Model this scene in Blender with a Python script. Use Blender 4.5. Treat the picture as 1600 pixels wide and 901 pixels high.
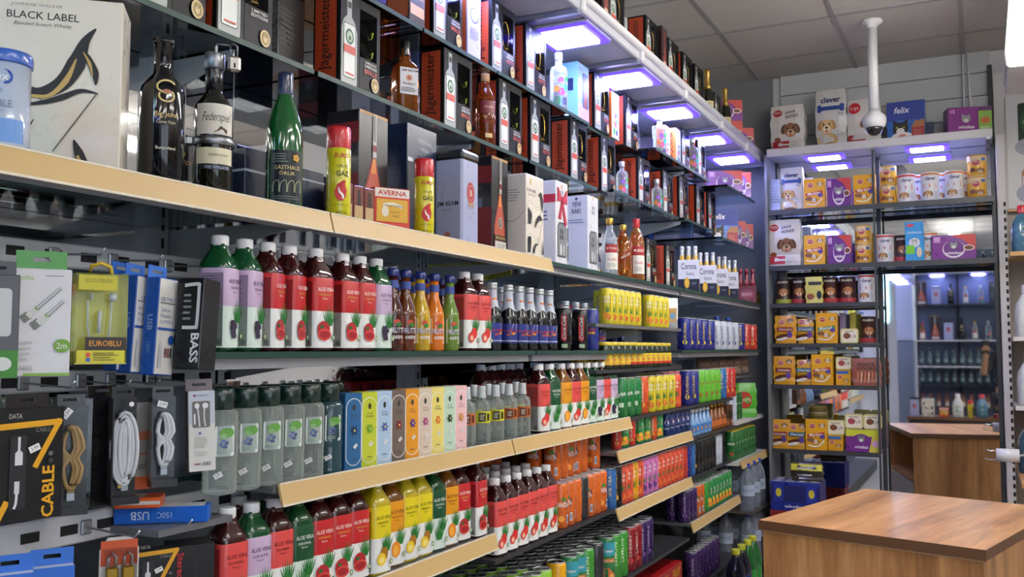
import bpy, math, random
from math import sin, cos, pi, radians as R
random.seed(7)
for _o in list(bpy.data.objects): bpy.data.objects.remove(_o, do_unlink=True)
SC = bpy.context.scene
COL = SC.collection

# ------------------------------------------------------------------ camera
FPX = 1450.0
PITCH = math.atan(94.5/FPX)
YAW = math.atan(735/FPX*cos(PITCH))          # optical axis turned left of the aisle (+Y)
CAMZ = 1.5
cd = bpy.data.cameras.new('camera'); cam = bpy.data.objects.new('camera', cd); COL.objects.link(cam)
cam.location = (0, 0, CAMZ); cam.rotation_euler = (R(90)+PITCH, 0, YAW)
cd.sensor_width = 36; cd.lens = FPX/1600*36; cd.clip_start = .05; cd.clip_end = 60
SC.camera = cam
# ------------------------------------------------------------------ world, exposure
W = bpy.data.worlds.new('world'); SC.world = W; W.use_nodes = True
W.node_tree.nodes['Background'].inputs[0].default_value = (.75, .8, .9, 1)
W.node_tree.nodes['Background'].inputs[1].default_value = 3.2
pl_ = bpy.data.lights.new('fill_window_portal', 'AREA'); pl_.shape = 'RECTANGLE'; pl_.size = 2.0; pl_.size_y = 3.8; pl_.cycles.is_portal = True  # guides sky fill through the added right-wall window
po_ = bpy.data.objects.new('fill_window_portal', pl_); COL.objects.link(po_); po_.location = (3.52, -1.5, 1.6); po_.rotation_euler = (0, R(90), 0)
SC.view_settings.view_transform = 'Standard'; SC.view_settings.look = 'None'
SC.view_settings.gamma = 1; SC.view_settings.use_curve_mapping = False
SC.view_settings.exposure = -0.06
E_TUBE = 24.0     # fluorescent diffusers
E_LED = 48.0      # shelf panel lights
E_RIM = 2.2       # their blue rims

def yx(px, X):
    "distance along the aisle of the vertical line that photo column px cuts on the plane X"
    a = math.atan((px-800)/FPX*cos(PITCH)); return -X/math.tan(YAW-a)
def dep(X, Y): return Y*cos(YAW)-X*sin(YAW)
def hpx(n, X, Y): return n*dep(X, Y)/FPX       # metres covered by n photo pixels at a place

# ------------------------------------------------------------------ materials
MATS = {}
def mat(name, col, rough=.5, metal=0, emit=0, coat=0, spec=.5, kind=None, noise=.08, scale=40, alpha=1):
    if name in MATS: return MATS[name]
    m = bpy.data.materials.new(name); m.use_nodes = True; MATS[name] = m
    nt = m.node_tree; N = nt.nodes; L = nt.links
    b = N['Principled BSDF']; out = N['Material Output']
    col = tuple(col[:3])
    b.inputs['Base Color'].default_value = col+(1,)
    b.inputs['Metallic'].default_value = metal
    b.inputs['Roughness'].default_value = rough
    b.inputs['Coat Weight'].default_value = coat
    b.inputs['Coat Roughness'].default_value = .08
    b.inputs['Specular IOR Level'].default_value = spec
    if emit:
        b.inputs['Emission Color'].default_value = col+(1,); b.inputs['Emission Strength'].default_value = emit
    if kind == 'glass':           # thin clear sheet: tinted pass-through with a fresnel sheen
        N.remove(b)
        t = N.new('ShaderNodeBsdfTransparent'); g = N.new('ShaderNodeBsdfGlossy'); f = N.new('ShaderNodeFresnel'); mx = N.new('ShaderNodeMixShader')
        nz = N.new('ShaderNodeTexNoise'); nz.inputs['Scale'].default_value = 6
        mr = N.new('ShaderNodeMapRange'); mr.inputs['To Min'].default_value = max(0, rough); mr.inputs['To Max'].default_value = rough+.05
        L.new(nz.outputs['Fac'], mr.inputs['Value']); L.new(mr.outputs[0], g.inputs['Roughness'])
        t.inputs[0].default_value = col+(1,); g.inputs[0].default_value = (.9, .95, 1, 1)
        f.inputs['IOR'].default_value = 1.5 if 'plastic' not in name else 1.2
        L.new(f.outputs[0], mx.inputs[0]); L.new(t.outputs[0], mx.inputs[1]); L.new(g.outputs[0], mx.inputs[2]); L.new(mx.outputs[0], out.inputs[0])
        return m
    if kind == 'liquid':
        b.inputs['Transmission Weight'].default_value = .8; b.inputs['IOR'].default_value = 1.3; b.inputs['Coat Weight'].default_value = .6
    if kind == 'clear':           # clear bottle wall with a faint milky body
        t = N.new('ShaderNodeBsdfTransparent'); t.inputs[0].default_value = (.93, .96, .95, 1); mx = N.new('ShaderNodeMixShader'); f = N.new('ShaderNodeFresnel'); f.inputs['IOR'].default_value = 1.6
        ad = N.new('ShaderNodeMath'); ad.operation = 'ADD'; ad.use_clamp = True; ad.inputs[1].default_value = alpha
        L.new(f.outputs[0], ad.inputs[0]); L.new(ad.outputs[0], mx.inputs[0]); L.new(t.outputs[0], mx.inputs[1]); L.new(b.outputs[0], mx.inputs[2]); L.new(mx.outputs[0], out.inputs[0])
    if noise and not emit:
        nz = N.new('ShaderNodeTexNoise'); nz.inputs['Scale'].default_value = scale; nz.inputs['Detail'].default_value = 1
        tc = N.new('ShaderNodeTexCoord'); L.new(tc.outputs['Object'], nz.inputs['Vector'])
        mr = N.new('ShaderNodeMapRange'); mr.inputs['To Min'].default_value = max(.02, rough-noise); mr.inputs['To Max'].default_value = min(1, rough+noise)
        L.new(nz.outputs['Fac'], mr.inputs['Value']); L.new(mr.outputs[0], b.inputs['Roughness'])
    return m
def C(h):
    "sRGB hex to linear"
    h = h.lstrip('#'); v = [int(h[i:i+2], 16)/255 for i in (0, 2, 4)]
    return tuple(x/12.92 if x <= .04045 else ((x+.055)/1.055)**2.4 for x in v)
def ink(h, rough=.42): return mat('print_'+h.lstrip('#'), C(h), rough, coat=0, noise=.06)
def gloss(h, rough=.22, coat=.4): return mat('gloss_'+h.lstrip('#'), C(h), rough, coat=coat)
def metal(h, rough=.3): return mat('metal_'+h.lstrip('#'), C(h), rough, metal=1)

# ------------------------------------------------------------------ text cache
_TXT = {}
def txt(s, bold=0.0, shear=0.0):
    k = (s, bold, shear)
    if k not in _TXT:
        c = bpy.data.curves.new('t', 'FONT'); c.body = s; c.size = 1; c.offset = bold; c.shear = shear
        c.align_x = 'CENTER'; c.align_y = 'CENTER'; c.resolution_u = 2; c.fill_mode = 'FRONT'
        o = bpy.data.objects.new('t', c)
        me = bpy.data.meshes.new_from_object(o)
        v = [(p.co.x, p.co.y) for p in me.vertices]; f = [tuple(p.vertices) for p in me.polygons]
        bpy.data.objects.remove(o); bpy.data.curves.remove(c); bpy.data.meshes.remove(me)
        if v:
            x0 = min(p[0] for p in v); x1 = max(p[0] for p in v); y0 = min(p[1] for p in v); y1 = max(p[1] for p in v)
            cx = (x0+x1)/2; cy = (y0+y1)/2
            v = [(p[0]-cx, p[1]-cy) for p in v]
            _TXT[k] = (v, f, x1-x0, y1-y0)
        else: _TXT[k] = ([], [], 1, 1)
    return _TXT[k]

# ------------------------------------------------------------------ mesh builder
class MB:
    def __init__(s): s.v = []; s.f = []; s.m = []; s.mats = []; s.smooth = []
    def mi(s, m):
        if m not in s.mats: s.mats.append(m)
        return s.mats.index(m)
    def add(s, vs, fs, m, smooth=False):
        o = len(s.v); s.v += vs; i = s.mi(m)
        for f in fs: s.f.append(tuple(o+k for k in f)); s.m.append(i); s.smooth.append(smooth)
        return s
    def box(s, x0, x1, y0, y1, z0, z1, m, bev=0):
        if bev:
            b = min(bev, (x1-x0)/2.1, (y1-y0)/2.1, (z1-z0)/2.1)
            vs = []
            rings = [(z0, b), (z0+b, 0), (z1-b, 0), (z1, b)]
            for z, i in rings:
                a, c, d, e = x0+i, x1-i, y0+i, y1-i
                bb = b if i == 0 else b*.5
                if i == 0: vs += [(a+b, d, z), (c-b, d, z), (c, d+b, z), (c, e-b, z), (c-b, e, z), (a+b, e, z), (a, e-b, z), (a, d+b, z)]
                else: vs += [(a+bb, d, z), (c-bb, d, z), (c, d+bb, z), (c, e-bb, z), (c-bb, e, z), (a+bb, e, z), (a, e-bb, z), (a, d+bb, z)]
            fs = [tuple(range(7, -1, -1)), tuple(range(24, 32))]
            for r in range(3):
                for k in range(8): fs.append((r*8+k, r*8+(k+1) % 8, r*8+8+(k+1) % 8, r*8+8+k))
            return s.add(vs, fs, m)
        vs = [(x, y, z) for z in (z0, z1) for x, y in ((x0, y0), (x1, y0), (x1, y1), (x0, y1))]
        return s.add(vs, [(3, 2, 1, 0), (4, 5, 6, 7), (0, 1, 5, 4), (1, 2, 6, 5), (2, 3, 7, 6), (3, 0, 4, 7)], m)
    def lathe(s, prof, n, ms, cx=0, cy=0, sq=0.0, smooth=True, cap=True, rot=0):
        """profile [(r,z)..]; ms one material or one per segment; sq 0 round .. 1 square section"""
        o = len(s.v)
        for r, z in prof:
            for k in range(n):
                a = 2*pi*(k+.5)/n+rot
                c, d = cos(a), sin(a)
                if sq:
                    p = 2+6*sq; q = (abs(c)**p+abs(d)**p)**(-1/p); rr = r*q
                else: rr = r
                s.v.append((cx+rr*c, cy+rr*d, z))
        for i in range(len(prof)-1):
            m = ms[i] if isinstance(ms, (list, tuple)) else ms; j = s.mi(m)
            for k in range(n):
                s.f.append((o+i*n+k, o+i*n+(k+1) % n, o+(i+1)*n+(k+1) % n, o+(i+1)*n+k)); s.m.append(j); s.smooth.append(smooth)
        if cap:
            m0 = ms[0] if isinstance(ms, (list, tuple)) else ms; m1 = ms[-1] if isinstance(ms, (list, tuple)) else ms
            s.f.append(tuple(o+k for k in range(n-1, -1, -1))); s.m.append(s.mi(m0)); s.smooth.append(False)
            t = o+(len(prof)-1)*n
            s.f.append(tuple(t+k for k in range(n))); s.m.append(s.mi(m1)); s.smooth.append(False)
        return s
    def prism(s, pts, y0, y1, m, smooth=False):
        "2-D outline in x,z extruded along y"
        n = len(pts)
        vs = [(x, y0, z) for x, z in pts]+[(x, y1, z) for x, z in pts]
        fs = [tuple(range(n)), tuple(range(2*n-1, n-1, -1))]+[(k, k+n, (k+1) % n+n, (k+1) % n) for k in range(n)]
        return s.add(vs, fs, m, smooth)
    def tube(s, path, r, n, m, closed=False):
        o = len(s.v); P = path; L = len(P)
        for i, p in enumerate(P):
            a = P[i-1] if i or closed else P[i]; b = P[(i+1) % L] if i < L-1 or closed else P[i]
            d = [b[k]-a[k] for k in range(3)]; l = math.sqrt(sum(x*x for x in d)) or 1; d = [x/l for x in d]
            h = (0, 0, 1) if abs(d[2]) < .9 else (1, 0, 0)
            u = (d[1]*h[2]-d[2]*h[1], d[2]*h[0]-d[0]*h[2], d[0]*h[1]-d[1]*h[0]); l = math.sqrt(sum(x*x for x in u)); u = [x/l for x in u]
            w = (d[1]*u[2]-d[2]*u[1], d[2]*u[0]-d[0]*u[2], d[0]*u[1]-d[1]*u[0])
            for k in range(n):
                t = 2*pi*k/n; s.v.append(tuple(p[q]+r*(cos(t)*u[q]+sin(t)*w[q]) for q in range(3)))
        j = s.mi(m)
        for i in range(L if closed else L-1):
            i2 = (i+1) % L
            for k in range(n):
                s.f.append((o+i*n+k, o+i2*n+k, o+i2*n+(k+1) % n, o+i*n+(k+1) % n)); s.m.append(j); s.smooth.append(True)
        if not closed:
            s.f.append(tuple(o+k for k in range(n))); s.m.append(j); s.smooth.append(False)
            s.f.append(tuple(o+(L-1)*n+k for k in range(n-1, -1, -1))); s.m.append(j); s.smooth.append(False)
        return s
    def mesh(s, name):
        me = bpy.data.meshes.new(name); me.from_pydata(s.v, [], s.f)
        for m in s.mats: me.materials.append(m)
        me.polygons.foreach_set('material_index', s.m); me.polygons.foreach_set('use_smooth', s.smooth); me.update()
        return me

class Art:
    "flat printing laid on a surface through a mapping (x, z, lift) -> point"
    def __init__(s, mp, mb=None, step=.0003, seg=None): s.mp = mp; s.mb = mb or MB(); s.o = step; s.st = step; s.seg = seg
    def up(s): s.o += s.st
    def put(s, pts, fs, m):
        s.mb.add([s.mp(x, z, s.o) for x, z in pts], fs, m); s.up(); return s
    def rect(s, x0, z0, x1, z1, m):
        n = max(1, int(math.ceil((x1-x0)/s.seg))) if s.seg else 1
        pts = []; fs = []
        for i in range(n+1): x = x0+(x1-x0)*i/n; pts += [(x, z0), (x, z1)]
        for i in range(n): fs.append((2*i, 2*i+2, 2*i+3, 2*i+1))
        return s.put(pts, fs, m)
    def frame(s, x0, z0, x1, z1, w, m):
        o = s.o
        for a in ((x0, z0, x1, z0+w), (x0, z1-w, x1, z1), (x0, z0, x0+w, z1), (x1-w, z0, x1, z1)): s.o = o; s.rect(*a, m)
        return s
    def ell(s, cx, cz, rx, rz, m, n=18, rot=0):
        c, d = cos(rot), sin(rot); pts = [(cx+rx*cos(2*pi*k/n)*c-rz*sin(2*pi*k/n)*d, cz+rx*cos(2*pi*k/n)*d+rz*sin(2*pi*k/n)*c) for k in range(n)]
        return s.put(pts, [tuple(range(n))], m)
    def poly(s, pts, m): return s.put(pts, [tuple(range(len(pts)))], m)
    def rrect(s, x0, z0, x1, z1, r, m):
        pts = []
        for cx, cz, a0 in ((x1-r, z1-r, 0), (x0+r, z1-r, 90), (x0+r, z0+r, 180), (x1-r, z0+r, 270)):
            for k in range(5): a = R(a0+k*22.5); pts.append((cx+r*cos(a), cz+r*sin(a)))
        return s.poly(pts, m)
    def stroke(s, P, w, m):
        if len(P) > 2 and len(P) < 9:      # smooth the line
            W_ = w if isinstance(w, (list, tuple)) else [w]*len(P); Q = []; V = []; n = len(P)
            for i in range(n-1):
                p0, p1, p2, p3 = P[max(0, i-1)], P[i], P[i+1], P[min(n-1, i+2)]
                for k in range(4):
                    t = k/4; Q.append(tuple(.5*(2*p1[d]+(p2[d]-p0[d])*t+(2*p0[d]-5*p1[d]+4*p2[d]-p3[d])*t*t+(3*p1[d]-p0[d]-3*p2[d]+p3[d])*t**3) for d in (0, 1))); V.append(W_[i]+(W_[i+1]-W_[i])*t)
            P = Q+[P[-1]]; w = V+[W_[-1]]
        pts = []; fs = []; n = len(P)
        for i, p in enumerate(P):
            a = P[max(0, i-1)]; b = P[min(n-1, i+1)]; dx, dz = b[0]-a[0], b[1]-a[1]; l = math.hypot(dx, dz) or 1
            ww = w[i] if isinstance(w, (list, tuple)) else w
            pts += [(p[0]-dz/l*ww/2, p[1]+dx/l*ww/2), (p[0]+dz/l*ww/2, p[1]-dx/l*ww/2)]
        for i in range(n-1): fs.append((2*i, 2*i+1, 2*i+3, 2*i+2))
        return s.put(pts, fs, m)
    def text(s, t, cx, cz, h, m, w=None, bold=.0, shear=0, rot=0):
        v, f, tw, th = txt(t, round(bold*.45, 3), shear)
        if not v: return s
        k = h/th if h else w/tw
        kx = k if (w is None or not h) else w/tw
        c, d = cos(rot), sin(rot)
        return s.put([(cx+x*kx*c-y*k*d, cz+x*kx*d+y*k*c) for x, y in v], f, m)
    def lines(s, x0, x1, z0, z1, n, m, fill=.45, jit=.3):
        "rows of illegible small print"
        o = s.o; dz = (z1-z0)/n; rnd = random.Random(int((x0*7+z0*13+n)*1e4))
        for i in range(n):
            s.o = o; zz = z1-dz*(i+.5); e = x1-(x1-x0)*jit*rnd.random(); s.rect(x0, zz-dz*fill/2, e, zz+dz*fill/2, m)
        return s
    def barcode(s, x0, x1, z0, z1, m):
        o = s.o; rnd = random.Random(5); x = x0
        while x < x1:
            w = (x1-x0)*(.02+.05*rnd.random()); s.o = o; s.rect(x, z0, min(x+w, x1), z1, m); x += w+(x1-x0)*(.02+.04*rnd.random())
        return s
def front(d): return lambda x, z, o: (x, -d/2-o, z)
def left(w): return lambda x, z, o: (-w/2-o, -x, z)
def right(w): return lambda x, z, o: (w/2+o, x, z)
def top(zt): return lambda x, z, o: (x, z, zt+o)
def cyl(r): return lambda x, z, o: ((r+o)*sin(x/r), -(r+o)*cos(x/r), z)

# ------------------------------------------------------------------ objects
def link(name, data, parent=None, loc=None, rot=None):
    o = bpy.data.objects.new(name, data); COL.objects.link(o)
    if parent: o.parent = parent
    if loc: o.location = loc
    if rot: o.rotation_euler = rot
    return o
def ob(name, mb, parent=None, loc=None, rot=None):
    return link(name, mb.mesh(name), parent, loc, rot)
def tag(o, label=None, cat=None, group=None, kind=None):
    if label: o['label'] = label
    if cat: o['category'] = cat
    if group: o['group'] = group
    if kind: o['kind'] = kind
    return o
class Proto:
    "a thing described once: parts [(name, mesh, parent index or None, label)]"
    def __init__(s, name, cat): s.name = name; s.cat = cat; s.parts = []; s.h = .2
    def part(s, name, mb, parent=None, label=None):
        s.parts.append((name, mb.mesh(name), parent, label)); return len(s.parts)-1
def place(p, loc, rotz, label, group=None, sc=1, tilt=None):
    e = link(p.name, None, None, loc); e.empty_display_size = .03
    e.rotation_euler = (tilt[0] if tilt else 0, tilt[1] if tilt else 0, rotz)
    if sc != 1: e.scale = (sc, sc, sc) if not isinstance(sc, tuple) else sc
    tag(e, label, p.cat, group)
    made = []
    for n, me, par, lab in p.parts:
        o = link(n, me, e if par is None else made[par])
        if lab: o['label'] = lab
        made.append(o)
    PLACED.append((e, p, rotz, sc)); return e
PLACED = []
_bb = {}
def extents(p, rotz, sc):
    "half sizes of a thing's footprint in x and y, and its height"
    k = id(p)
    if k not in _bb:
        vs = [v.co for n, me, par, lab in p.parts for v in me.vertices if n not in ('print', 'price_sticker', 'necklace')]
        hx = max(abs(v.x) for v in vs); hy = max(abs(v.y) for v in vs); _bb[k] = (hx*(1.045 if p.name == 'drink_bottle' else 1), hy*(1.045 if p.name == 'drink_bottle' else 1), max(v.z for v in vs), p.parts[0][0] in ('bottle', 'body', 'jar', 'tube', 'tin') and abs(hx-hy) < .004)
    hx, hy, h, rnd = _bb[k]; sx, sy, sz = sc if isinstance(sc, tuple) else (sc, sc, sc)
    if rnd: return hx*sx, hy*sy, h*sz
    c, s = abs(cos(rotz)), abs(sin(rotz)); return hx*sx*c+hy*sy*s, hx*sx*s+hy*sy*c, h*sz
def settle(items, axis=1, it=60, gap=.0008):
    "push neighbours on one shelf apart along the shelf until none overlap"
    L = [[e, *extents(p, r, s)] for e, p, r, s in items]
    for _ in range(it):
        moved = False
        for i in range(len(L)):
            e, hx, hy, h = L[i]; a = e.location
            for j in range(i+1, len(L)):
                f, gx, gy, g = L[j]; b = f.location
                H, G = ((hx, gx), (hy, gy)); o = 1-axis
                if abs(a[o]-b[o]) >= (H, G)[o][0]+(H, G)[o][1]: continue
                if a.z >= b.z+g or b.z >= a.z+h: continue
                d = b[axis]-a[axis]; ov = (H, G)[axis][0]+(H, G)[axis][1]+gap-abs(d)
                if ov > 0:
                    s = 1 if d >= 0 else -1; a[axis] -= s*ov/2; b[axis] += s*ov/2; moved = True
        if not moved: break
ORD = ['leftmost', 'second', 'third', 'fourth', 'fifth', 'sixth', 'seventh', 'eighth', 'ninth', 'tenth', 'eleventh', 'twelfth', 'thirteenth', 'fourteenth', 'fifteenth', 'sixteenth', 'seventeenth', 'eighteenth', 'nineteenth', 'twentieth']
def nth(i, what='from left'): return ORD[i] if i == 0 else ORD[i]+' '+what
LW = pi/2        # facing out of the left wall
# ================================================================== the room
ZC = 3.25; YB = 6.05; XL = -1.62
M_wall = mat('wall_paint', C('#cfcfd2'), .7)
M_tile = mat('ceiling_tile_board', C('#b4b1ad'), .85, noise=.05, scale=120)
M_grid = mat('ceiling_grid_steel', C('#8f8d8e'), .5)
M_mirror = mat('mirror_silver', (.88, .90, .90), .015, metal=1, noise=.012, scale=3)
M_floor = mat('floor_tile', C('#c2beb6'), .35)
M_post = mat('shelf_steel_grey', C('#a4a6aa'), .45, metal=.1)
M_dark = mat('dark_void', C('#17181a'), .6)
M_steel = mat('bright_steel', C('#a9acb2'), .35, metal=.7, noise=.01)
M_white = mat('white_lacquer', C('#dcdcdf'), .4)
M_cream = mat('cream_price_rail', C('#cfae74'), .42)
M_creamlip = mat('price_rail_clear_lip', C('#e6dcc8'), .25)
M_glass = mat('shelf_glass', (.80, .90, .88), .02, kind='glass')
M_gedge = mat('glass_edge_green', C('#2c4842'), .4, spec=.25)
M_clear = mat('clear_plastic', (.93, .95, .96), .05, kind='glass')
M_black = mat('black_plastic', C('#111214'), .35)

def noise_wood(name, axis, c1, c2, c3, rough=.38, sc=1.0):
    if name in MATS: return MATS[name]
    m = bpy.data.materials.new(name); m.use_nodes = True; MATS[name] = m
    N = m.node_tree.nodes; L = m.node_tree.links; b = N['Principled BSDF']
    tc = N.new('ShaderNodeTexCoord'); mp = N.new('ShaderNodeMapping')
    s = [13*sc, 13*sc, 13*sc]; s[axis] = 1.3*sc; mp.inputs['Scale'].default_value = s
    n1 = N.new('ShaderNodeTexNoise'); n1.inputs['Scale'].default_value = .8; n1.inputs['Detail'].default_value = 4; n1.inputs['Distortion'].default_value = .6
    n2 = N.new('ShaderNodeTexNoise'); n2.inputs['Scale'].default_value = 5; n2.inputs['Detail'].default_value = 6
    add = N.new('ShaderNodeMix'); add.data_type = 'FLOAT'; add.inputs[0].default_value = .32
    rp = N.new('ShaderNodeValToRGB'); e = rp.color_ramp.elements
    e[0].position = .33; e[0].color = c1+(1,); e[1].position = .68; e[1].color = c3+(1,); k = e.new(.5); k.color = c2+(1,)
    L.new(tc.outputs['Object'], mp.inputs[0]); L.new(mp.outputs[0], n1.inputs['Vector']); L.new(mp.outputs[0], n2.inputs['Vector'])
    L.new(n1.outputs['Fac'], add.inputs[2]); L.new(n2.outputs['Fac'], add.inputs[3]); L.new(add.outputs[0], rp.inputs[0]); L.new(rp.outputs[0], b.inputs['Base Color'])
    b.inputs['Roughness'].default_value = rough
    return m
WD = (C('#93653b'), C('#c28c55'), C('#e2ae74'))
M_woodz = noise_wood('walnut_veneer_upright', 2, *WD)
M_woody = noise_wood('walnut_veneer_lengthwise', 1, *WD, rough=.3)
M_wedge = mat('walnut_edge_band', C('#6e4c31'), .45)
M_wpale = mat('pale_edge_band', C('#c8a37a'), .45)

def struct(name, mb, parent=None):
    o = ob(name, mb, parent)
    if not parent: o['kind'] = 'structure'
    return o
X1, Y0 = 3.4, -6.0
b = MB(); b.box(-1.75, X1+.1, Y0-.1, YB+.15, -.06, 0, M_floor); struct('floor', b)
b = MB(); b.box(-1.75, X1+.1, Y0-.1, YB+.15, ZC+.02, ZC+.08, M_tile); ceil = struct('ceiling', b)
tile = MB(); tile.box(-.288, .288, -.288, .288, 0, .014, M_tile); tme = tile.mesh('ceiling_tile')
nx = range(-1, 8); ny = range(-18, 2)
for i in nx:
    for j in ny:
        x = -1.25+.6*i+.3; y = 5.03+.6*j+.3
        if -1.6 < x < X1 and Y0 < y < YB: link('ceiling_tile', tme, ceil, (x, y, ZC))
b = MB(); b.box(-.012, .012, Y0, YB, ZC-.004, ZC+.018, M_grid); gme = b.mesh('grid_bar')
for i in nx: link('grid_bar', gme, ceil, (-1.25+.6*i, 0, 0))
b = MB(); b.box(-1.62, X1, -.012, .012, ZC-.0042, ZC+.018, M_grid); gme = b.mesh('cross_bar')
for j in ny:
    if Y0 < 5.03+.6*j < YB: link('cross_bar', gme, ceil, (0, 5.03+.6*j, 0))
b = MB(); b.box(-1.75, XL-.012, Y0-.1, YB+.15, 0, ZC+.02, M_wall); wl = struct('wall_left', b)
POSTS = [.42, 1.47, 2.50, 3.55, 4.60, 5.62]
edges = [-.7]+POSTS+[6.04]
for a, c in zip(edges[:-1], edges[1:]):
    b = MB(); b.box(XL-.01, XL, a+.004, c-.004, .25, 2.66, M_mirror); struct('mirror_panel', b, wl)
b = MB(); b.box(-1.75, X1+.1, YB+.012, YB+.15, 0, ZC+.02, M_wall); wb = struct('wall_back', b)
for a, c in ((-1.62, -.545), (-.541, .085)):
    b = MB(); b.box(a, c, YB, YB+.01, .02, 2.69, M_mirror); struct('mirror_panel', b, wb)
M_slat = mat('slat_board_white', C('#bdc0c2'), .5)
for k in range(4):
    b = MB(); b.box(-1.115, .085, YB-.012, YB+.01, 2.715+.137*k, 2.715+.137*k+.133, M_slat, bev=.003); struct('slat_board', b, wb)
b = MB(); b.tube([(-.055, YB-.02, ZC), (-.055, YB-.02, 2.72)], .006, 8, M_white); b.tube([(-.03, YB-.02, ZC), (-.015, YB-.02, 2.72)], .006, 8, M_white)
tag(ob('wall_cable', b), 'pair of thin white cables running down the white slatted wall', 'cable')
WY0, WY1, WZ0, WZ1 = -3.4, .4, .6, 2.6  # opening for an unseen window added to fill under the left shelves
b = MB(); b.box(X1, X1+.1, Y0-.1, WY0, 0, ZC+.02, M_wall); b.box(X1, X1+.1, WY1, YB+.15, 0, ZC+.02, M_wall); b.box(X1, X1+.1, WY0, WY1, 0, WZ0, M_wall); b.box(X1, X1+.1, WY0, WY1, WZ1, ZC+.02, M_wall); struct('wall_right', b)
b = MB(); b.box(X1+.02, X1+.08, WY0, WY1, WZ0, WZ0+.05, M_white); b.box(X1+.02, X1+.08, WY0, WY1, WZ1-.05, WZ1, M_white)
for y in (WY0, -1.53, WY1-.06): b.box(X1+.02, X1+.08, y, y+.06, WZ0+.05, WZ1-.05, M_white)
wn = struct('fill_window_1', b)  # added out of view for its fill light
for a, c in ((WY0+.06, -1.53), (-1.47, WY1-.06)): b = MB(); b.box(X1+.047, X1+.053, a, c, WZ0+.05, WZ1-.05, M_clear); struct('fill_window_pane', b, wn)
b = MB(); b.box(-1.75, X1+.1, Y0-.1, Y0, 0, ZC+.02, M_wall); struct('wall_rear', b)

# ------------------------------------------------------------------ left wall shelving
sh = link('wall_shelving', None, None, (-1.4, 3, 0)); tag(sh, 'long glass and steel wall shelving along the mirrored left wall', 'shelving'); SHO = (1.4, -3, 0)
def sp(name, mb, parent=None, label=None):
    o = ob(name, mb, parent or sh)
    if not parent: o.location = SHO
    if label: o['label'] = label
    return o
pm = MB(); pm.box(XL, XL+.035, -.036, -.006, 0, 2.67, M_post); pm.box(XL, XL+.035, .006, .036, 0, 2.67, M_post); pm.box(XL, XL+.012, -.006, .006, 0, 2.67, M_dark)
sl = MB()
for k in range(66):
    z = .08+k*.039
    for s in (-.021, .021): sl.box(XL+.034, XL+.0355, s-.004, s+.004, z, z+.022, M_dark)
pme = pm.mesh('upright'); sme = sl.mesh('slot_row')
for y in POSTS:
    o = link('upright', pme, sh, (SHO[0], SHO[1]+y, 0)); s_ = link('slot_row', sme, o); s_['kind'] = 'stuff'
def bracket(y, z, xf):
    b = MB(); zb = z-.075
    pts = [(XL+.03, z-.004), (xf-.03, z-.004), (xf-.03, z-.018), (XL+.03, zb)]
    b.add([(x, y-.0025, zz) for x, zz in pts]+[(x, y+.0025, zz) for x, zz in pts], [(0, 1, 2, 3), (7, 6, 5, 4), (0, 4, 5, 1), (1, 5, 6, 2), (2, 6, 7, 3), (3, 7, 4, 0)], M_post)
    sp('bracket', b)
def gshelf(y0, y1, z, xf=-1.2, rail=None, th=.012, m=None, brk=True, bar=True, name='glass_shelf', xb=None):
    """shelf board with its top at z and front at xf; rail = list of (ya, yb) price rails"""
    b = MB(); b.box((xb or XL+.004), xf-.003, y0, y1, z-th, z, m or M_glass); o = sp(name, b)
    e = MB(); e.box(xf-.003, xf, y0, y1, z-th, z, M_gedge if not m else m); sp('front_edge', e, o)
    if bar:
        e = MB(); e.box(xf-.05, xf-.02, y0+.01, y1-.01, z-th-.02, z-th-.001, M_post); sp('support_bar', e, o)
    for ya, yb in rail or []:
        r = MB(); pts = [(xf+.001, z+.004), (xf+.006, z+.006), (xf+.017, z-.034), (xf+.012, z-.036)]
        r.add([(x, ya, q) for x, q in pts]+[(x, yb, q) for x, q in pts], [(3, 2, 1, 0), (4, 5, 6, 7), (0, 1, 5, 4), (1, 2, 6, 5), (2, 3, 7, 6), (3, 0, 4, 7)], M_cream)
        for q0, q1, x0, x1 in ((.0035, .0065, xf+.003, xf+.0075), (-.037, -.033, xf+.012, xf+.0185)): r.box(x0, x1, ya, yb, z+q0, z+q1, M_creamlip)
        sp('price_rail', r, o, 'cream plastic price rail')
    if brk:
        for y in POSTS:
            if y0-.05 < y < y1+.05: bracket(y, z-th, xf)
    return o
M_metalsh = mat('shelf_plate_grey', C('#77797d'), .4, metal=.4)
M_metaldk = mat('shelf_plate_dark', C('#3c3e42'), .4, metal=.3)
S_A, S_B, S_C, S_E, S_F, S_G = 1.775, 2.155, 2.405, 1.495, 1.240, .997
# upper glass rows
gshelf(.6, 1.70, S_B, -1.38, bar=False); gshelf(1.715, 2.85, S_B, -1.38, bar=False); gshelf(2.865, 3.50, S_B, -1.38, bar=False); gshelf(3.62, 4.55, S_B+.012, -1.355, bar=False); gshelf(4.57, 5.15, S_B+.012, -1.33, bar=False)
gshelf(1.6, 2.17, S_C, -1.38, bar=False, brk=False); gshelf(2.18, 2.62, S_C, -1.38, bar=False); gshelf(2.63, 3.42, S_C, -1.38, bar=False); gshelf(3.44, 3.74, S_C, -1.40, bar=False); gshelf(4.06, 5.0, S_C+.02, -1.31, bar=False)
gshelf(5.16, 5.85, 2.425, -1.25, bar=False, brk=False); gshelf(5.02, 5.85, 2.115, -1.25, bar=False, brk=False)
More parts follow.
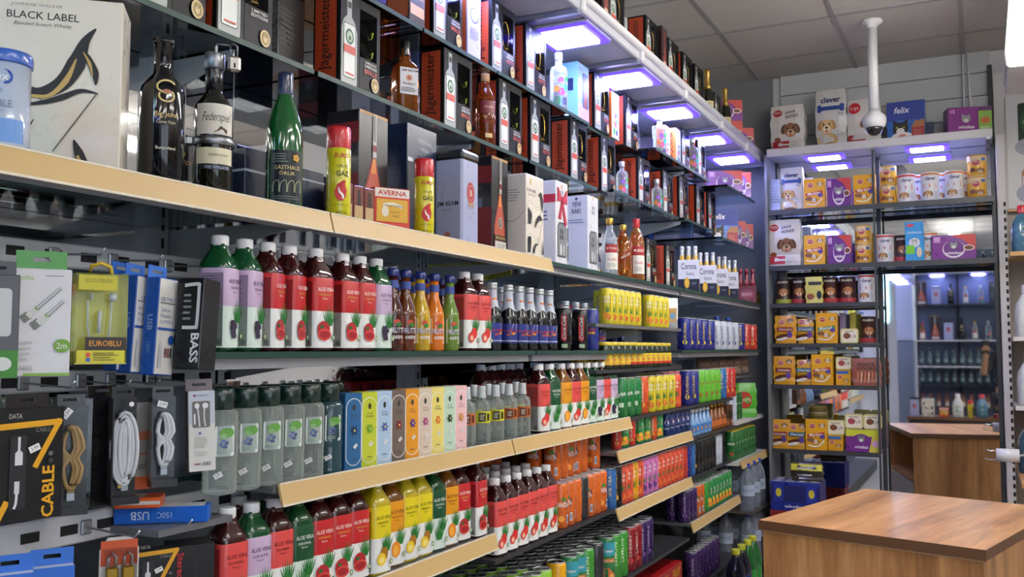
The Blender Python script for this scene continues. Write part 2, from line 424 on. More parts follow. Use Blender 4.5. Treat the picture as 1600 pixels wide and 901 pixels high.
# eye-level rows
gshelf(-.5, 1.525, S_A, -1.2, [(-.5, 1.525)]); gshelf(1.53, 2.63, S_A, -1.2, [(1.53, 2.63)]); gshelf(2.635, 4.1, S_A, -1.2); gshelf(4.11, 5.82, S_A, -1.2)
gshelf(1.17, 2.53, S_E, -1.2); gshelf(2.54, 3.55, S_E, -1.2); gshelf(4.06, 5.75, S_E, -1.2)
gshelf(3.02, 4.05, 1.590, -1.2, m=M_metalsh, bar=False, name='metal_shelf'); gshelf(3.02, 4.05, 1.425, -1.2, m=M_metaldk, bar=False, name='metal_shelf')
gshelf(4.6, 5.75, 1.345, -1.26, m=M_metalsh, bar=False, name='metal_shelf')
gshelf(1.375, 2.355, S_F, -1.2, [(1.385, 2.355)], m=M_metalsh, bar=False, name='metal_shelf'); gshelf(2.36, 3.345, S_F, -1.2, [(2.362, 3.345)], m=M_metalsh, bar=False, name='metal_shelf')
gshelf(3.35, 5.0, S_F, -1.2, m=M_metaldk, bar=False, name='metal_shelf')
gshelf(1.05, 2.26, S_G, -1.2, [(1.1, 2.26)], m=M_metalsh, bar=False, name='metal_shelf')
gshelf(2.27, 3.19, .925, -1.2, m=M_metaldk, bar=False, name='metal_shelf'); gshelf(3.19, 4.16, .918, -1.2, [(3.195, 4.16)], m=M_metalsh, bar=False, name='metal_shelf')
gshelf(3.20, 4.17, 1.124, -1.2, [(3.205, 4.168)], m=M_metalsh, bar=False, name='metal_shelf'); gshelf(4.18, 5.05, 1.09, -1.2, m=M_metaldk, bar=False, name='metal_shelf')
gshelf(4.18, 5.05, .905, -1.22, m=M_metaldk, bar=False, name='metal_shelf')
gshelf(5.1, 5.85, 1.10, -1.22, m=M_white, bar=False, name='metal_shelf', th=.02); gshelf(5.1, 5.85, .885, -1.2, [(5.12, 5.84)], m=M_white, bar=False, name='metal_shelf', th=.02)
gshelf(4.15, 5.08, .712, -1.2, [(4.15, 5.075)], m=M_metalsh, bar=False, name='metal_shelf')
gshelf(1.9, 4.14, .655, -1.2, m=M_metaldk, bar=False, name='metal_shelf'); gshelf(1.9, 5.1, .40, -1.2, m=M_metaldk, bar=False, name='metal_shelf', brk=False)
b = MB(); b.box(XL+.002, -1.22, -.5, 6.0, 0, .12, M_metaldk); sp('plinth', b)
# perforated hook bars in the near bay
for z, hh, x0 in ((1.660, .042, -1.40), (1.445, .036, -1.40), (1.205, .05, -1.34)):
    b = MB(); b.box(x0-.012, x0, -.4, 1.46, z-hh/2, z+hh/2, mat('hook_bar_paint', C('#d2d4d8'), .4), bev=.003); o = sp('hook_bar', b)
    s_ = MB()
    for k in range(26): s_.box(x0-.002, x0+.0012, -.3+k*.07, -.3+k*.07+.032, z-.008, z+.008, M_dark)
    q = sp('slot_row', s_, o); q['kind'] = 'stuff'
b = MB(); b.box(XL+.004, -1.35, -.4, 1.46, 1.252, 1.26, M_glass); o = sp('glass_shelf', b); e = MB(); e.box(-1.353, -1.35, -.4, 1.46, 1.252, 1.26, M_gedge); sp('front_edge', e, o)
b = MB(); b.box(XL+.004, -1.44, -.4, 1.46, 1.52, 1.528, M_glass); o = sp('glass_shelf', b); e = MB(); e.box(-1.443, -1.44, -.4, 1.46, 1.52, 1.528, M_gedge); sp('front_edge', e, o)
b = MB(); b.box(XL+.03, -1.40, 1.425, 1.432, .9, 1.70, M_post); sp('side_plate', b)

# ------------------------------------------------------------------ lit canopy over the left shelving
cn = link('light_canopy', None, None, (-1.4, 3, 2.68)); tag(cn, 'white lit canopy running above the left wall shelving', 'canopy'); CO = (1.4, -3, -2.68)
def cp(name, mb):
    o = ob(name, mb, cn); o.location = CO; return o
M_soff = mat('soffit_white', C('#c3c5cf'), .45)
BR = [1.06, 1.67, 2.285, 2.90, 3.52, 4.15, 4.81, 5.40, 5.94]
for a, c in zip(BR[:-1], BR[1:]):
    b = MB(); b.box(XL, -1.225, a+.018, c-.018, 2.672, 2.70, M_soff, bev=.004); cp('soffit_panel', b)
for y in BR:
    b = MB(); b.box(XL, -1.205, y-.014, y+.014, 2.655, 2.705, M_steel, bev=.004); cp('divider', b)
    b = MB(); b.box(-1.215, -1.185, y-.016, y+.016, 2.655, 2.73, M_white, bev=.006); cp('end_clip', b)
b = MB(); b.box(-1.222, -1.198, BR[0], BR[-1], 2.664, 2.708, M_soff, bev=.005); b.tube([(-1.195, BR[0], 2.712), (-1.195, BR[-1], 2.712)], .017, 12, M_white); cp('front_rail', b)
b = MB(); b.box(XL, -1.21, BR[0], BR[-1], 2.702, 2.712, M_glass); cp('top_board', b)

M_led = mat('led_diffuser_light', (.46, .50, 1), .3, emit=E_LED); M_rim = mat('led_blue_rim_light', (.09, .04, 1), .3, emit=E_RIM)
led = Proto('panel_light', 'light')
b = MB(); b.box(-.122, .122, -.122, .122, -.012, 0, M_white, bev=.003); led.part('frame', b)
b = MB(); b.box(-.118, .118, -.118, .118, -.022, -.0125, M_rim, bev=.006); led.part('rim', b, None, 'glowing blue rim')
b = MB(); b.box(-.088, .088, -.088, .088, -.028, -.0222, M_led, bev=.002); led.part('diffuser', b)
for i, (a, c) in enumerate(zip(BR[:-1], BR[1:])):
    y = min(a+.21, (a+c)/2)
    if c < 2.3: continue
    k = i-2
    place(led, (-1.335, y, 2.671), 0, ['blue-rimmed square panel light nearest the camera, half out of frame', 'largest fully visible blue-rimmed panel light under the canopy', 'second large blue-rimmed panel light along the canopy', 'third blue-rimmed panel light along the canopy, above colourful vodka bottles', 'fourth blue-rimmed panel light along the canopy', 'farthest blue-rimmed panel light at the canopy end by the corner'][k], 'canopy panel lights')

# ------------------------------------------------------------------ fluorescent battens
M_tube = mat('fluorescent_diffuser_light', (1, .97, .93), .4, emit=E_TUBE)
M_house = mat('batten_housing_white', C('#d0d0d2'), .45)
M_tube2 = mat('bright_tube_diffuser_light', (1, .96, .91), .4, emit=E_TUBE*2.2)
def batten(x, y, z, ln, label, rot=0, tail=0, w=.1):
    e = link('ceiling_batten_light', None, None, (x, y, z)); e.rotation_euler = (0, 0, rot); tag(e, label, 'light', 'fluorescent ceiling lights')
    b = MB(); hw = w*.55 if tail else w*.22; b.box(-hw, hw, -ln/2-.02, ln/2+.02+tail, .035, .07, M_house, bev=.005)
    if tail: b.box(-w*.45, w*.45, ln/2+.01, ln/2+tail, -.02, .034, M_house, bev=.006)
    ob('housing', b, e)
    b = MB(); b.box(-w/2, w/2, -ln/2, ln/2, -.03, .033, M_tube2 if tail else M_tube, bev=.012); ob('diffuser', b, e)
    for s in (-1, 1): b = MB(); b.tube([(0, s*ln*.35, .07), (0, s*ln*.35, ZC-z+.005)], .004, 6, M_house); ob('hanger', b, e)
batten(.185, 3.55, 2.80, 2.3, 'bright fluorescent batten hanging at the top right beside the slatted wall', tail=.55)
for i, (x, y) in enumerate(((2.5, -3.6), (2.5, -1.0), (2.5, 1.6), (2.5, 4.4), (1.3, -2.3), (1.3, .8), (-.3, -2.6))):
    batten(x, y, 3.05, 1.5, ['rearmost', 'third', 'second', 'foremost', 'rear inner', 'front inner', 'innermost rear'][i]+' fluorescent batten over the shop floor, seen only in mirrors')

# ------------------------------------------------------------------ dome camera
e = link('dome_camera', None, None, (-.477, 5.2, ZC)); tag(e, 'white dome security camera on a ceiling pole before the slatted wall', 'camera')
b = MB(); b.lathe([(.055, 0), (.055, -.012), (.045, -.02), (.03, -.03), (.026, -.045)], 20, M_white); ob('ceiling_plate', b, e)
b = MB(); b.lathe([(.026, -.04), (.026, -.50)], 18, M_white); ob('pole', b, e)
b = MB(); b.lathe([(.028, -.485), (.036, -.50), (.058, -.52), (.062, -.535), (.06, -.555), (.052, -.575), (.042, -.582)], 22, M_white); ob('housing', b, e)
b = MB(); b.lathe([(.044, -.578), (.043, -.592), (.036, -.606), (.022, -.618), (.006, -.623)], 20, mat('smoked_dome', C('#0c0d10'), .08, coat=1)); ob('dome', b, e)

# ------------------------------------------------------------------ counter
CT = link('sales_counter', None, None, (-.757, 3.514, 0)); CT.rotation_euler = (0, 0, R(-15)); tag(CT, 'walnut sales counter with a wide plain top at the lower right', 'counter')
cw, cl, chh = .775, 1.03, .87
b = MB(); b.box(0, cw, 0, cl, chh-.034, chh, M_wedge); b.add([(0.0, 0.0, chh+.0004), (cw, 0, chh+.0004), (cw, cl, chh+.0004), (0, cl, chh+.0004)], [(0, 1, 2, 3)], M_woody); ob('counter_top', b, CT)
b = MB(); b.box(.012, cw-.012, .0105, .0125, chh-.041, chh-.035, M_wpale); ob('edge_strip', b, CT)
b = MB(); b.box(.012, cw-.012, .012, .03, 0, chh-.034, M_woodz); ob('front_panel', b, CT)
b = MB(); b.box(cw-.03, cw-.012, .03, cl-.012, 0, chh-.034, M_woodz); ob('side_panel', b, CT)
b = MB(); b.box(.012, cw-.03, cl-.03, cl-.012, 0, chh-.034, M_woodz); ob('back_panel', b, CT)
b = MB(); b.box(.02, cw-.03, .03, cl-.03, .50, .518, M_woodz); ob('inner_shelf', b, CT)
M_drw = mat('drawer_pale', C('#b9bab0'), .4)
for k in range(3):
    b = MB(); b.box(.015, .4, .05, .95, .06+k*.145, .06+k*.145+.138, M_drw, bev=.004); d_ = ob('drawer', b, CT)
    b = MB(); b.tube([(.012, .4, .13+k*.145), (-.008, .4, .13+k*.145), (-.008, .6, .13+k*.145), (.012, .6, .13+k*.145)], .004, 6, M_steel); ob('handle', b, d_)
# ================================================================== product prototypes (front faces local -y)
WHT, BLK, GRY, RED, GOLD, NAVY = '#ece9e4', '#141416', '#8d8c8a', '#c6222c', '#c9a75a', '#15203f'
LEAF = '#2f8a3a'; LEAF2 = '#1d6a2c'
M_cap = mat('white_screw_cap', C('#e4e4e6'), .4); M_lid = mat('aluminium_lid', C('#cdd0d2'), .32, metal=.55, noise=.04); M_gold = metal('#c9a24e', .32)
def tagp(a, x, z, s=1, rot=.5):
    "small white price sticker"
    c, d = cos(rot), sin(rot); w, h = .009*s, .0055*s
    pts = [(x+i*w*c-j*h*d, z+i*w*d+j*h*c) for i, j in ((-1, -1), (1, -1), (1, 1), (-1, 1))]
    a.poly(pts, ink('#f2f2f0')); a.text('2,99', x, z, h*1.1, ink('#333333'), rot=rot)
def leaves(a, x, z, h, n=7, w=.0045):
    for k in range(n):
        t = (k-(n-1)/2)/n; dx = t*h*.95; hh = h*(1-.45*abs(t)*1.6)
        a.poly([(x+t*h*.25-w/2, z), (x+t*h*.25+w/2, z), (x+dx*.75+w*.3, z+hh*.6), (x+dx, z+hh), (x+dx*.7-w*.35, z+hh*.6)], ink(LEAF if k % 2 else LEAF2))
def dog(a, x, z, s, fur='#c99a62', muz='#e8dcc8', ear='#7a5230'):
    a.ell(x-.62*s, z+.1*s, .28*s, .5*s, ink(ear), rot=-.3); a.ell(x+.62*s, z+.1*s, .28*s, .5*s, ink(ear), rot=.3)
    a.ell(x, z, .62*s, .7*s, ink(fur)); a.ell(x, z-.3*s, .38*s, .34*s, ink(muz)); a.ell(x, z-.16*s, .15*s, .11*s, ink('#1b1716'))
    a.ell(x-.27*s, z+.18*s, .08*s, .09*s, ink('#1b1716')); a.ell(x+.27*s, z+.18*s, .08*s, .09*s, ink('#1b1716')); a.ell(x, z-.5*s, .12*s, .12*s, ink('#c0504e'))
def cat(a, x, z, s, fur='#6d6f74', muz='#e6e4e2'):
    a.poly([(x-.62*s, z+.85*s), (x-.6*s, z), (x-.05*s, z+.5*s)], ink(fur)); a.poly([(x+.62*s, z+.85*s), (x+.05*s, z+.5*s), (x+.6*s, z)], ink(fur))
    a.ell(x, z, .66*s, .6*s, ink(fur)); a.ell(x, z-.22*s, .34*s, .3*s, ink(muz)); a.ell(x, z-.1*s, .07*s, .05*s, ink('#b9767a'))
    a.ell(x-.28*s, z+.12*s, .1*s, .08*s, ink('#b5b04a')); a.ell(x+.28*s, z+.12*s, .1*s, .08*s, ink('#b5b04a'))

# ---- square aloe drink bottles
ALOE = {  # band, text, bottle, flavour word, fruit
 'pomegranate': ('#c8282c', '#f2e6dc', '#3a0d10', 'POMEGRANATE', 'pom'), 'strawberry': ('#e0504c', '#5a1412', '#3a1012', 'STRAWBERRY', 'str'),
 'grape': ('#c9b0cf', '#2c1640', '#14502c', 'GRAPE', 'grp'), 'mango': ('#e59a1c', '#5a2a08', '#7a4a10', 'MANGO', 'man'),
 'pineapple': ('#e6d21e', '#3a4a10', '#c7b21c', 'PINEAPPLE', 'pin'), 'original': ('#164f30', '#e8eee4', '#0f4a26', 'ORIGINAL', 'non')}
_al = {}
def aloe(kind, detail=True):
    if (kind, detail) in _al: return _al[(kind, detail)]
    band, tc, bot, word, fr = ALOE[kind]; p = Proto('drink_bottle', 'bottle'); p.h = .212
    mb = gloss(bot, .12, .8); w = .030
    b = MB(); b.lathe([(.026, 0), (w-.001, .005), (w-.001, .142), (w-.001, .15), (.0285, .160), (.022, .172), (.0155, .184), (.0135, .190), (.0135, .196)], 20, mb, sq=.75, rot=0); p.part('bottle', b)
    b = MB(); b.lathe([(.0155, .193), (.0158, .196), (.0158, .209), (.0145, .212)], 18, M_cap); p.part('cap', b)
    body = ink(band, .3); white = ink('#eef0ec' if kind not in ('original', 'grape') else '#dcebe2', .3)
    b = MB(); b.lathe([(w, .007), (w, .082), (w, .0821), (w, .148), (w-.0018, .153)], 20, [white, white, body, body], sq=.75, cap=False, smooth=True); L_ = p.part('label', b)
    a = Art(front(2*w), step=.0002); T = ink(tc)
    a.text('ALOE VERA', .001, .127, .0078, T, w=.045, bold=.02); a.text(word, 0, .1155, .005, ink('#d8b04a' if kind == 'pomegranate' else tc), w=.034); a.text('Flavour', 0, .108, .0038, T, w=.016)
    leaves(a, .010, .052, .046)
    if fr == 'pom': a.ell(-.006, .044, .018, .018, ink('#b3232a')); a.ell(-.004, .034, .019, .0125, ink('#d9483e')); a.ell(-.004, .034, .015, .008, ink('#a81c26')); a.ell(-.012, .05, .005, .004, ink(LEAF2))
    if fr == 'str': a.ell(.004, .047, .012, .015, ink('#d5332f')); a.ell(-.008, .036, .013, .014, ink('#d8382f')); a.ell(-.008, .034, .009, .009, ink('#e98a72')); a.ell(-.008, .034, .0035, .005, ink('#f2d9c6'))
    if fr == 'grp':
        for i, (gx, gz) in enumerate(((-.012, .052), (-.004, .053), (-.014, .044), (-.006, .045), (.002, .046), (-.012, .036), (-.004, .037), (-.009, .029), (-.003, .029))): a.ell(gx, gz, .0055, .0055, ink(('#2a2138', '#3a2c4c')[i % 2]), n=10)
    if fr == 'man': a.ell(-.004, .042, .0145, .018, ink('#e8891c')); a.ell(-.006, .040, .009, .012, ink('#f5b13c'))
    if fr == 'pin': a.ell(.002, .048, .011, .016, ink('#a8701c')); a.ell(-.007, .036, .014, .014, ink('#e9c62a')); a.ell(-.007, .034, .009, .008, ink('#f4e07a')); leaves(a, .003, .062, .018, 5, .003)
    if fr == 'non': leaves(a, -.004, .03, .05, 7, .005)
    a.ell(.0215, .028, .0045, .006, ink('#1e5a30')); a.ell(.0215, .028, .003, .0042, ink('#cfd8a8'))
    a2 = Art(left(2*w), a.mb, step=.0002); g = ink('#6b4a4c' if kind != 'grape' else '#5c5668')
    a2.rect(-.025, .010, .022, .082, ink('#9a9a96' if kind not in ('original', 'grape') else '#7f8d86')); a2.rect(-.025, .0825, .022, .142, ink({'pomegranate': '#8a1c22', 'strawberry': '#b83c3a', 'grape': '#8f7c98', 'mango': '#b87818', 'pineapple': '#b8a81c', 'original': '#0f3a24'}[kind])); a2.lines(-.022, .014, .086, .138, 11, g, .35); a2.lines(-.022, .014, .034, .078, 10, ink('#77787a'), .35); a2.barcode(-.022, -.010, .018, .029, ink('#333333')); a2.rect(.010, .012, .019, .022, ink('#5f6a62')); a2.text('GARDEN', -.012, .012, .004, ink('#b0484c'), w=.018)  # side-face print; darker band and grey backing put shade into the colour
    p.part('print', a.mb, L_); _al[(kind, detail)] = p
    return p

# ---- cans
_can = {}
def can(name, body, draw=None, h=.145, r=.0285, lid=None, label=None):
    if name in _can: return _can[name]
    p = Proto('drink_can', 'can'); p.h = h; mt = gloss(body, .28, .3)
    b = MB(); b.lathe([(r-.006, 0), (r-.004, .001), (r, .006), (r, h-.010), (r-.0035, h-.003)], 18, [M_lid, mt, mt, mt]); i = p.part('body', b)
    b = MB(); b.lathe([(r-.0035, h-.0032), (r-.003, h), (r-.0045, h), (r-.0055, h-.003), (.0005, h-.003)], 16, M_lid if not lid else gloss(lid)); b.box(-.004, .004, -.011, .005, h-.003, h-.0018, M_lid); p.part('lid', b)
    if draw:
        a = Art(cyl(r), step=.0002, seg=.006); draw(a, h, r); p.part('print', a.mb, i)
    _can[name] = p; return p
def d_fanta(a, h, r):
    for x in (0, pi*r*.95):
        a.poly([(x-.021, h*.42), (x-.02, h*.56), (x-.008, h*.64), (x+.016, h*.66), (x+.022, h*.55), (x+.014, h*.42), (x-.002, h*.36)], ink('#1c2350')); a.ell(x+.003, h*.64, .009, .007, ink('#3c8f3e'))
        a.text('FANTA', x, h*.52, .016, ink('#f4f2ee'), w=.04, bold=.04)
    a.ell(-.006, h*.22, .010, .010, ink('#f4a43a')); a.rect(.012, h*.12, .022, h*.30, ink('#e9e6e0')); a.barcode(.013, .021, h*.14, h*.28, ink('#30407a')); a.lines(-.03, -.014, h*.1, h*.3, 5, ink('#a84a10'), .35)
def d_aloe(panel='#14301c', fruit='#e79a2a', word='ALOE VERA', fr2='#c96a1c'):
    def f(a, h, r):
        for x in (0, pi*r):
            a.rrect(x-.016, h*.32, x+.016, h*.84, .004, ink(panel)); a.text('ALOE', x, h*.73, .011, ink('#f2f0e6'), w=.027, bold=.03); a.text('VERA', x, h*.62, .011, ink('#f2f0e6'), w=.027, bold=.03)
            leaves(a, x+.002, h*.34, h*.2, 5, .003); a.ell(x-.004, h*.24, .012, .014, ink(fruit)); a.ell(x+.007, h*.20, .010, .011, ink(fr2))
    return f
def d_cola(a, h, r):
    for x in (-.002, pi*r):
        a.rrect(x-.010, h*.22, x+.010, h*.84, .009, ink('#b3202a')); a.text('Coca-Cola', x, h*.53, .011, ink('#f0eeea'), w=h*.52, shear=.35, rot=pi/2)
    a.text('zero sugar', .034, h*.5, .005, ink('#c8c8c8'), w=h*.3, rot=pi/2); a.rect(-.010, h*.06, .010, h*.15, ink('#9fb89a'))
def d_pepsi(a, h, r):
    for x in (0, pi*r):
        a.ell(x, h*.55, .015, .017, ink('#eceef2')); a.poly([(x-.015, h*.55), (x-.010, h*.64), (x, h*.665), (x+.010, h*.64), (x+.0145, h*.58), (x+.003, h*.59)], ink('#c4202c')); a.poly([(x-.0145, h*.53), (x, h*.50), (x+.0145, h*.54), (x+.009, h*.46), (x, h*.435), (x-.009, h*.46)], ink('#1c3f9a'))
        a.text('pepsi', x, h*.3, .012, ink('#e8ecf4'), w=.032)
def d_sprite(a, h, r):
    a.poly([(-.028, h*.72), (.028, h*.93), (.028, h*.97), (-.028, h*.97)], ink('#d9c91e'))
    for x in (-.004, pi*r): a.text('Sprite', x, h*.56, .022, ink('#f2f4f0'), w=.046, bold=.03, rot=.32)
    a.rect(-.008, h*.26, .010, h*.37, ink('#b8d4b8'))
def d_word(word, tc, em=None, rot=pi/2, hh=.010, frac=.5, dots=None):
    def f(a, h, r):
        for x in (0, pi*r):
            if em: a.ell(x, h*.24, .010, .010, ink(em))
            a.text(word, x, h*.58, hh, ink(tc), w=h*frac if rot else .036, bold=.03, rot=rot)
        if dots: a.rect(-r*.9, h*.05, r*.9, h*.10, ink(dots))
    return f
def d_juice(top, fruit, word='Cappy'):
    def f(a, h, r):
        a.rect(-r*1.1, h*.62, r*1.1, h*.9, ink(top)); a.text(word, 0, h*.72, .010, ink('#f2efe8'), w=.036, shear=.3, bold=.02)
        a.rect(-.022, h*.48, .022, h*.56, ink('#d67a28')); a.text('NECTAR', 0, h*.52, .006, ink('#f2efe8'), w=.03)
        a.ell(-.006, h*.25, .016, .018, ink(fruit)); a.ell(.010, h*.2, .012, .013, ink(fruit)); a.ell(.01, h*.19, .007, .008, ink('#f0b56a'))
    return f
def d_fruit(c1, c2):
    def f(a, h, r):
        a.rrect(-.020, h*.52, .020, h*.74, .005, ink('#f2f0ea')); a.text('hohes', 0, h*.67, .007, ink('#1d6a2c'), w=.026); a.text('ORANGE', 0, h*.58, .006, ink('#b33a1c'), w=.03)
        for k, (x, z) in enumerate(((-.012, .28), (.008, .32), (.014, .2), (-.004, .16))): a.ell(x, h*z, .012, .012, ink((c1, c2)[k % 2]))
    return f
def d_energy(a, h, r):
    a.poly([(-.02, h*.1), (-.02, h*.45), (.012, h*.9), (.012, h*.55)], ink('#c9ccd2')); a.text('ENERGY', 0, h*.5, .009, ink('#c02a30'), w=.04, bold=.04)
    a.ell(-.006, h*.42, .006, .005, ink('#d88a2a')); a.ell(.006, h*.42, .006, .005, ink('#d88a2a'))
CANS = dict(
 fanta=lambda: can('fanta', '#d9661c', d_fanta), cola=lambda: can('cola', '#101013', d_cola), mango=lambda: can('mango', '#dcc92a', d_aloe()), lime=lambda: can('lime', '#8fc832', d_aloe('#14301c', '#cfd23a', fr2='#e07a3a')),
 coral=lambda: can('coral', '#e8593c', d_aloe('#2a2a1e', '#e2442c', fr2='#e2762c')), pink=lambda: can('pink', '#d47ac0', d_aloe('#1c2a22', '#4a2a66', fr2='#6a3a86')), yellow2=lambda: can('yellow2', '#f0b01e', d_aloe('#1c3a22', '#f2c21e', fr2='#e8a01e')),
 sprite=lambda: can('sprite', '#187a3c', d_sprite), pepsi=lambda: can('pepsi', '#1a3570', d_pepsi), blue=lambda: can('blue', '#232c86', d_word('ULUDAG', '#e8d23a', '#d8c83a')), white=lambda: can('white', '#c3cbdc', d_word('ULUDAG', '#2c3a78', '#3a4a8a')),
 red=lambda: can('red', '#c83a30', d_word('CAN', '#f0dcd0', '#e8b84a')), green=lambda: can('green', '#6cc036', d_word('APPLE', '#b32a26', '#c03a30', 0, .008)), tallgreen=lambda: can('tallgreen', '#3f9636', d_word('LEMON', '#dcefc8')),
 purple=lambda: can('purple', '#3a2358', d_word('GRAPE', '#b69ac8', '#8a5aa8')), peach=lambda: can('peach', '#2f7f4a', d_juice('#39a0b4', '#e0803c')), beer=lambda: can('beer', '#256a34', d_word('BEER', '#e4ece0', '#c43a30', 0, .010), lid='#c9b63a'),
 juice=lambda: can('juice', '#2f8a4a', d_fruit('#e8862a', '#f0b83a'), r=.030), blackw=lambda: can('blackw', '#15161a', d_word('ENERGY', '#e8b22a', '#e8b22a')), steelblue=lambda: can('steelblue', '#2c6ab0', d_word('ICE TEA', '#e6d690', None)),
 gold=lambda: can('gold', '#e8a818', None), orange=lambda: can('orange', '#d8542a', d_word('ORANGE', '#f4e6d0', '#f0b040')), plain=lambda: can('plain', '#2b2c30', None), maroon=lambda: can('maroon', '#8a1c26', d_word('CHERRY', '#e8c8b8', '#d84a3a')), energy=lambda: can('energy', '#27378c', d_energy))

# ---- round bottles
_bt = {}
def bottle(name, prof, glassm, cap=None, label=None, draw=None, foil=None, n=24, cat_='bottle', nm='wine_bottle', sq=0, sleeve=None):
    """prof outline; cap (prof, mat); label [(r, z0, z1, mat, arc)] wrapped bands; draw on cylinder r"""
    if name in _bt: return _bt[name]
    p = Proto(nm, cat_); p.h = max(z for _, z in prof)
    b = MB(); b.lathe(prof, n, glassm, sq=sq); i = p.part('bottle', b)
    if cap: b = MB(); b.lathe(cap[0], n, cap[1]); p.part('cap', b); p.h = max(z for _, z in cap[0])
    for k, (r, z0, z1, m, arc) in enumerate(label or []):
        a = Art(cyl(r) if not sq else front(2*r), step=.0004, seg=.006)
        if arc >= 3.1 and not sq: b = MB(); b.lathe([(r+.0004, z0), (r+.0004, z1)], n, m, cap=False); p.part('label', b)
        else: a.rect(-r*arc, z0, r*arc, z1, m); p.part('label', a.mb)
    if draw: a = Art(cyl(draw[0]) if not sq else front(2*draw[0]), step=.0003, seg=.008); a.o = .0008; draw[1](a); p.part('print', a.mb, i)
    _bt[name] = p; return p
GL_black = mat('black_wine_glass', C('#07080c'), .06, coat=.3); GL_green = mat('green_glass', C('#0c5a22'), .05, coat=.6, spec=.8); GL_amber = mat('whisky', C('#cc7420'), .04, kind='liquid', noise=0); GL_clear = mat('clear_spirit', (.80, .84, .88), .08, kind='clear', alpha=.16, noise=0)
GL_water = mat('clear_cologne', (.62, .68, .64), .08, kind='clear', alpha=.20, noise=0); GL_brown = mat('brown_glass', C('#3a1c10'), .06, coat=.6); GL_cham = mat('dark_champagne_glass', C('#161a10'), .07, coat=.5); GL_olive = mat('dark_olive_glass', C('#141408'), .05, coat=.6)
def wineprof(h, r, neck=.0135): return [(r*.88, 0), (r, .006), (r, h*.62), (r*.93, h*.67), (r*.7, h*.715), (neck*1.12, h*.76), (neck, h*.80), (neck, h*.965), (neck*1.18, h*.967), (neck*1.18, h)]

# ---- boxes
def bx(name, w, d, h, cols, arts, cat_='box', bev=.0015, extra=None, part='box'):
    """cols one colour or dict; arts list of (face, fn)"""
    p = Proto(name, cat_); p.h = h; p.d = d; b = MB(); m = cols if not isinstance(cols, str) else gloss(cols, .3, .15)
    b.box(-w/2, w/2, -d/2, d/2, 0, h, m, bev=bev); i = p.part(part, b); pr = MB()
    for face, fn in arts:
        mp = {'f': front(d), 'l': left(w), 'r': right(w), 't': top(h)}[face]
        fn(Art(mp, pr, step=.0003))
    if pr.v: p.part('print', pr, i)
    if extra: extra(p)
    return p

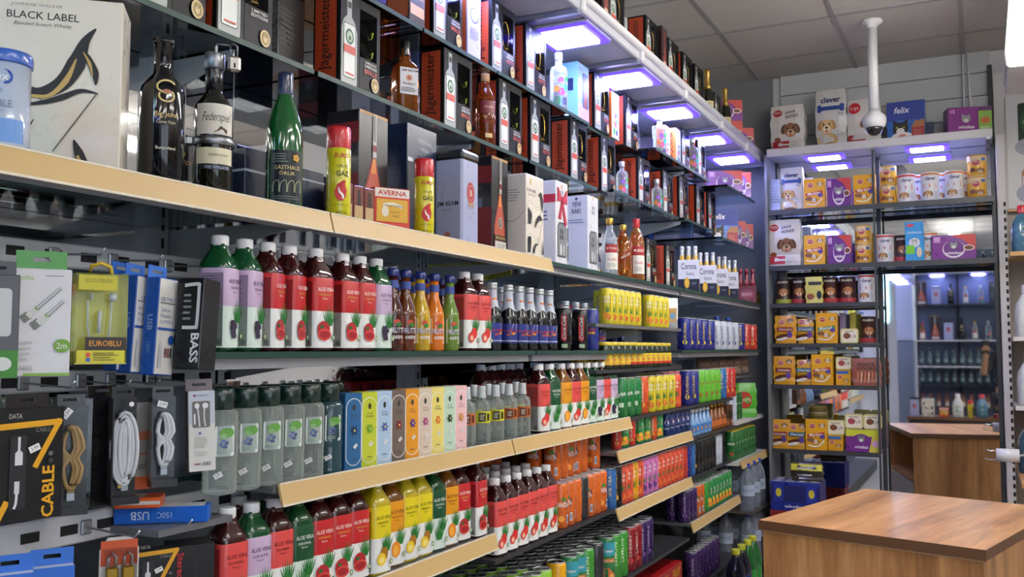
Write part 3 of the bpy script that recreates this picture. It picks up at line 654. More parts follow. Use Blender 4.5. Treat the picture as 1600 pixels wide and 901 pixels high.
# ---- herb liqueur gift set
_jg = {}
def herbset(word, dark=False):
    if (word, dark) in _jg: return _jg[(word, dark)]
    p = Proto('gift_box', 'box'); w, d, h = .168, .085, .235; p.h = h; p.d = d; K = mat('gift_box_black', C('#0e0f11'), .4, spec=.2); x0 = -w/2; xm = -.004
    b = MB(); b.box(x0, xm, -d/2, d/2, 0, h, K, bev=.001); b.box(xm, w/2, -d/2, d/2, 0, .088, K, bev=.001); b.box(w/2-.014, w/2, -d/2, d/2, .088, h, K); b.box(xm, w/2, -d/2, d/2, h-.024, h, K); b.box(xm, w/2, d/2-.006, d/2, .086, h, mat('box_inside_brown', C('#3a2a1c'), .5)); i = p.part('box', b)
    a = Art(front(d), step=.0003); S = ink('#9aa09e', .35); S2 = ink('#d9dcd8', .3)
    a.poly([(x0+.006, .002), (x0+.066, .002), (x0+.068, .012), (x0+.068, .142), (x0+.058, .165), (x0+.045, .178), (x0+.045, .226), (x0+.026, .226), (x0+.026, .178), (x0+.012, .165), (x0+.004, .142), (x0+.004, .012)], S)
    a.rect(x0+.028, .198, x0+.043, .214, ink('#1e2422')); a.rrect(x0+.011, .02, x0+.060, .158, .006, ink('#27332a')); a.rrect(x0+.013, .022, x0+.058, .156, .005, S2)
    a.ell(x0+.0355, .125, .017, .020, ink('#2c5a3a')); a.ell(x0+.0355, .125, .012, .014, ink('#a9c0a4')); a.ell(x0+.0355, .121, .005, .006, ink('#35503c')); a.rect(x0+.012, .082, x0+.059, .102, ink('#c9452c')); a.rect(x0+.018, .028, x0+.053, .032, ink('#c9452c'))
    if word: a.text({'BRILLE': 'UNMÖGLICHE', 'KETTE': 'UNMÖGLICHE', 'EDITION!': 'LIMITED'}[word], .040, .078, .0065, ink('#d8d6d0'), w=.048, bold=.02); a.text('SUPERCOOLE' if word != 'EDITION!' else 'EDITION!', .040, .068, .0075, ink('#d8d6d0'), w=.052, bold=.03)
    if word and word != 'EDITION!': a.text(word, .040, .054, .012, ink('#c9452c'), w=.054, bold=.03)
    a.ell(.058, .026, .016, .019, ink('#d6bd84')); a.ell(.058, .026, .0125, .015, ink('#a98c4c')); a.ell(.058, .024, .006, .008, ink('#d6bd84')); a.stroke([(.050, .037), (.054, .031), (.058, .028), (.062, .031), (.066, .037)], .0015, ink('#5f4a22'))
    l = Art(left(w), a.mb); l.rect(-.036, .008, .030, .228, ink('#ad3c14', .55)); l.text('Jägermeister', -.003, .128, .040, ink('#15110f'), w=.185, bold=.012, rot=pi/2)
    t = Art(top(h), a.mb); t.rect(-w/2, -d/2, w/2, d/2, ink('#121314'))
    p.part('print', a.mb, i)
    if word == 'BRILLE':
        g = MB(); dk = mat('sunglass_lens', C('#0d0f0c'), .1, coat=.8); yl = mat('sunglass_rim_yellow', C('#c8d638'), .35)
        for z in (.112, .165):
            g.add([(.034+.026*cos(t), -.034+.006*sin(t), z+.021*sin(t)) for t in [2*pi*k/14 for k in range(14)]], [tuple(range(14))], dk)
            g.tube([(.034+.026*cos(t), -.036, z+.020*sin(t)) for t in [R(-70+k*16) for k in range(6)]], .0022, 5, yl)
        p.part('sunglasses', g)
    elif word:
        g = MB(); g.tube([(.036+.024*sin(t), -.030, .15+.045*cos(t)) for t in [2*pi*k/20 for k in range(20)]], .002, 5, M_gold, closed=True); g.lathe([(.010, .098), (.012, .1), (.010, .103)], 12, M_gold, .036, -.03); p.part('necklace', g)
    b = MB(); b.add([(xm, -d/2+.0006, .088), (w/2-.014, -d/2+.0006, .088), (w/2-.014, -d/2+.0006, h-.024), (xm, -d/2+.0006, h-.024)], [(0, 1, 2, 3)], M_clear); p.part('window', b)
    _jg[(word, dark)] = p; return p
# ---- named gift boxes and bottles of the wine shelf
def a_jw(a):       # flowing black and gold ribbons; the walking figure itself is left out
    a.text('JOHNNIE WALKER', -.01, .268, .006, ink('#8a857c'), w=.075); a.text('BLACK LABEL', -.0, .252, .012, ink('#2b2926'), w=.105, bold=.01); a.text('Blended Scotch Whisky', .0, .237, .0075, ink('#6a665e'), w=.085, shear=.35)
    for k, z in enumerate((.20, .185)): a.stroke([(-.11+.012*i, z+.012*sin(i*.55+k)-.0022*i*i*.35) for i in range(11)], [.0012]*11, ink((GOLD, '#4a4640')[k]))
    K_, G_ = ink('#1c1a18'), ink(GOLD)
    a.stroke([(-.062, .118), (-.03, .132), (.0, .128), (.03, .145), (.05, .178), (.062, .215), (.078, .238)], [.001, .010, .017, .024, .028, .014, .002], K_); a.stroke([(-.045, .116), (-.015, .122), (.012, .124), (.036, .150), (.05, .186)], [.001, .005, .006, .009, .002], G_)
    a.stroke([(-.04, .105), (.0, .112), (.03, .122), (.058, .135), (.084, .132)], [.001, .006, .010, .007, .001], K_); a.stroke([(.052, .205), (.066, .19), (.078, .165), (.080, .145)], [.002, .010, .012, .001], K_); a.stroke([(.060, .198), (.070, .18), (.075, .16)], [.001, .005, .001], G_)
    a.stroke([(.082, .132), (.020, .035)], .0018, ink('#55504a')); a.stroke([(-.095, .022), (-.06, .045), (-.03, .052), (-.008, .085)], [.022, .016, .006, .001], K_); a.stroke([(-.09, .014), (-.06, .034), (-.035, .045)], [.010, .008, .001], G_)
    a.stroke([(.05, .055), (.058, .035), (.068, .008)], [.002, .014, .018], ink('#231f1b')); a.stroke([(.056, .03), (.066, .01)], [.004, .006], ink(GOLD)); a.text('BLENDED SCOTCH WHISKY', -.01, .012, .004, ink('#b09a64'), w=.075)
JWbig = bx('whisky_gift_box', .235, .09, .285, '#e8dfcb', [('f', a_jw)])
def a_jws(a):
    a.ell(-.03, .178, .006, .008, ink(GOLD)); a.text('BLACK LABEL', -.025, .158, .0075, ink('#3a3632'), w=.062); a.text('Blended Scotch', -.025, .148, .005, ink('#7a746a'), w=.05)
    for z in (.128, .122, .08, .05): a.stroke([(-.06+.012*i, z+.006*sin(i*.8)) for i in range(9)], .0008, ink('#a59a86'))
    a.poly([(-.052, .118), (-.028, .105), (-.024, .098), (-.034, .078), (-.050, .078)], ink('#0e0e10')); a.poly([(-.052, .048), (-.034, .05), (-.030, .04), (-.036, .012), (-.052, .012)], ink('#0e0e10'))
    a.stroke([(.02, .15), (.036, .155), (.046, .14), (.048, .115)], [.002, .012, .016, .003], ink('#2a2622')); a.stroke([(-.006, .072), (.012, .09), (.03, .098), (.046, .094)], [.002, .010, .014, .003], ink('#2a2622')); a.stroke([(.05, .098), (.012, .03)], .0018, ink('#444444')); a.stroke([(-.016, .012), (-.004, .03), (.012, .034)], [.012, .008, .002], ink('#2a2622')); a.stroke([(.046, .045), (.05, .012)], [.002, .010], ink('#2a2622'))
JWsm = bx('whisky_gift_box', .125, .08, .195, '#e4ddd0', [('f', a_jws), ('l', lambda a: (a.lines(-.03, .02, .13, .16, 5, ink('#8f8a9a'), .3), a.stroke([(-.038, .09), (0, .085), (.038, .11)], .0012, ink('#7a7680'))))])
def bow(p):
    b = MB(); m = gloss('#c8304a', .35, .2); y = -.047
    for pts in (((0, .152), (-.035, .182), (-.036, .148)), ((0, .152), (.035, .180), (.036, .146)), ((-.004, .15), (-.03, .108), (-.014, .106), (.002, .146)), ((.004, .15), (.034, .098), (.02, .092), (0, .146))): b.prism(list(pts), y, y+.004, m)
    b.box(-.007, .007, y-.004, y+.004, .143, .161, m, bev=.002); p.part('bow', b, None, 'pink-red ribbon bow')
def a_raki(bowed):
    def f(a):
        a.ell(0, .186, .005, .006, ink('#c9a24e')); a.text('YENI', 0, .172 if bowed else .160, .009, ink('#55565c'), w=.028, bold=.02); a.text('RAKI', 0, .160 if bowed else .148, .009, ink('#55565c'), w=.028, bold=.02)
        a.poly([(-.036, .016), (.030, .016), (.034, .022), (.034, .088), (.026, .1), (-.022, .1), (-.036, .088)], ink('#4c5058')); a.poly([(-.033, .02), (.029, .02), (.031, .086), (.024, .096), (-.02, .096), (-.033, .086)], ink('#83868c'))
        a.text('YENI', -.008, .078, .011, ink('#26282c'), w=.03, bold=.03); a.text('RAKI', -.006, .064, .011, ink('#26282c'), w=.03, bold=.03); a.ell(-.012, .034, .010, .014, ink('#c4c6ca')); a.ell(.010, .034, .008, .014, ink('#b4b6ba'))
        a.rect(.040, .055, .047, .09, ink('#4a4c50')); a.rect(.040, .01, .047, .048, ink('#4a4c50'))
    return f
def a_rakil(a):
    a.ell(0, .182, .004, .004, ink('#2c3a66')); a.text('YENI', 0, .168, .012, ink('#3c4666'), w=.034, bold=.03); a.text('RAKI', 0, .150, .012, ink('#3c4666'), w=.034, bold=.03); a.lines(-.03, .03, .118, .130, 2, ink('#5a76b0'), .3)
Raki1 = bx('raki_gift_box', .098, .085, .198, '#dfe0e6', [('f', a_raki(True)), ('l', lambda a: (a.rect(-.0425, .145, .0425, .165, ink('#c8304a')), a.lines(-.03, .03, .10, .128, 3, ink('#5a6a9a'), .4)))], extra=bow)
Raki2 = bx('raki_gift_box', .098, .085, .19, '#dcdfe8', [('f', a_raki(False)), ('l', a_rakil)])
def a_remy(a):
    a.rect(-.052, .255, .052, .262, ink('#a87a3a'))
    a.poly([(-.040, .004), (.034, .004), (.036, .02), (.034, .075), (.020, .125), (.008, .165), (-.006, .165), (-.020, .125), (-.040, .075)], ink('#8a2a2c')); a.poly([(-.034, .03), (.028, .03), (.028, .075), (.016, .12), (.006, .155), (-.004, .155), (-.016, .12), (-.034, .075)], ink('#b8543c')); a.poly([(-.012, .13), (.010, .13), (.005, .162), (-.003, .162)], ink('#e08a3c'))
    a.rect(-.005, .165, .009, .26, ink('#b9b6b4')); a.rect(-.006, .178, .010, .192, ink('#7a2024')); a.rect(-.003, .2, .004, .258, ink('#6f6c6a')); a.ell(0, .086, .013, .015, ink('#c9c6c2')); a.ell(0, .086, .0105, .0125, ink('#4a4644')); a.stroke([(-.005, .08), (0, .095), (.006, .08)], .002, ink('#d9d6d2'))
    a.rect(-.040, .038, .036, .052, ink('#1e1c1c')); a.text('REMY MARTIN', -.002, .045, .007, ink('#d8b060'), w=.062, bold=.02); a.rect(-.038, .012, .034, .036, ink('#d6d3cc')); a.text('V.S.O.P', -.002, .024, .012, ink('#4a4440'), w=.05)
Remy = bx('cognac_gift_box', .108, .085, .262, '#1a191c', [('f', a_remy), ('l', lambda a: (a.rect(-.0425, .19, .0425, .235, ink('#7a1c22')), a.rect(-.0425, .01, .0425, .125, ink('#7a1c22')), a.rect(-.02, .125, .01, .15, ink('#5f6a80')), a.text('RM', -.005, .175, .012, ink('#6a5a40'), w=.02)))])
def a_wyb(a):
    a.text('WYBOROWA', .01, .205, .010, ink('#c3c8d4'), w=.062, bold=.02); a.text('WÓDKA', .01, .19, .009, ink('#c3c8d4'), w=.036, bold=.02); a.rect(-.065, .052, .065, .165, ink('#3a4250')); a.rect(-.060, .056, .060, .160, ink('#20262f')); a.rect(-.067, .158, -.045, .166, ink('#cfd6e4'))
    a.poly([(.02, .06), (.05, .06), (.05, .12), (.04, .135), (.04, .16), (.03, .16), (.03, .135), (.02, .12)], ink('#5a6470')); a.ell(-.02, .08, .015, .02, ink('#39434e')); a.text('37,5% vol', .02, .03, .008, ink('#9aa4b8'), w=.06)
Wyb = bx('vodka_gift_box', .135, .09, .235, '#1a2748', [('f', a_wyb), ('l', lambda a: (a.lines(-.032, .03, .07, .15, 13, ink('#40527e'), .3), a.rect(-.045, .028, -.02, .034, ink('#cfd6e4'))))])
def tinlid(p):
    b = MB(); b.box(-.047, .047, -.047, .047, .185, .207, mat('tin_lid_black', C('#0e1013'), .25, coat=.5), bev=.006); p.part('lid', b)
def a_beam(a):
    a.text('JIM BEAM', 0, .088, .013, ink('#1c1c26'), w=.066, bold=.03); a.text('BOURBON', 0, .076, .004, ink('#6a6a7a'), w=.03); a.ell(.0, .022, .01, .006, ink('#b87a6a'))
def a_beamf(a):
    a.ell(.0, .115, .021, .024, ink('#b23a3a')); a.ell(0, .115, .016, .018, ink('#c9605a')); a.ell(0, .115, .012, .014, ink('#a82c30')); a.text('B', 0, .115, .014, ink('#e8d8c8'), bold=.02)
    for s in (-1, 0, 1): a.poly([(s*.01-.004, .094), (s*.01+.004, .094), (s*.013, .078)], ink('#cf9a5a'))
BeamTin = bx('bourbon_tin', .09, .09, .19, '#a9aed0', [('f', a_beamf), ('l', a_beam)], cat_='tin', bev=.006, extra=tinlid, part='tin')
def a_av(a):
    a.rect(-.044, .078, .044, .098, ink('#ece6da')); a.text('AVERNA', 0, .088, .012, ink('#c8242a'), w=.074, bold=.05); a.rect(-.040, .02, .040, .073, ink('#e6b13a')); a.ell(-.018, .044, .009, .013, ink('#efe6cc')); a.stroke([(-.024, .058), (0, .062), (.026, .056)], .008, ink('#efe6cc')); a.text('Amaro Siciliano', .003, .0585, .0055, ink('#3a2a1c'), w=.048, shear=.2); a.text('Liqueur', .006, .043, .005, ink('#6a4a1c'), w=.028); a.text('70cl', .008, .034, .005, ink('#6a4a1c'), w=.016); a.rect(-.026, .010, .026, .017, ink('#e0483c'))
Averna = bx('liqueur_carton', .092, .05, .1, '#d8402c', [('f', a_av)])
Avmini = bx('liqueur_carton', .03, .05, .09, '#7a3a2c', [('f', lambda a: (a.rect(-.012, .01, .012, .045, ink('#c8a878')), a.poly([(-.006, .045), (.006, .045), (.003, .08), (-.003, .08)], ink('#241410'))))])
NavyBox = bx('navy_gift_box', .075, .075, .115, '#232b45', [('f', lambda a: a.rect(-.0375, .09, .0375, .094, ink('#aab2c4')))])
NavyTall = bx('navy_gift_box', .06, .07, .13, '#1d2740', [('f', lambda a: a.rect(-.03, .082, .03, .087, ink('#b9c2cf'))), ('l', lambda a: a.rect(-.035, .082, .035, .087, ink('#b9c2cf')))])
CylTin = Proto('round_gift_tin', 'tin'); _b = MB(); _b.lathe([(.034, 0), (.036, .002), (.036, .045), (.036, .05), (.036, .06), (.036, .12), (.036, .125), (.035, .135)], 22, [gloss('#8e2a36'), gloss('#8e2a36'), ink('#c8c8cc'), gloss('#1b1a22'), gloss('#1b1a22'), gloss('#8e2a36'), gloss('#1b1a22')]); CylTin.part('tin', _b)
_a = Art(cyl(.036), seg=.006); _a.text('SCOTCH', 0, .085, .008, ink(GOLD), w=.036); _a.ell(0, .102, .005, .006, ink(GOLD)); CylTin.part('print', _a.mb, 0)

def d_bigjohn(a):
    a.stroke([(.014*cos(t)*(1 if t < 4 else .8), .152+.010*sin(t)) for t in [R(30+k*20) for k in range(14)]], .0028, ink('#d9bd7c')); a.stroke([(.011*cos(t), .138+.009*sin(t)) for t in [R(150+k*20) for k in range(14)]], .0028, ink('#d9bd7c')); a.ell(0, .145, .006, .003, ink('#b86a4a'))
    a.text('Big John', 0, .108, .011, ink('#d9bd7c'), w=.034, bold=.02); a.text('Cuvee Noir', 0, .097, .005, ink('#d9cfae'), w=.028); a.text('Burgenland', 0, .056, .006, ink('#e0d8c0'), w=.028, bold=.02)
BigJohn = bottle('bigjohn', wineprof(.235, .034), GL_black, draw=(.034, d_bigjohn))
def d_fed(a):
    a.text('Federspiel', .002, .133, .020, ink('#4a443c'), w=.05, shear=.4); a.poly([(-.004, .108), (.02, .108), (.02, .114), (.008, .12), (.002, .112)], ink('#5a4034')); a.text('GRÜNER VELTLINER', .006, .07, .0045, ink('#7a7462'), w=.034); a.rect(-.026, .044, .026, .052, ink('#14161c')); a.text('FREIE WEINGARTEN', .004, .048, .005, ink('#a9b8d8'), w=.04)
Fed = bottle('fed', wineprof(.24, .033), GL_olive, cap=([(.0145, .185), (.0148, .21), (.0148, .235), (.014, .24)], gloss('#15161c')), label=[(.033, .105, .158, ink('#d9d4c6'), 1.05), (.033, .054, .082, ink('#dcd4b4'), 1.05)], draw=(.033, d_fed))
def secur(p):
    m = metal('#8e9094', .35); b = MB(); b.lathe([(.0355, .088), (.037, .09), (.037, .100), (.0355, .102)], 24, m, cap=False); b.box(-.046, -.034, -.012, .004, .088, .102, m, bev=.002); p.part('strap', b, None, 'steel security strap')
    b = MB(); b.lathe([(.0165, .224), (.018, .226), (.018, .250), (.0165, .254)], 20, m); b.box(-.002, .002, -.02, .0, .25, .262, m); b.tube([(.0, 0, .254), (.002, -.012, .268), (.022, -.012, .268)], .0016, 6, m); p.part('security_cap', b)
    b = MB(); b.tube([(.024, -.012, .250), (.024, -.012, .268), (.030, -.012, .272), (.036, -.012, .268), (.036, -.012, .25)], .0018, 6, m); b.box(.020, .042, -.018, -.006, .222, .250, metal('#a9a49c', .4), bev=.004); b.tube([(.031, -.012, .222), (.031, -.012, .10)], .0014, 6, m); b.box(.0295, .0325, -.0192, -.018, .228, .236, M_dark); p.part('padlock', b, None, 'small steel padlock')
secur(Fed)
def d_orl(a):
    a.rect(-.030, .012, .032, .105, ink('#0d1720'))
    for k in range(5): t = 2*pi*k/5; a.ell(.016+.004*cos(t), .092+.004*sin(t), .003, .003, ink('#e0a83c'), n=8)
    a.text('GASTHAUS', 0, .074, .0075, ink('#d9c48a'), w=.044, bold=.02); a.text('ÖRLIK', 0, .064, .0075, ink('#d9c48a'), w=.026, bold=.02); a.lines(-.024, .002, .082, .1, 4, ink('#8a9488'), .3)
    for k in range(4): a.stroke([(-.024+.012*k, .03), (-.022+.012*k, .046), (-.014+.012*k, .05), (-.013+.012*k, .03)], .0015, ink('#9aa27e'))
    a.lines(-.022, .022, .016, .024, 2, ink('#7c8a80'), .3)
Orlik = bottle('orlik', [(.03, 0), (.0325, .006), (.0325, .135), (.030, .158), (.022, .185), (.0145, .205), (.0125, .222), (.0125, .245)], GL_green, cap=([(.0132, .205), (.0138, .208), (.0138, .246), (.013, .252)], gloss('#1c2a4c')), draw=(.0325, d_orl))
def d_gas(a):
    a.text('EURO', .002, .128, .009, ink('#c8402c'), w=.028, bold=.05); a.text('TÖLTŐ', .004, .107, .007, ink('#4a4a14'), w=.024, bold=.02); a.text('GÁZ', .004, .093, .013, ink('#22220e'), w=.026, bold=.03)
    a.poly([(-.010, .045), (-.012, .056), (-.006, .070), (.004, .078), (.010, .078), (.008, .07), (.012, .058), (.010, .045), (.004, .037), (-.004, .037)], ink('#cf2a30')); a.stroke([(-.004, .064), (-.002, .055), (.004, .048), (.004, .041)], [.001, .004, .0045, .003], ink('#f2ece8'))
    a.text('GÁZÖNGYÚJTÓ', .002, .029, .004, ink('#55551a'), w=.034); a.text('270 ml', .002, .014, .005, ink('#33330e'), w=.02)
Gas = bottle('gas', [(.0235, 0), (.0245, .003), (.0245, .142), (.023, .145)], gloss('#d8cf1c', .25), cap=([(.0235, .143), (.0238, .145), (.0238, .182), (.0225, .187)], gloss('#cf2026', .3)), draw=(.0245, d_gas), nm='gas_canister', cat_='canister')
def d_beamb(a):
    a.text('JIM BEAM', .002, .115, .008, ink('#2a2220'), w=.05, bold=.03); a.ell(0, .095, .010, .010, ink('#d9b49a')); a.ell(0, .095, .007, .007, ink('#b86a5a')); a.text('BOURBON', 0, .078, .006, ink('#3a3230'), w=.036); a.lines(-.024, .024, .054, .068, 3, ink('#5a5450'), .4)
BeamB = bottle('beamb', [(.030, 0), (.033, .005), (.033, .125), (.030, .135), (.016, .150), (.0135, .158), (.0135, .185)], GL_amber, cap=([(.0150, .165), (.0155, .168), (.0155, .205), (.0145, .21)], gloss('#16171d')), label=[(.033, .048, .124, ink('#d9d6dc'), .82)], draw=(.033, d_beamb), sq=.7, nm='whisky_bottle')
def d_amb(a): a.rect(-.03, .10, .03, .14, ink('#6a1c22')); a.text('WALKER', 0, .12, .006, ink('#c89a7a'), w=.03); a.rect(-.012, .02, .012, .034, ink('#caa86a'))
AmberB = bottle('amberb', [(.030, 0), (.033, .005), (.033, .14), (.030, .158), (.020, .180), (.013, .197), (.0125, .22)], mat('dark_whisky', C('#b8581c'), .05, kind='liquid', noise=0), cap=([(.014, .208), (.0145, .21), (.0145, .232), (.0135, .235)], mat('cork_stopper', C('#b08050'), .6)), draw=(.033, d_amb), nm='whisky_bottle')
def d_red(w1):
    def f(a): a.rect(-.024, .078, .024, .105, ink('#a8222a')); a.text(w1, 0, .092, .008, ink('#f0e6d8'), w=.04, bold=.02); a.rect(-.024, .02, .024, .077, ink('#e6e0d2')); a.text('Vodka', 0, .055, .010, ink('#b03a34'), w=.03, shear=.4); a.lines(-.016, .016, .028, .042, 3, ink('#8a8478'), .3)
    return f
StolB = bottle('stol', [(.025, 0), (.027, .005), (.027, .115), (.020, .14), (.0115, .158), (.011, .185)], GL_clear, cap=([(.012, .175), (.0125, .177), (.0125, .195), (.0115, .198)], M_gold), draw=(.027, d_red('STOLI')), nm='vodka_bottle')
RedB = bottle('redb', [(.027, 0), (.029, .005), (.029, .12), (.022, .145), (.012, .165), (.0115, .192)], mat('pale_whisky', C('#dc9a50'), .04, kind='liquid', noise=0), cap=([(.0125, .165), (.013, .168), (.013, .192), (.0122, .194)], gloss('#b02028')), draw=(.029, d_red('RED')), nm='whisky_bottle')
RedB2 = bottle('redb2', [(.027, 0), (.029, .005), (.029, .12), (.022, .145), (.012, .165), (.0115, .192)], GL_amber, cap=([(.0125, .178), (.013, .18), (.013, .198), (.0122, .2)], M_gold), draw=(.029, lambda a: (a.poly([(-.028, .05), (.028, .085), (.028, .12), (-.028, .085)], ink('#a8222a')), a.text('WALKER', 0, .085, .008, ink('#e8d8c0'), w=.04, rot=.5))), nm='whisky_bottle')
def d_abs(a):
    for k, (x, z, r_, c) in enumerate(((-.016, .03, .016, '#2ea84a'), (.012, .028, .014, '#1f2f8a'), (.0, .06, .014, '#d8407a'), (-.018, .07, .012, '#e8862a'), (.016, .075, .013, '#3ab0b0'), (-.004, .1, .013, '#8a4ac0'), (.018, .105, .01, '#2ea84a'))): a.poly([(x+r_*cos(t+k)*(1 if j % 2 else .7), z+r_*sin(t+k)) for j, t in enumerate([2*pi*q/6 for q in range(6)])], ink(c))
    a.text('VODKA', 0, .125, .008, ink('#31439a'), w=.036, bold=.03)
AbsB = bottle('absb', [(.028, 0), (.031, .006), (.031, .135), (.027, .150), (.013, .158), (.012, .178)], GL_clear, cap=([(.0135, .176), (.0145, .178), (.0145, .2), (.0135, .203)], M_lid), draw=(.031, d_abs), nm='vodka_bottle')
AbsBox = bx('vodka_gift_box', .115, .08, .235, '#9ec4e8', [('f', lambda a: (a.rect(-.0575, .0, .0575, .07, ink('#d8b8d0')), a.rect(-.010, .06, .046, .2, ink('#2a3a6a')), a.rect(-.006, .064, .042, .196, ink('#4a5a8a')), a.poly([(.006, .064), (.034, .064), (.034, .13), (.025, .145), (.025, .17), (.015, .17), (.015, .145), (.006, .13)], ink('#a84a3a')), a.text('VODKA', -.034, .21, .01, ink('#5a6ab0'), w=.03), a.text('GLITTER', .012, .03, .007, ink('#c86a8a'), w=.04))), ('l', lambda a: (a.rect(-.04, 0, .04, .235, ink('#8fd0ea')), a.rect(-.02, .12, .02, .17, ink('#2a3a6a'))))])
RainBox = bx('vodka_gift_box', .09, .075, .2, '#cfd2e4', [('f', d_abs), ('l', lambda a: (a.rect(-.012, 0, .037, .2, ink('#d86a1c')), a.text('LIQUEUR', .012, .1, .022, ink('#1c1410'), w=.16, bold=.03, rot=pi/2), a.poly([(-.037, .02), (-.014, .06), (-.014, .1), (-.037, .08)], ink('#2ea84a')), a.poly([(-.037, .09), (-.014, .11), (-.014, .15), (-.037, .13)], ink('#2a3a9a')))) ])
BrownBox = bx('liqueur_gift_box', .08, .08, .23, '#33241c', [('f', lambda a: (a.rect(-.035, .03, .035, .06, ink('#d8a878')), a.rect(-.03, .08, .03, .2, ink('#8a4a1c')))), ('l', lambda a: a.rect(-.035, .02, .035, .21, ink('#9a4416')))])
PaleBox = bx('gin_gift_box', .085, .08, .225, '#a9a8cc', [('f', lambda a: (a.ell(0, .14, .028, .026, ink('#5a567e')), a.ell(0, .14, .022, .02, ink('#b8b6d4')), a.text('GIN', 0, .14, .01, ink('#4a466e')), a.lines(-.03, .03, .06, .1, 6, ink('#6a668c'), .35))), ('l', lambda a: a.rect(-.035, .0, .035, .22, ink('#b85a30')))])
BlkBox = bx('liqueur_gift_box', .08, .08, .24, '#2a1416', [('f', lambda a: (a.poly([(-.02, .02), (.02, .02), (.02, .1), (.008, .14), (.008, .22), (-.008, .22), (-.008, .14), (-.02, .1)], ink('#8a3a34')), a.rect(-.018, .05, .018, .085, ink('#d8b8a0'))))])
def d_ch(a): a.rect(-.024, .05, .024, .1, ink('#c8b88a')); a.text('SEKT', 0, .085, .008, ink('#6a5a2c'), w=.024); a.lines(-.016, .016, .058, .074, 3, ink('#8a7a4c'), .3)
Champ = bottle('champ', [(.030, 0), (.032, .005), (.032, .115), (.027, .15), (.016, .185), (.0135, .205), (.0135, .24)], GL_cham, cap=([(.0235, .163), (.0165, .186), (.0142, .206), (.0142, .245), (.016, .248), (.016, .264), (.012, .268)], metal('#a8894a', .45)), draw=(.032, d_ch), nm='sparkling_wine_bottle')

# ---- eye-level drinks
def d_frut(c):
    def f(a):
        a.rrect(-.020, .018, .020, .082, .005, ink('#e9e2d4' if c != '#5a2418' else '#b83a30')); a.rrect(-.018, .020, .018, .080, .004, ink(c)); a.text('FRUTTI', 0, .048, .013, ink('#26348c'), w=.036, bold=.06); a.text('FRUTTI', 0, .0482, .0125, ink('#eef0f4'), w=.034, bold=.01); a.text('extra', .002, .033, .009, ink('#f2efe8'), w=.026, bold=.03); a.ell(0, .068, .008, .006, ink('#d8503a')); a.ell(.004, .062, .006, .005, ink(LEAF))
    return f
def frut(nm, liquid, lab):
    return bottle('frut'+nm, [(.0235, 0), (.0255, .004), (.0255, .085), (.024, .098), (.016, .120), (.0118, .138), (.0112, .178)], gloss(liquid, .1, .8), cap=([(.0135, .176), (.0142, .178), (.0142, .19), (.012, .195)], gloss('#26357e')), label=[(.0125, .148, .166, ink('#4458a4'), 3.14)], draw=(.0255, d_frut(lab)), nm='fruit_soda_bottle')
FRUT = dict(cola=('#4a1c14', '#5a2418'), brown=('#6a3414', '#9a5420'), yellow=('#d0a82a', '#e0c03a'), orange=('#e07a1c', '#ec8a2a'), green=('#6f8f3a', '#8aa84a'))
def d_rb(a):
    for x in (0, .081): 
        a.rect(x-.030, .022, x+.030, .078, ink('#27378c')); a.poly([(x-.03, .022), (x+.006, .022), (x+.014, .05), (x-.03, .05)], ink('#b9bcc4')); a.poly([(x+.004, .05), (x+.024, .05), (x+.028, .078), (x+.012, .078)], ink('#c3c6cc')); a.rect(x-.03, .027, x+.03, .029, ink('#e0e2e8')); a.text('RedBull', x+.002, .0575, .008, ink('#b8324a'), w=.044, bold=.03); a.ell(x+.012, .049, .006, .004, ink('#d8862a')); a.ell(x-.002, .046, .006, .003, ink('#c84a3a'))
RBull = bottle('rbull', [(.0235, 0), (.026, .004), (.026, .092), (.0245, .102), (.018, .125), (.0135, .15), (.0128, .178)], gloss('#0d0e14', .12, .7), cap=([(.0135, .174), (.0145, .175), (.0145, .181), (.0138, .182), (.0145, .183), (.0145, .19), (.0135, .192)], M_lid), draw=(.026, d_rb), nm='energy_drink_bottle')
def rbfoil(p):
    b = MB(); m = gloss('#c3c8d6', .25); n = 24
    o = []
    for z, r in ((.173, .0136), (.15, .0142), (.125, .0187)): o += [((r)*cos(2*pi*k/n), r*sin(2*pi*k/n), z) for k in range(n)]
    for k in range(n):
        ph = abs(((k/n*2) % 1)*2-1); z = .108+.017*(1-ph)*1.0; r = .0187+(.125-z)*.33; o.append((r*cos(2*pi*k/n), r*sin(2*pi*k/n), z))
    b.add(o, [(i*n+(k+1) % n, i*n+k, (i+1)*n+k, (i+1)*n+(k+1) % n) for i in range(3) for k in range(n)], m, True); p.part('foil', b, None, 'pointed silver neck foil')
    a = Art(cyl(.0155), seg=.006); a.ell(-.004, .146, .004, .0025, ink('#d8562a')); a.ell(.004, .146, .004, .0025, ink('#d8562a')); a.ell(0, .147, .0025, .0025, ink('#e8b23a')); p.part('emblem', a.mb)
rbfoil(RBull)
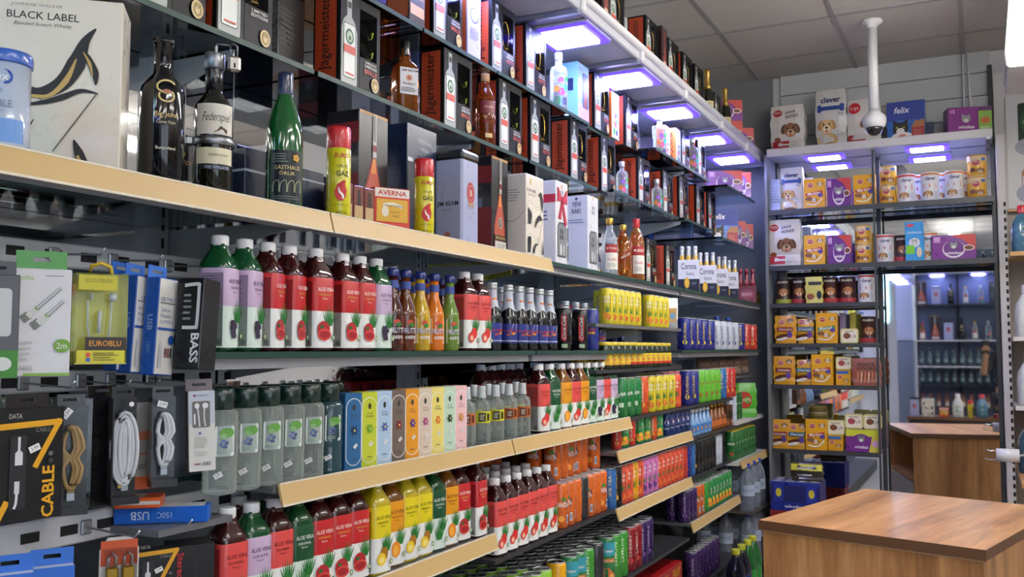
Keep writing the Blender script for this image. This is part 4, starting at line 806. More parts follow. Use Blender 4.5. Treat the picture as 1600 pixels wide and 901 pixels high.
# cologne
def d_kol(a):
    a.rrect(-.010, .066, .024, .118, .004, ink('#dde5e0')); a.ell(.010, .106, .013, .008, ink('#6aa84a')); a.ell(.004, .1, .006, .005, ink('#8ab87a'))
    for k, (x, z) in enumerate(((.004, .092), (.009, .088), (.0, .086), (.006, .082))): a.ell(x, z, .004, .0025, ink(('#6a7ab0', '#4a5a86')[k % 2]), rot=k)
    a.lines(-.006, .012, .07, .077, 2, ink('#9ab0a0'), .4)
def kol(nm, m, tagged=True, cut=True):
    p = bottle('kol'+nm, [(.027, 0), (.030, .004)]+[(.030-(.0012 if k % 2 else 0), .008+k*.005) for k in range(11)]+[(.030, .066), (.030, .135), (.028, .141), (.020, .146)], m, cap=([(.0215, .144), (.0235, .146), (.0235, .178), (.022, .18)], gloss('#0f2b24')), draw=(.030, d_kol), nm='cologne_bottle', n=20)
    if tagged and len(p.parts) < 4: a = Art(cyl(.030), seg=.004); tagp(a, -.004, .034, .8); p.part('price_sticker', a.mb)
    return p
KolC = kol('c', GL_water); KolB = kol('b', mat('blue_green_cologne', C('#2a4a52'), .05, coat=.6))
def kbox(col, flower, c2='#f0eee6'):
    def f(a):
        w = .021; pts = [(w*cos(t), .133+w*sin(t)) for t in [R(k*15) for k in range(13)]]+[(w*cos(t), .031+w*sin(t)) for t in [R(180+k*15) for k in range(13)]]
        a.poly(pts, ink('#f2f0ea')); w2 = .0193; a.poly([(w2*cos(t), .133+w2*sin(t)) for t in [R(k*15) for k in range(13)]]+[(w2*cos(t), .031+w2*sin(t)) for t in [R(180+k*15) for k in range(13)]], ink(col))
        dk = ink('#3a3a34'); a.ell(0, .134, .004, .007, dk); a.text('EAU DE', 0, .118, .0035, dk, w=.015); a.text('COLOGNE', 0, .112, .004, dk, w=.02)
        for k in range(6): t = 2*pi*k/6; a.ell(.005*cos(t), .085+.006*sin(t), .005, .0028, ink(flower), rot=t, n=8)
        a.ell(0, .085, .0025, .0025, ink('#e8d87a'), n=8); a.lines(-.008, .008, .022, .026, 1, dk, .4); tagp(a, .002, .052, .62, .8)
    return bx('cologne_box', .046, .046, .165, col, [('f', f), ('l', lambda a: a.stroke([(.016*cos(t), .133+.016*sin(t)) for t in [R(k*18) for k in range(11)]], .0012, ink('#f2f0ea')))])
KB = {k: kbox(*v) for k, v in dict(blue=('#2f6a9c', '#1e3a5c'), lime=('#c8d23a', '#6aa82a'), sky=('#b3cde8', '#5a6ab0'), taupe=('#77695e', '#8a2a2a'), orange=('#eca02c', '#5a3a8a'), beige=('#dccbb8', '#b04a8a'), lemon=('#ecdc78', '#e8862a'), mint=('#c3dcc4', '#1e3a2c'), rose=('#f0c4c4', '#d88a4a')).items()}
def spray(nm, col, dark):
    def f(a): a.rect(-.024, .060, .024, .092, ink(col)); a.rect(-.016, .064, .004, .088, ink(dark)); a.lines(-.013, .001, .068, .084, 4, ink('#e8dcc0'), .4); a.rect(.008, .066, .016, .086, ink(dark))
    p = bottle('spray'+nm, [(.023, 0), (.0255, .004), (.0255, .105), (.022, .118), (.012, .124), (.012, .13)], GL_water, cap=([(.0135, .128), (.0138, .13), (.012, .142), (.0118, .158), (.011, .162)], mat('clear_cap', C('#c8ced0'), .2, coat=.5)), draw=(.0255, f), nm='spray_bottle')
    return p
SPR = dict(orange=spray('o', '#c06a34', '#5a2a1c'), yellow=spray('y', '#d8cf2e', '#2c2c14'))
# beer carrier
def sixpack():
    p = Proto('beer_carrier', 'six-pack'); w, d, h = .125, .09, .1; b = MB(); white = gloss('#dcdde4', .4); navy = gloss('#1a2038', .4)
    b.box(-w/2, w/2, -d/2, d/2, 0, .04, navy, bev=.001); b.box(-w/2, w/2, -d/2, d/2, .0402, h, white, bev=.001); i = p.part('carton', b)
    a = Art(front(d)); a.text('Corona', .002, .080, .020, ink('#1e2440'), w=.09, bold=.02); a.text('Extra', .01, .057, .012, ink('#1e2440'), w=.045); a.ell(-.01, .028, .016, .017, ink('#d8a42a')); a.ell(-.01, .028, .011, .012, ink('#e8bc4a')); a.lines(.02, .05, .022, .03, 2, ink('#8a8ea0'), .4)
    l = Art(left(w), a.mb); l.rect(-.03, .05, .03, .09, ink('#cfd0d8')); p.part('print', a.mb, i)
    for sx in (-.04, 0, .04):
        for sy in (-.022, .022):
            b = MB(); b.lathe([(.017, .06), (.017, .098), (.012, .115), (.0105, .12), (.0105, .142)], 12, [gloss('#c8a03a', .1, .6)]*2+[mat('clear_neck_glass', C('#c4c8c4'), .1, coat=.6)]*2, sx, sy); b.lathe([(.0112, .134), (.0125, .136), (.0118, .144)], 12, M_lid, sx, sy); p.part('bottle', b)
    return p
Six = sixpack()
def pinkpack():
    p = Proto('bottle_carrier', 'six-pack'); w, d = .11, .09; b = MB(); b.box(-w/2, w/2, -d/2, d/2, 0, .07, gloss('#6a1a34', .35), bev=.002); i = p.part('carton', b); a = Art(front(d)); a.ell(0, .035, .04, .022, ink('#8a3a5a')); a.text('BERRY', 0, .035, .014, ink('#d8a8b8'), w=.06, bold=.02); p.part('print', a.mb, i)
    for sx in (-.036, 0, .036):
        for sy in (-.022, .022):
            b = MB(); b.lathe([(.016, .05), (.016, .085), (.011, .108), (.010, .135)], 12, gloss('#8a2038', .1, .7), sx, sy); b.lathe([(.0112, .128), (.0122, .13), (.011, .138)], 12, gloss('#b04a5a'), sx, sy); p.part('bottle', b)
    return p
PinkP = pinkpack()
def jar(nm, lab):
    p = Proto('glass_jar', 'jar'); p.h = .1; b = MB(); b.lathe([(.028, 0), (.031, .004), (.031, .08), (.027, .09), (.027, .094)], 18, gloss('#1c2a14', .1, .6)); i = p.part('jar', b)
    b = MB(); b.lathe([(.0285, .09), (.029, .092), (.029, .102), (.027, .104)], 18, gloss('#d8c23a')); p.part('lid', b)
    a = Art(cyl(.031), seg=.006); a.rect(-.055, .016, .055, .060, ink('#e0c83a')); a.rect(-.055, .016, .055, .026, ink(lab)); a.text('PICKLES', 0, .05, .006, ink('#b8402c'), w=.034, bold=.02); a.ell(-.012, .036, .008, .006, ink('#c8502c')); a.ell(.012, .036, .008, .006, ink('#d88a3a')); a.text('PICKLES', .042, .044, .006, ink('#b8402c'), w=.03); p.part('print', a.mb, i); return p
Jar1 = jar('a', '#e0a83a'); Jar2 = jar('b', '#c8322c')
# ================================================================== stock on the left wall
def ypx(px, X, Z):
    "distance along the aisle at which a point of plane X and height Z stands in photo column px"
    a = (px-800)/FPX; c, s = cos(YAW), sin(YAW); cp_, sp_ = cos(PITCH), sin(PITCH); z = Z-CAMZ
    return (X*c+a*X*s*cp_-a*z*sp_)/(a*c*cp_-s)
def lp(p, px, X, Z, label, group=None, sc=1, turn=0, tilt=None):
    s1 = sc[1] if isinstance(sc, tuple) else sc; fx = X+getattr(p, 'd', 0)/2*s1*max(0, cos(R(turn)))
    return place(p, (X, ypx(px, fx, Z)+getattr(p, 'd', 0)/2*s1*max(0, -sin(R(turn))), Z+.0004), LW+R(turn), label, group, sc, tilt)
# ---- wine shelf (row A)
Z = S_A
dx = Proto('condom_tin', 'tin'); b = MB(); b.lathe([(.034, 0), (.0355, .003), (.0355, .128)], 28, mat('frosted_plastic', C('#b9c4d6'), .15, coat=.5)); dx.part('tube', b)
b = MB(); b.lathe([(.037, .126), (.0375, .128), (.0375, .140), (.036, .144)], 28, gloss('#3a66c0')); dx.part('lid', b)
a = Art(cyl(.0355), seg=.005); a.rect(-.042, .012, .042, .045, ink('#6f9fdc')); a.poly([(-.042, .012), (.042, .012), (.042, .026), (.01, .018), (-.02, .03), (-.042, .026)], ink('#2f6fc4')); a.ell(-.004, .034, .008, .007, ink('#d86aa0')); a.rrect(-.024, .094, .024, .114, .009, ink('#2a52a8')); a.text('durex', 0, .104, .0115, ink('#f0f2f6'), w=.038, bold=.02); a.text('EXTRA THIN', 0, .084, .005, ink('#7a88a4'), w=.024); a.text('INVISIBLE', 0, .066, .010, ink('#6a7890'), w=.048); a.lines(-.02, .02, .05, .058, 2, ink('#9aa6bc'), .4); dx.part('print', a.mb, 0)
lp(dx, 33, -1.235, Z, 'clear round plastic tin with blue lid at the far left of the wine shelf', turn=-55)
e = lp(JWbig, 92, -1.345, Z, 'large cream whisky gift box with black and gold ribbons on the left', turn=-48)
lp(BigJohn, 200, -1.25, Z, 'black wine bottle with gold swirl emblem on the shelf with cream rail', turn=-32, sc=1.1)
lp(CylTin, 284, -1.40, Z, 'round red and black gift tin standing behind the wine bottles', turn=-45)
lp(Fed, 331, -1.25, Z, 'wine bottle with white label locked in a steel security strap', turn=-38, sc=1.06)
lp(NavyTall, 398, -1.345, Z, 'tall narrow navy box with silver band between two wine bottles')
lp(Orlik, 443, -1.245, Z, 'green glass wine bottle with dark label on the wine shelf', turn=-40, sc=1.12)
lp(NavyBox, 489, -1.34, Z, 'low slate-blue box right of the green wine bottle')
lp(Gas, 530, -1.232, Z, 'yellow gas canister with red cap, the nearer of the two', turn=-42, sc=1.08)
lp(Remy, 581, -1.335, Z, 'dark cognac gift box with bottle picture behind the nearer gas canister', sc=1.1)
for k, px in enumerate((553, 563, 572)): lp(Avmini, px, -1.262, Z, ['leftmost', 'middle', 'rightmost'][k]+' small brown bottle carton left of the red liqueur carton', 'small liqueur cartons', turn=-12)
lp(Averna, 606, -1.242, Z, 'red liqueur carton with yellow front between the two gas canisters', turn=-30)
lp(Wyb, 668, -1.335, Z, 'navy blue vodka gift box with window behind the farther gas canister', sc=(1.05, 1.05, 1.28))
lp(Gas, 662, -1.232, Z, 'yellow gas canister with red cap, the farther of the two', turn=-42, sc=1.05)
lp(BeamTin, 727, -1.255, Z, 'lavender-white bourbon tin with red seal and black lid', sc=(1, 1, 1.22))
lp(Remy, 781, -1.30, Z, 'dark cognac gift box right of the lavender bourbon tin', sc=(.95, .95, 1.1))
lp(JWsm, 836, -1.25, Z, 'cream whisky gift box with cut-out windows at the cream rail end', sc=(1, 1, 1.3))
lp(Raki1, 878, -1.255, Z, 'white spirit gift box tied with a pink-red bow', sc=(1, 1, 1.36)); lp(Raki2, 927, -1.25, Z, 'pale blue-white spirit gift box right of the bow-tied one', sc=(1, 1, 1.36))
lp(StolB, 953, -1.245, Z, 'clear vodka bottle with red and white label, left of amber bottles', turn=-50, sc=1.1); lp(RedB2, 974, -1.265, Z, 'amber whisky bottle with slanting red label between two neighbours', turn=-50, sc=1.09); lp(RedB, 995, -1.24, Z, 'whisky bottle with red cap and cream label on the wine shelf', turn=-50, sc=(1.1, 1.1, 1.3))
lp(herbset('KETTE'), 1018, -1.27, Z, 'black liqueur gift set beside the red-capped whisky bottle', sc=.8); lp(herbset('KETTE'), 1048, -1.27, Z, 'black liqueur gift set left of the beer carriers', sc=.8); lp(herbset('KETTE'), 903, -1.38, Z, 'black liqueur gift set half hidden behind the white spirit boxes', sc=.8)
for k, px in enumerate((1077, 1105, 1124, 1140)): lp(Six, px, -1.265, Z, nth(k)+' white and navy six-bottle beer carrier on the wine shelf', 'beer carriers', turn=-78, sc=(.8, .8, 1.55))
lp(PinkP, 1167, -1.265, Z, 'dark red carrier of small berry-coloured bottles in the corner', turn=-75, sc=(1, 1, 1.5))
for k, px in enumerate((1180, 1186)): lp(bx('snack_carton', .07, .05, .09, '#7a6a2c', [('f', lambda a: a.text('SNACK', 0, .05, .012, ink('#d8c88a'), w=.05))]) if k == 0 else bx('snack_carton', .06, .05, .085, '#5a5226', []), px, -1.30, Z, ['olive yellow carton behind the berry bottle carrier', 'dark olive carton at the corner end of the wine shelf'][k], turn=-60)

# ---- liqueur sets on the two upper glass rows and on the canopy
def herbrow(lst, X, Z, row, sc=1):
    for k, (px, w, t) in enumerate(lst): lp(herbset(w), px, X, Z, nth(k)+' black liqueur gift set on '+row, 'liqueur gift sets on '+row, sc=sc, turn=t)
XB = -1.435
herbrow([(160, 'BRILLE', 0), (268, 'KETTE', 0), (383, 'EDITION!', 0), (563, 'BRILLE', 0), (716, 'BRILLE', 0), (798, 'BRILLE', 0), (845, 'KETTE', 0), (905, 'KETTE', 0), (951, 'KETTE', 0), (1007, 'KETTE', 0), (1043, 'KETTE', 0)], XB, S_B, 'the lower glass row')
herbrow([(1069, 'KETTE', 0), (1095, 'KETTE', 0), (1113, 'KETTE', 0)], -1.415, S_B+.012, 'the far end of the lower glass row')
lp(BeamB, 632, -1.42, S_B, 'square bourbon bottle with white label among the black gift sets', turn=-35, sc=.98); lp(AmberB, 758, -1.415, S_B, 'dark amber whisky bottle with cork stopper among the black gift sets', turn=-40, sc=1.0)
lp(AbsB, 972, -1.42, S_B, 'slim colourful vodka bottle left of the middle gift sets', turn=-50, sc=.9); lp(AbsB, 1028, -1.415, S_B, 'colourful vodka bottle standing farther down the lower glass row', turn=-50, sc=.9)
lp(bx('liqueur_gift_box', .12, .07, .2, '#26272a', [('f', lambda a: a.lines(-.05, .02, .06, .16, 8, ink('#3c4442'), .4)), ('l', lambda a: a.lines(-.03, .03, .06, .16, 8, ink('#3c4442'), .4))]), 452, -1.50, S_B, 'charcoal box standing in for a mirror image on the lower glass row', turn=10)  # solid box put in for the mirrored back of a gift set
XC = -1.435
lp(BrownBox, 652, XC, S_C, 'brown liqueur box with tan band at the near end of the upper glass row')
herbrow([(700, 'BRILLE', 0), (787, 'KETTE', 0), (838, 'KETTE', 0), (941, 'KETTE', 0), (988, 'KETTE', 0)], XC, S_C, 'the upper glass row')
lp(PaleBox, 741, XC, S_C, 'lilac gin gift box with orange side on the upper glass row')
lp(AbsB, 873, -1.415, S_C, 'clear vodka bottle with bright patches before the light blue box', turn=-45, sc=1.1); lp(AbsBox, 912, -1.44, S_C, 'light blue vodka gift box with window on the upper glass row'); lp(RainBox, 962, -1.425, S_C, 'rainbow vodka box with orange side under the panel lights')
Z2 = S_C+.02
for k, (px, X, p) in enumerate(((1031, -1.375, AbsB), (1044, -1.40, RainBox), (1060, -1.37, RainBox), (1083, -1.37, AbsB))): lp(p, px, X, Z2, ['colourful vodka bottle at the near end of the short glass shelf', 'rainbow vodka box behind the bottle on the short glass shelf', 'rainbow vodka box in the middle of the short glass shelf', 'colourful vodka bottle at the far end of the short glass shelf'][k], 'vodka on the short glass shelf', turn=(-50 if p is AbsB else 0), sc=(1.05 if p is AbsB else .9))
herbrow([(1072, 'KETTE', 0), (1096, 'KETTE', 0)], -1.385, Z2, 'the short glass shelf', .9)
Z3 = 2.713
herbrow([(880, 'KETTE', 0), (925, 'KETTE', 0), (965, 'KETTE', 0), (1019, 'KETTE', 0), (1053, 'KETTE', 0), (1075, 'KETTE', 0), (1093, 'KETTE', 0)], -1.30, Z3, 'top of the canopy', .98)
lp(BlkBox, 1039, -1.285, Z3, 'dark red bottle-print box among the gift sets on the canopy'); lp(BlkBox, 946, -1.285, Z3, 'dark red bottle-print box at the near end of the canopy top')
lp(Champ, 1106, -1.275, Z3, 'gold-necked sparkling wine bottle, nearer of two on the canopy', turn=-55, sc=1.05); lp(Champ, 1134, -1.275, Z3, 'gold-necked sparkling wine bottle, farther of two on the canopy', turn=-55, sc=1.05); herbrow([(1122, 'KETTE', 0)], -1.30, Z3, 'the canopy between the sparkling wines', .8)

# ---- eye-level drinks (row E)
Z = S_E
seq = [(347, 'grape'), (378, 'grape'), (413, 'pomegranate'), (447, 'pomegranate'), (491, 'pomegranate'), (535, 'pomegranate'), (562, 'pomegranate'), (587, 'grape')]
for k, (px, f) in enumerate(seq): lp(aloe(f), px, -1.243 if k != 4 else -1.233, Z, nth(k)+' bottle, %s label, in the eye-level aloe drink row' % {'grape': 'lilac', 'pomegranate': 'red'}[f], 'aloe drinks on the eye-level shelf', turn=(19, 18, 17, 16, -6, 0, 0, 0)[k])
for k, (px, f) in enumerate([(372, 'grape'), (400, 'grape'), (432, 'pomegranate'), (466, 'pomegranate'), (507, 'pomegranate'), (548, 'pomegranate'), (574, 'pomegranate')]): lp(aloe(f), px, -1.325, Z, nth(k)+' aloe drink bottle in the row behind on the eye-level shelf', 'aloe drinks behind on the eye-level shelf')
for k, (px, f) in enumerate([(609, 'cola'), (633, 'brown'), (656, 'yellow'), (678, 'orange'), (702, 'green')]): lp(frut(f, *FRUT[f]), px, -1.235, Z, {'cola': 'dark cherry', 'brown': 'brown', 'yellow': 'yellow', 'orange': 'bright orange', 'green': 'green'}[f]+' fruit soda bottle with blue cap on the eye-level shelf', 'fruit sodas', turn=-32)
for k, (px, f) in enumerate([(622, 'brown'), (646, 'yellow'), (668, 'orange'), (690, 'cola')]): lp(frut(f, *FRUT[f]), px, -1.30, Z, nth(k)+' blue-capped fruit soda bottle in the row behind', 'fruit sodas behind', turn=-32)
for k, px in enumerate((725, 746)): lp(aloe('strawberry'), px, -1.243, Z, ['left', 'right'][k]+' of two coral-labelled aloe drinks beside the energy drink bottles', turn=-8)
for k, px in enumerate((769, 794, 811, 827, 843, 858)): lp(RBull, px, -1.235, Z, nth(k)+' dark energy drink bottle with silver foil neck', 'energy drink bottles', turn=-30-25*(k % 2))
for k, px in enumerate((783, 803, 819)): lp(RBull, px, -1.30, Z, nth(k)+' foil-necked energy drink bottle in the row behind', 'energy drink bottles behind', turn=-40)
for k, px in enumerate((879, 906)): lp(CANS['cola'](), px, -1.24, Z, ['nearer', 'farther'][k]+' black cola can with red lettering panel', 'black cola cans', turn=-52, sc=.98)
lp(CANS['energy'](), 923, -1.235, Z, 'blue and silver energy drink can right of the black cola cans', turn=-60); lp(RBull, 936, -1.27, Z, 'lone foil-necked energy drink bottle beside the yellow cans', turn=-50, sc=.86)
for k, px in enumerate((884, 900, 915)): lp(RBull, px, -1.31, Z, nth(k)+' energy drink bottle hidden behind the black cola cans', 'energy drink bottles behind the cola cans', turn=-40, sc=.9)
Z = 1.59
for r, X in enumerate((-1.235, -1.30)):
    for k, px in enumerate((947, 956, 965, 974, 983, 992, 1013, 1021, 1029, 1036) if not r else (938, 950, 960, 968)): lp(CANS['mango'](), px, X, Z, nth(k)+' yellow aloe drink can '+('in the front row of the short metal shelf' if not r else 'in the back row of the short metal shelf'), 'yellow aloe cans', sc=.93, turn=-62)
fo = Proto('foil_pouch', 'pouch'); b = MB(); b.add([(-.025, -.004, 0), (.025, -.004, 0), (.022, -.015, .04), (-.022, -.015, .04), (-.025, -.012, .1), (.025, -.012, .1), (-.026, 0, .135), (.026, 0, .135), (.025, .012, .06), (-.025, .012, .06), (.025, .006, 0), (-.025, .006, 0)], [(0, 1, 2, 3), (3, 2, 5, 4), (4, 5, 7, 6), (6, 7, 8, 9), (9, 8, 10, 11), (11, 10, 1, 0), (1, 10, 8, 2), (2, 8, 7, 5), (0, 3, 9, 11), (3, 4, 6, 9)], metal('#c9ccd2', .25)); fo.part('pouch', b); a = Art(lambda x, z, o: (x, -.0165-o, z)); a.rect(-.018, .03, .018, .09, ink('#c89a5a')); a.ell(0, .055, .012, .015, ink('#6aa0c8')); fo.part('print', a.mb)
lp(fo, 1050, -1.225, Z, 'silver foil pouch at the end of the yellow cans', turn=-60)
Z = 1.425
for k in range(12): place([Jar1, Jar2][k > 3], (-1.24, 3.20+.066*k, Z+.0004), LW-R(62), nth(k)+' yellow-lidded glass jar in the front pickle row', 'pickle jars', .97)
for k in range(5): place(Jar1, (-1.31, 3.12+.075*k, Z+.0004), LW-R(62), nth(k)+' yellow-lidded jar in the back pickle row', 'pickle jars', .97)
Z = S_E
far = ['blue', 'blue', 'blue', 'blue', 'blue', 'white', 'white', 'white', 'white', 'blue', 'red', 'red']
for k, c in enumerate(far): lp(CANS[c](), 1069+k*9.6, -1.238, Z, nth(k)+' tall %s can on the far eye-level shelf' % {'blue': 'royal blue', 'white': 'pale grey-blue', 'red': 'red'}[c], 'cans on the far eye-level shelf', sc=(1.12, 1.12, 1.04), turn=-66)
for k, c in enumerate(['blue']*6): lp(CANS[c](), 1073+k*10, -1.315, Z, nth(k)+' royal blue can in the back row of the far eye-level shelf', 'cans on the far eye-level shelf', sc=(1.12, 1.12, 1.04), turn=-66)
pet = bottle('petwater', [(.027, 0), (.030, .004), (.030, .05), (.028, .055), (.030, .06), (.030, .11), (.027, .125), (.013, .145), (.012, .155)], mat('clear_pet', C('#aeb9c9'), .1, coat=.4, kind='clear', alpha=.3), cap=([(.0135, .152), (.014, .154), (.014, .166), (.013, .168)], gloss('#2a4ab8')), draw=(.030, lambda a: (a.rect(-.04, .062, .04, .1, ink('#8fa8d8')), a.text('AQUA', 0, .08, .012, ink('#2a4a9a'), w=.04))), nm='water_bottle')
for k, px in enumerate((1122, 1138)): lp(pet, px, -1.31, Z, ['left', 'right'][k]+' small water bottle with blue cap behind the pale cans', sc=1.1, turn=-60)
sn = bx('snack_bag', .09, .03, .12, '#4a3020', [('f', lambda a: (a.rect(-.04, .05, .04, .1, ink('#7a4a34')), a.ell(0, .04, .025, .018, ink('#b8906a')), a.text('NUTS', 0, .08, .014, ink('#d8c8b0'), w=.05)))], cat_='snack bag', bev=.006, part='bag')
for k, px in enumerate((1102, 1114, 1126, 1138, 1150, 1162, 1176)): lp(sn, px, -1.33, 1.345, nth(k)+' brown nut bag on the low far shelf', 'nut bags', turn=-60, sc=.9, tilt=(R(-8), 0))

# ---- cologne shelf (row F)
Z = S_F
for k, (px, pr) in enumerate(((366, KolC), (391, KolC), (423, KolC), (459, KolC), (500, KolC), (530, KolB))): lp(pr, px, -1.238, Z, nth(k)+' large %s cologne bottle with dark green cap' % ('clear' if pr is KolC else 'blue-green'), 'cologne bottles', turn=-42, sc=1.04)
for k, px in enumerate((352, 383, 413, 446, 482, 514)): lp(KolC, px+6, -1.312, Z, nth(k)+' cologne bottle in the row behind the front ones', 'cologne bottles behind', turn=-42, sc=1.04)
KN = dict(blue='blue', lime='lime green', sky='pale sky blue', taupe='grey-brown', orange='orange', beige='beige', lemon='lemon yellow', mint='mint green', rose='rose pink')
for k, (px, c) in enumerate(((548, 'blue'), (568, 'lime'), (588, 'sky'), (614, 'taupe'), (637, 'orange'), (657, 'beige'), (676, 'lemon'), (699, 'mint'), (714, 'rose'))): lp(KB[c], px, -1.232, Z, 'slim %s cologne box with oval panel' % KN[c], 'cologne boxes', turn=-16)
for k, (px, c) in enumerate(((728, 'orange'), (752, 'yellow'), (774, 'yellow'), (795, 'orange'), (816, 'orange'))): lp(SPR[c], px, -1.233, Z, nth(k)+' clear spray bottle, %s label' % c, 'spray bottles', turn=-42, sc=.98)
for k, px in enumerate((740, 762, 784, 806)): lp(SPR['yellow'], px, -1.29, Z, nth(k)+' clear spray bottle in the back row', 'spray bottles behind', turn=-42, sc=.98)
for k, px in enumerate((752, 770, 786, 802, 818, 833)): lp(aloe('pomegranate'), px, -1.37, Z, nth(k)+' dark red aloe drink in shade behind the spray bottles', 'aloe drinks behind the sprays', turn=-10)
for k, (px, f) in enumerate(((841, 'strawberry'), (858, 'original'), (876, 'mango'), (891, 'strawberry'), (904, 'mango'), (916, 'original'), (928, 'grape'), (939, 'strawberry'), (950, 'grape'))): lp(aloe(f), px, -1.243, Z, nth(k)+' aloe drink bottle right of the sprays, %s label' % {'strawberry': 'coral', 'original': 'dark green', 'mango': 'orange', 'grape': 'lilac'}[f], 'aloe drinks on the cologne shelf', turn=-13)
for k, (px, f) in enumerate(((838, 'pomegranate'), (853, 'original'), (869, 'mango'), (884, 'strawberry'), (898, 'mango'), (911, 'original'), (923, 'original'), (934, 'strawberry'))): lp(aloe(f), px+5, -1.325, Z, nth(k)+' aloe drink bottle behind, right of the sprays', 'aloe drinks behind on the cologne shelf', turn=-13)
row = [(969, 'sprite'), (980, 'sprite'), (991, 'sprite'), (1002, 'orange'), (1014, 'mango'), (1025, 'mango'), (1035, 'mango'), (1045, 'mango'), (1054, 'coral'), (1072, 'blue'), (1082, 'blue'), (1092, 'green'), (1101, 'green'), (1109, 'green'), (1117, 'green'), (1126, 'steelblue'), (1134, 'red'), (1141, 'red')]
CN = dict(sprite='green and yellow lemonade', orange='orange', mango='yellow aloe drink', coral='coral red', blue='royal blue', green='apple green', steelblue='steel blue', red='red', fanta='orange soda', plain='dark', lime='lime green', pepsi='navy blue cola', pink='pink aloe drink', yellow2='golden yellow aloe drink', purple='purple', tallgreen='leaf green', gold='plain golden yellow', peach='green and teal peach juice', maroon='maroon', beer='green beer', juice='green juice', blackw='black energy drink', white='pale grey-blue', cola='black cola')
for k, (px, c) in enumerate(row): lp(CANS[c](), px, -1.238, Z, nth(k)+' can past the aloe row, '+CN[c] if k else 'first lemonade can right of the aloe bottles', 'cans on the cologne shelf', turn=-62, sc=1.04 if px < 1060 else 1.1)
for k, (px, c) in enumerate([(975, 'sprite'), (986, 'sprite'), (998, 'mango'), (1010, 'mango'), (1022, 'mango'), (1033, 'coral'), (1044, 'coral'), (1056, 'red'), (1066, 'red'), (1078, 'blue'), (1090, 'blue'), (1100, 'green'), (1111, 'green')]): lp(CANS[c](), px, -1.305, Z, nth(k)+' can in the row behind right of the aloe bottles', 'cans behind on the cologne shelf', turn=-62, sc=1.08)

# ---- short juice shelf
Z = 1.124
for k, (px, c) in enumerate([(963, 'red'), (974, 'juice'), (985, 'red'), (998, 'juice'), (1009, 'juice'), (1019, 'orange'), (1028, 'juice'), (1041, 'pepsi'), (1049, 'pepsi'), (1057, 'pepsi'), (1065, 'pepsi'), (1072, 'pepsi')]): lp(CANS[c](), px, -1.238, Z, nth(k)+' drink on the short juice shelf, '+CN[c]+' can', 'cans on the juice shelf', turn=-62, sc=.70 if c != 'juice' else .76)
bb = bottle('minib', [(.021, 0), (.023, .004), (.023, .06), (.012, .085), (.010, .11)], gloss('#7fa8d8', .1, .6), cap=([(.011, .108), (.012, .11), (.012, .122), (.011, .124)], M_cap), draw=(.023, lambda a: (a.rect(-.03, .015, .03, .05, ink('#3a78c0')), a.ell(0, .03, .012, .01, ink('#e89a4a')))), nm='small_bottle')
ab = bottle('minia', [(.021, 0), (.023, .004), (.023, .06), (.012, .085), (.010, .11)], gloss('#8a4a1c', .1, .6), cap=([(.011, .108), (.012, .11), (.012, .122), (.011, .124)], M_gold), draw=(.023, lambda a: a.rect(-.03, .018, .03, .045, ink('#c86a2c'))), nm='small_bottle')
for k, px in enumerate((1081, 1087, 1093, 1099, 1105)): lp(bb, px, -1.24, 1.09, nth(k)+' small blue-labelled bottle on the far juice shelf', 'small blue bottles', turn=-62, sc=1.0)
for k, px in enumerate((1111, 1117, 1123, 1129)): lp(ab, px, -1.24, 1.09, nth(k)+' small amber bottle on the far juice shelf', 'small amber bottles', turn=-62, sc=1.05)
mc = bx('drink_carton', .06, .06, .11, '#5a3420', [('f', lambda a: (a.rect(-.03, .04, .03, .08, ink('#2c1c16')), a.ell(0, .02, .02, .014, ink('#b87a4a')))), ('l', lambda a: (a.rect(-.03, .04, .03, .08, ink('#2c1c16')), a.ell(0, .02, .02, .014, ink('#b87a4a'))))])
for k, px in enumerate((1137, 1143)): lp(mc, px, -1.25, 1.09, ['nearer', 'farther'][k]+' dark brown drink carton on the far juice shelf', 'brown drink cartons')

# ---- lower aloe shelf (row G)
Z = S_G
gq = [(352, 'strawberry'), (391, 'grape'), (427, 'strawberry'), (462, 'original'), (493, 'pomegranate'), (521, 'pomegranate'), (546, 'pomegranate'), (580, 'pineapple'), (608, 'mango'), (633, 'pineapple'), (655, 'pineapple'), (672, 'original'), (690, 'mango'), (708, 'pomegranate'), (740, 'pomegranate')]
LB = {'strawberry': 'coral', 'original': 'dark green', 'mango': 'orange', 'grape': 'lilac', 'pomegranate': 'red', 'pineapple': 'yellow'}
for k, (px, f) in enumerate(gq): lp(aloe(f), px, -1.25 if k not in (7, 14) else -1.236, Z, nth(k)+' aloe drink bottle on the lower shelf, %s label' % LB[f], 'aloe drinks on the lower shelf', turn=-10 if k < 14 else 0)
for k, (px, f) in enumerate([(370, 'pomegranate'), (408, 'original'), (445, 'strawberry'), (478, 'pomegranate'), (508, 'pomegranate'), (534, 'pineapple'), (556, 'pineapple'), (598, 'mango'), (622, 'pineapple'), (645, 'original'), (664, 'original'), (682, 'mango'), (700, 'pomegranate'), (718, 'pomegranate')]): lp(aloe(f), px, -1.33, Z, nth(k)+' aloe drink bottle in the back row of the lower shelf', 'aloe drinks behind on the lower shelf', turn=-10)

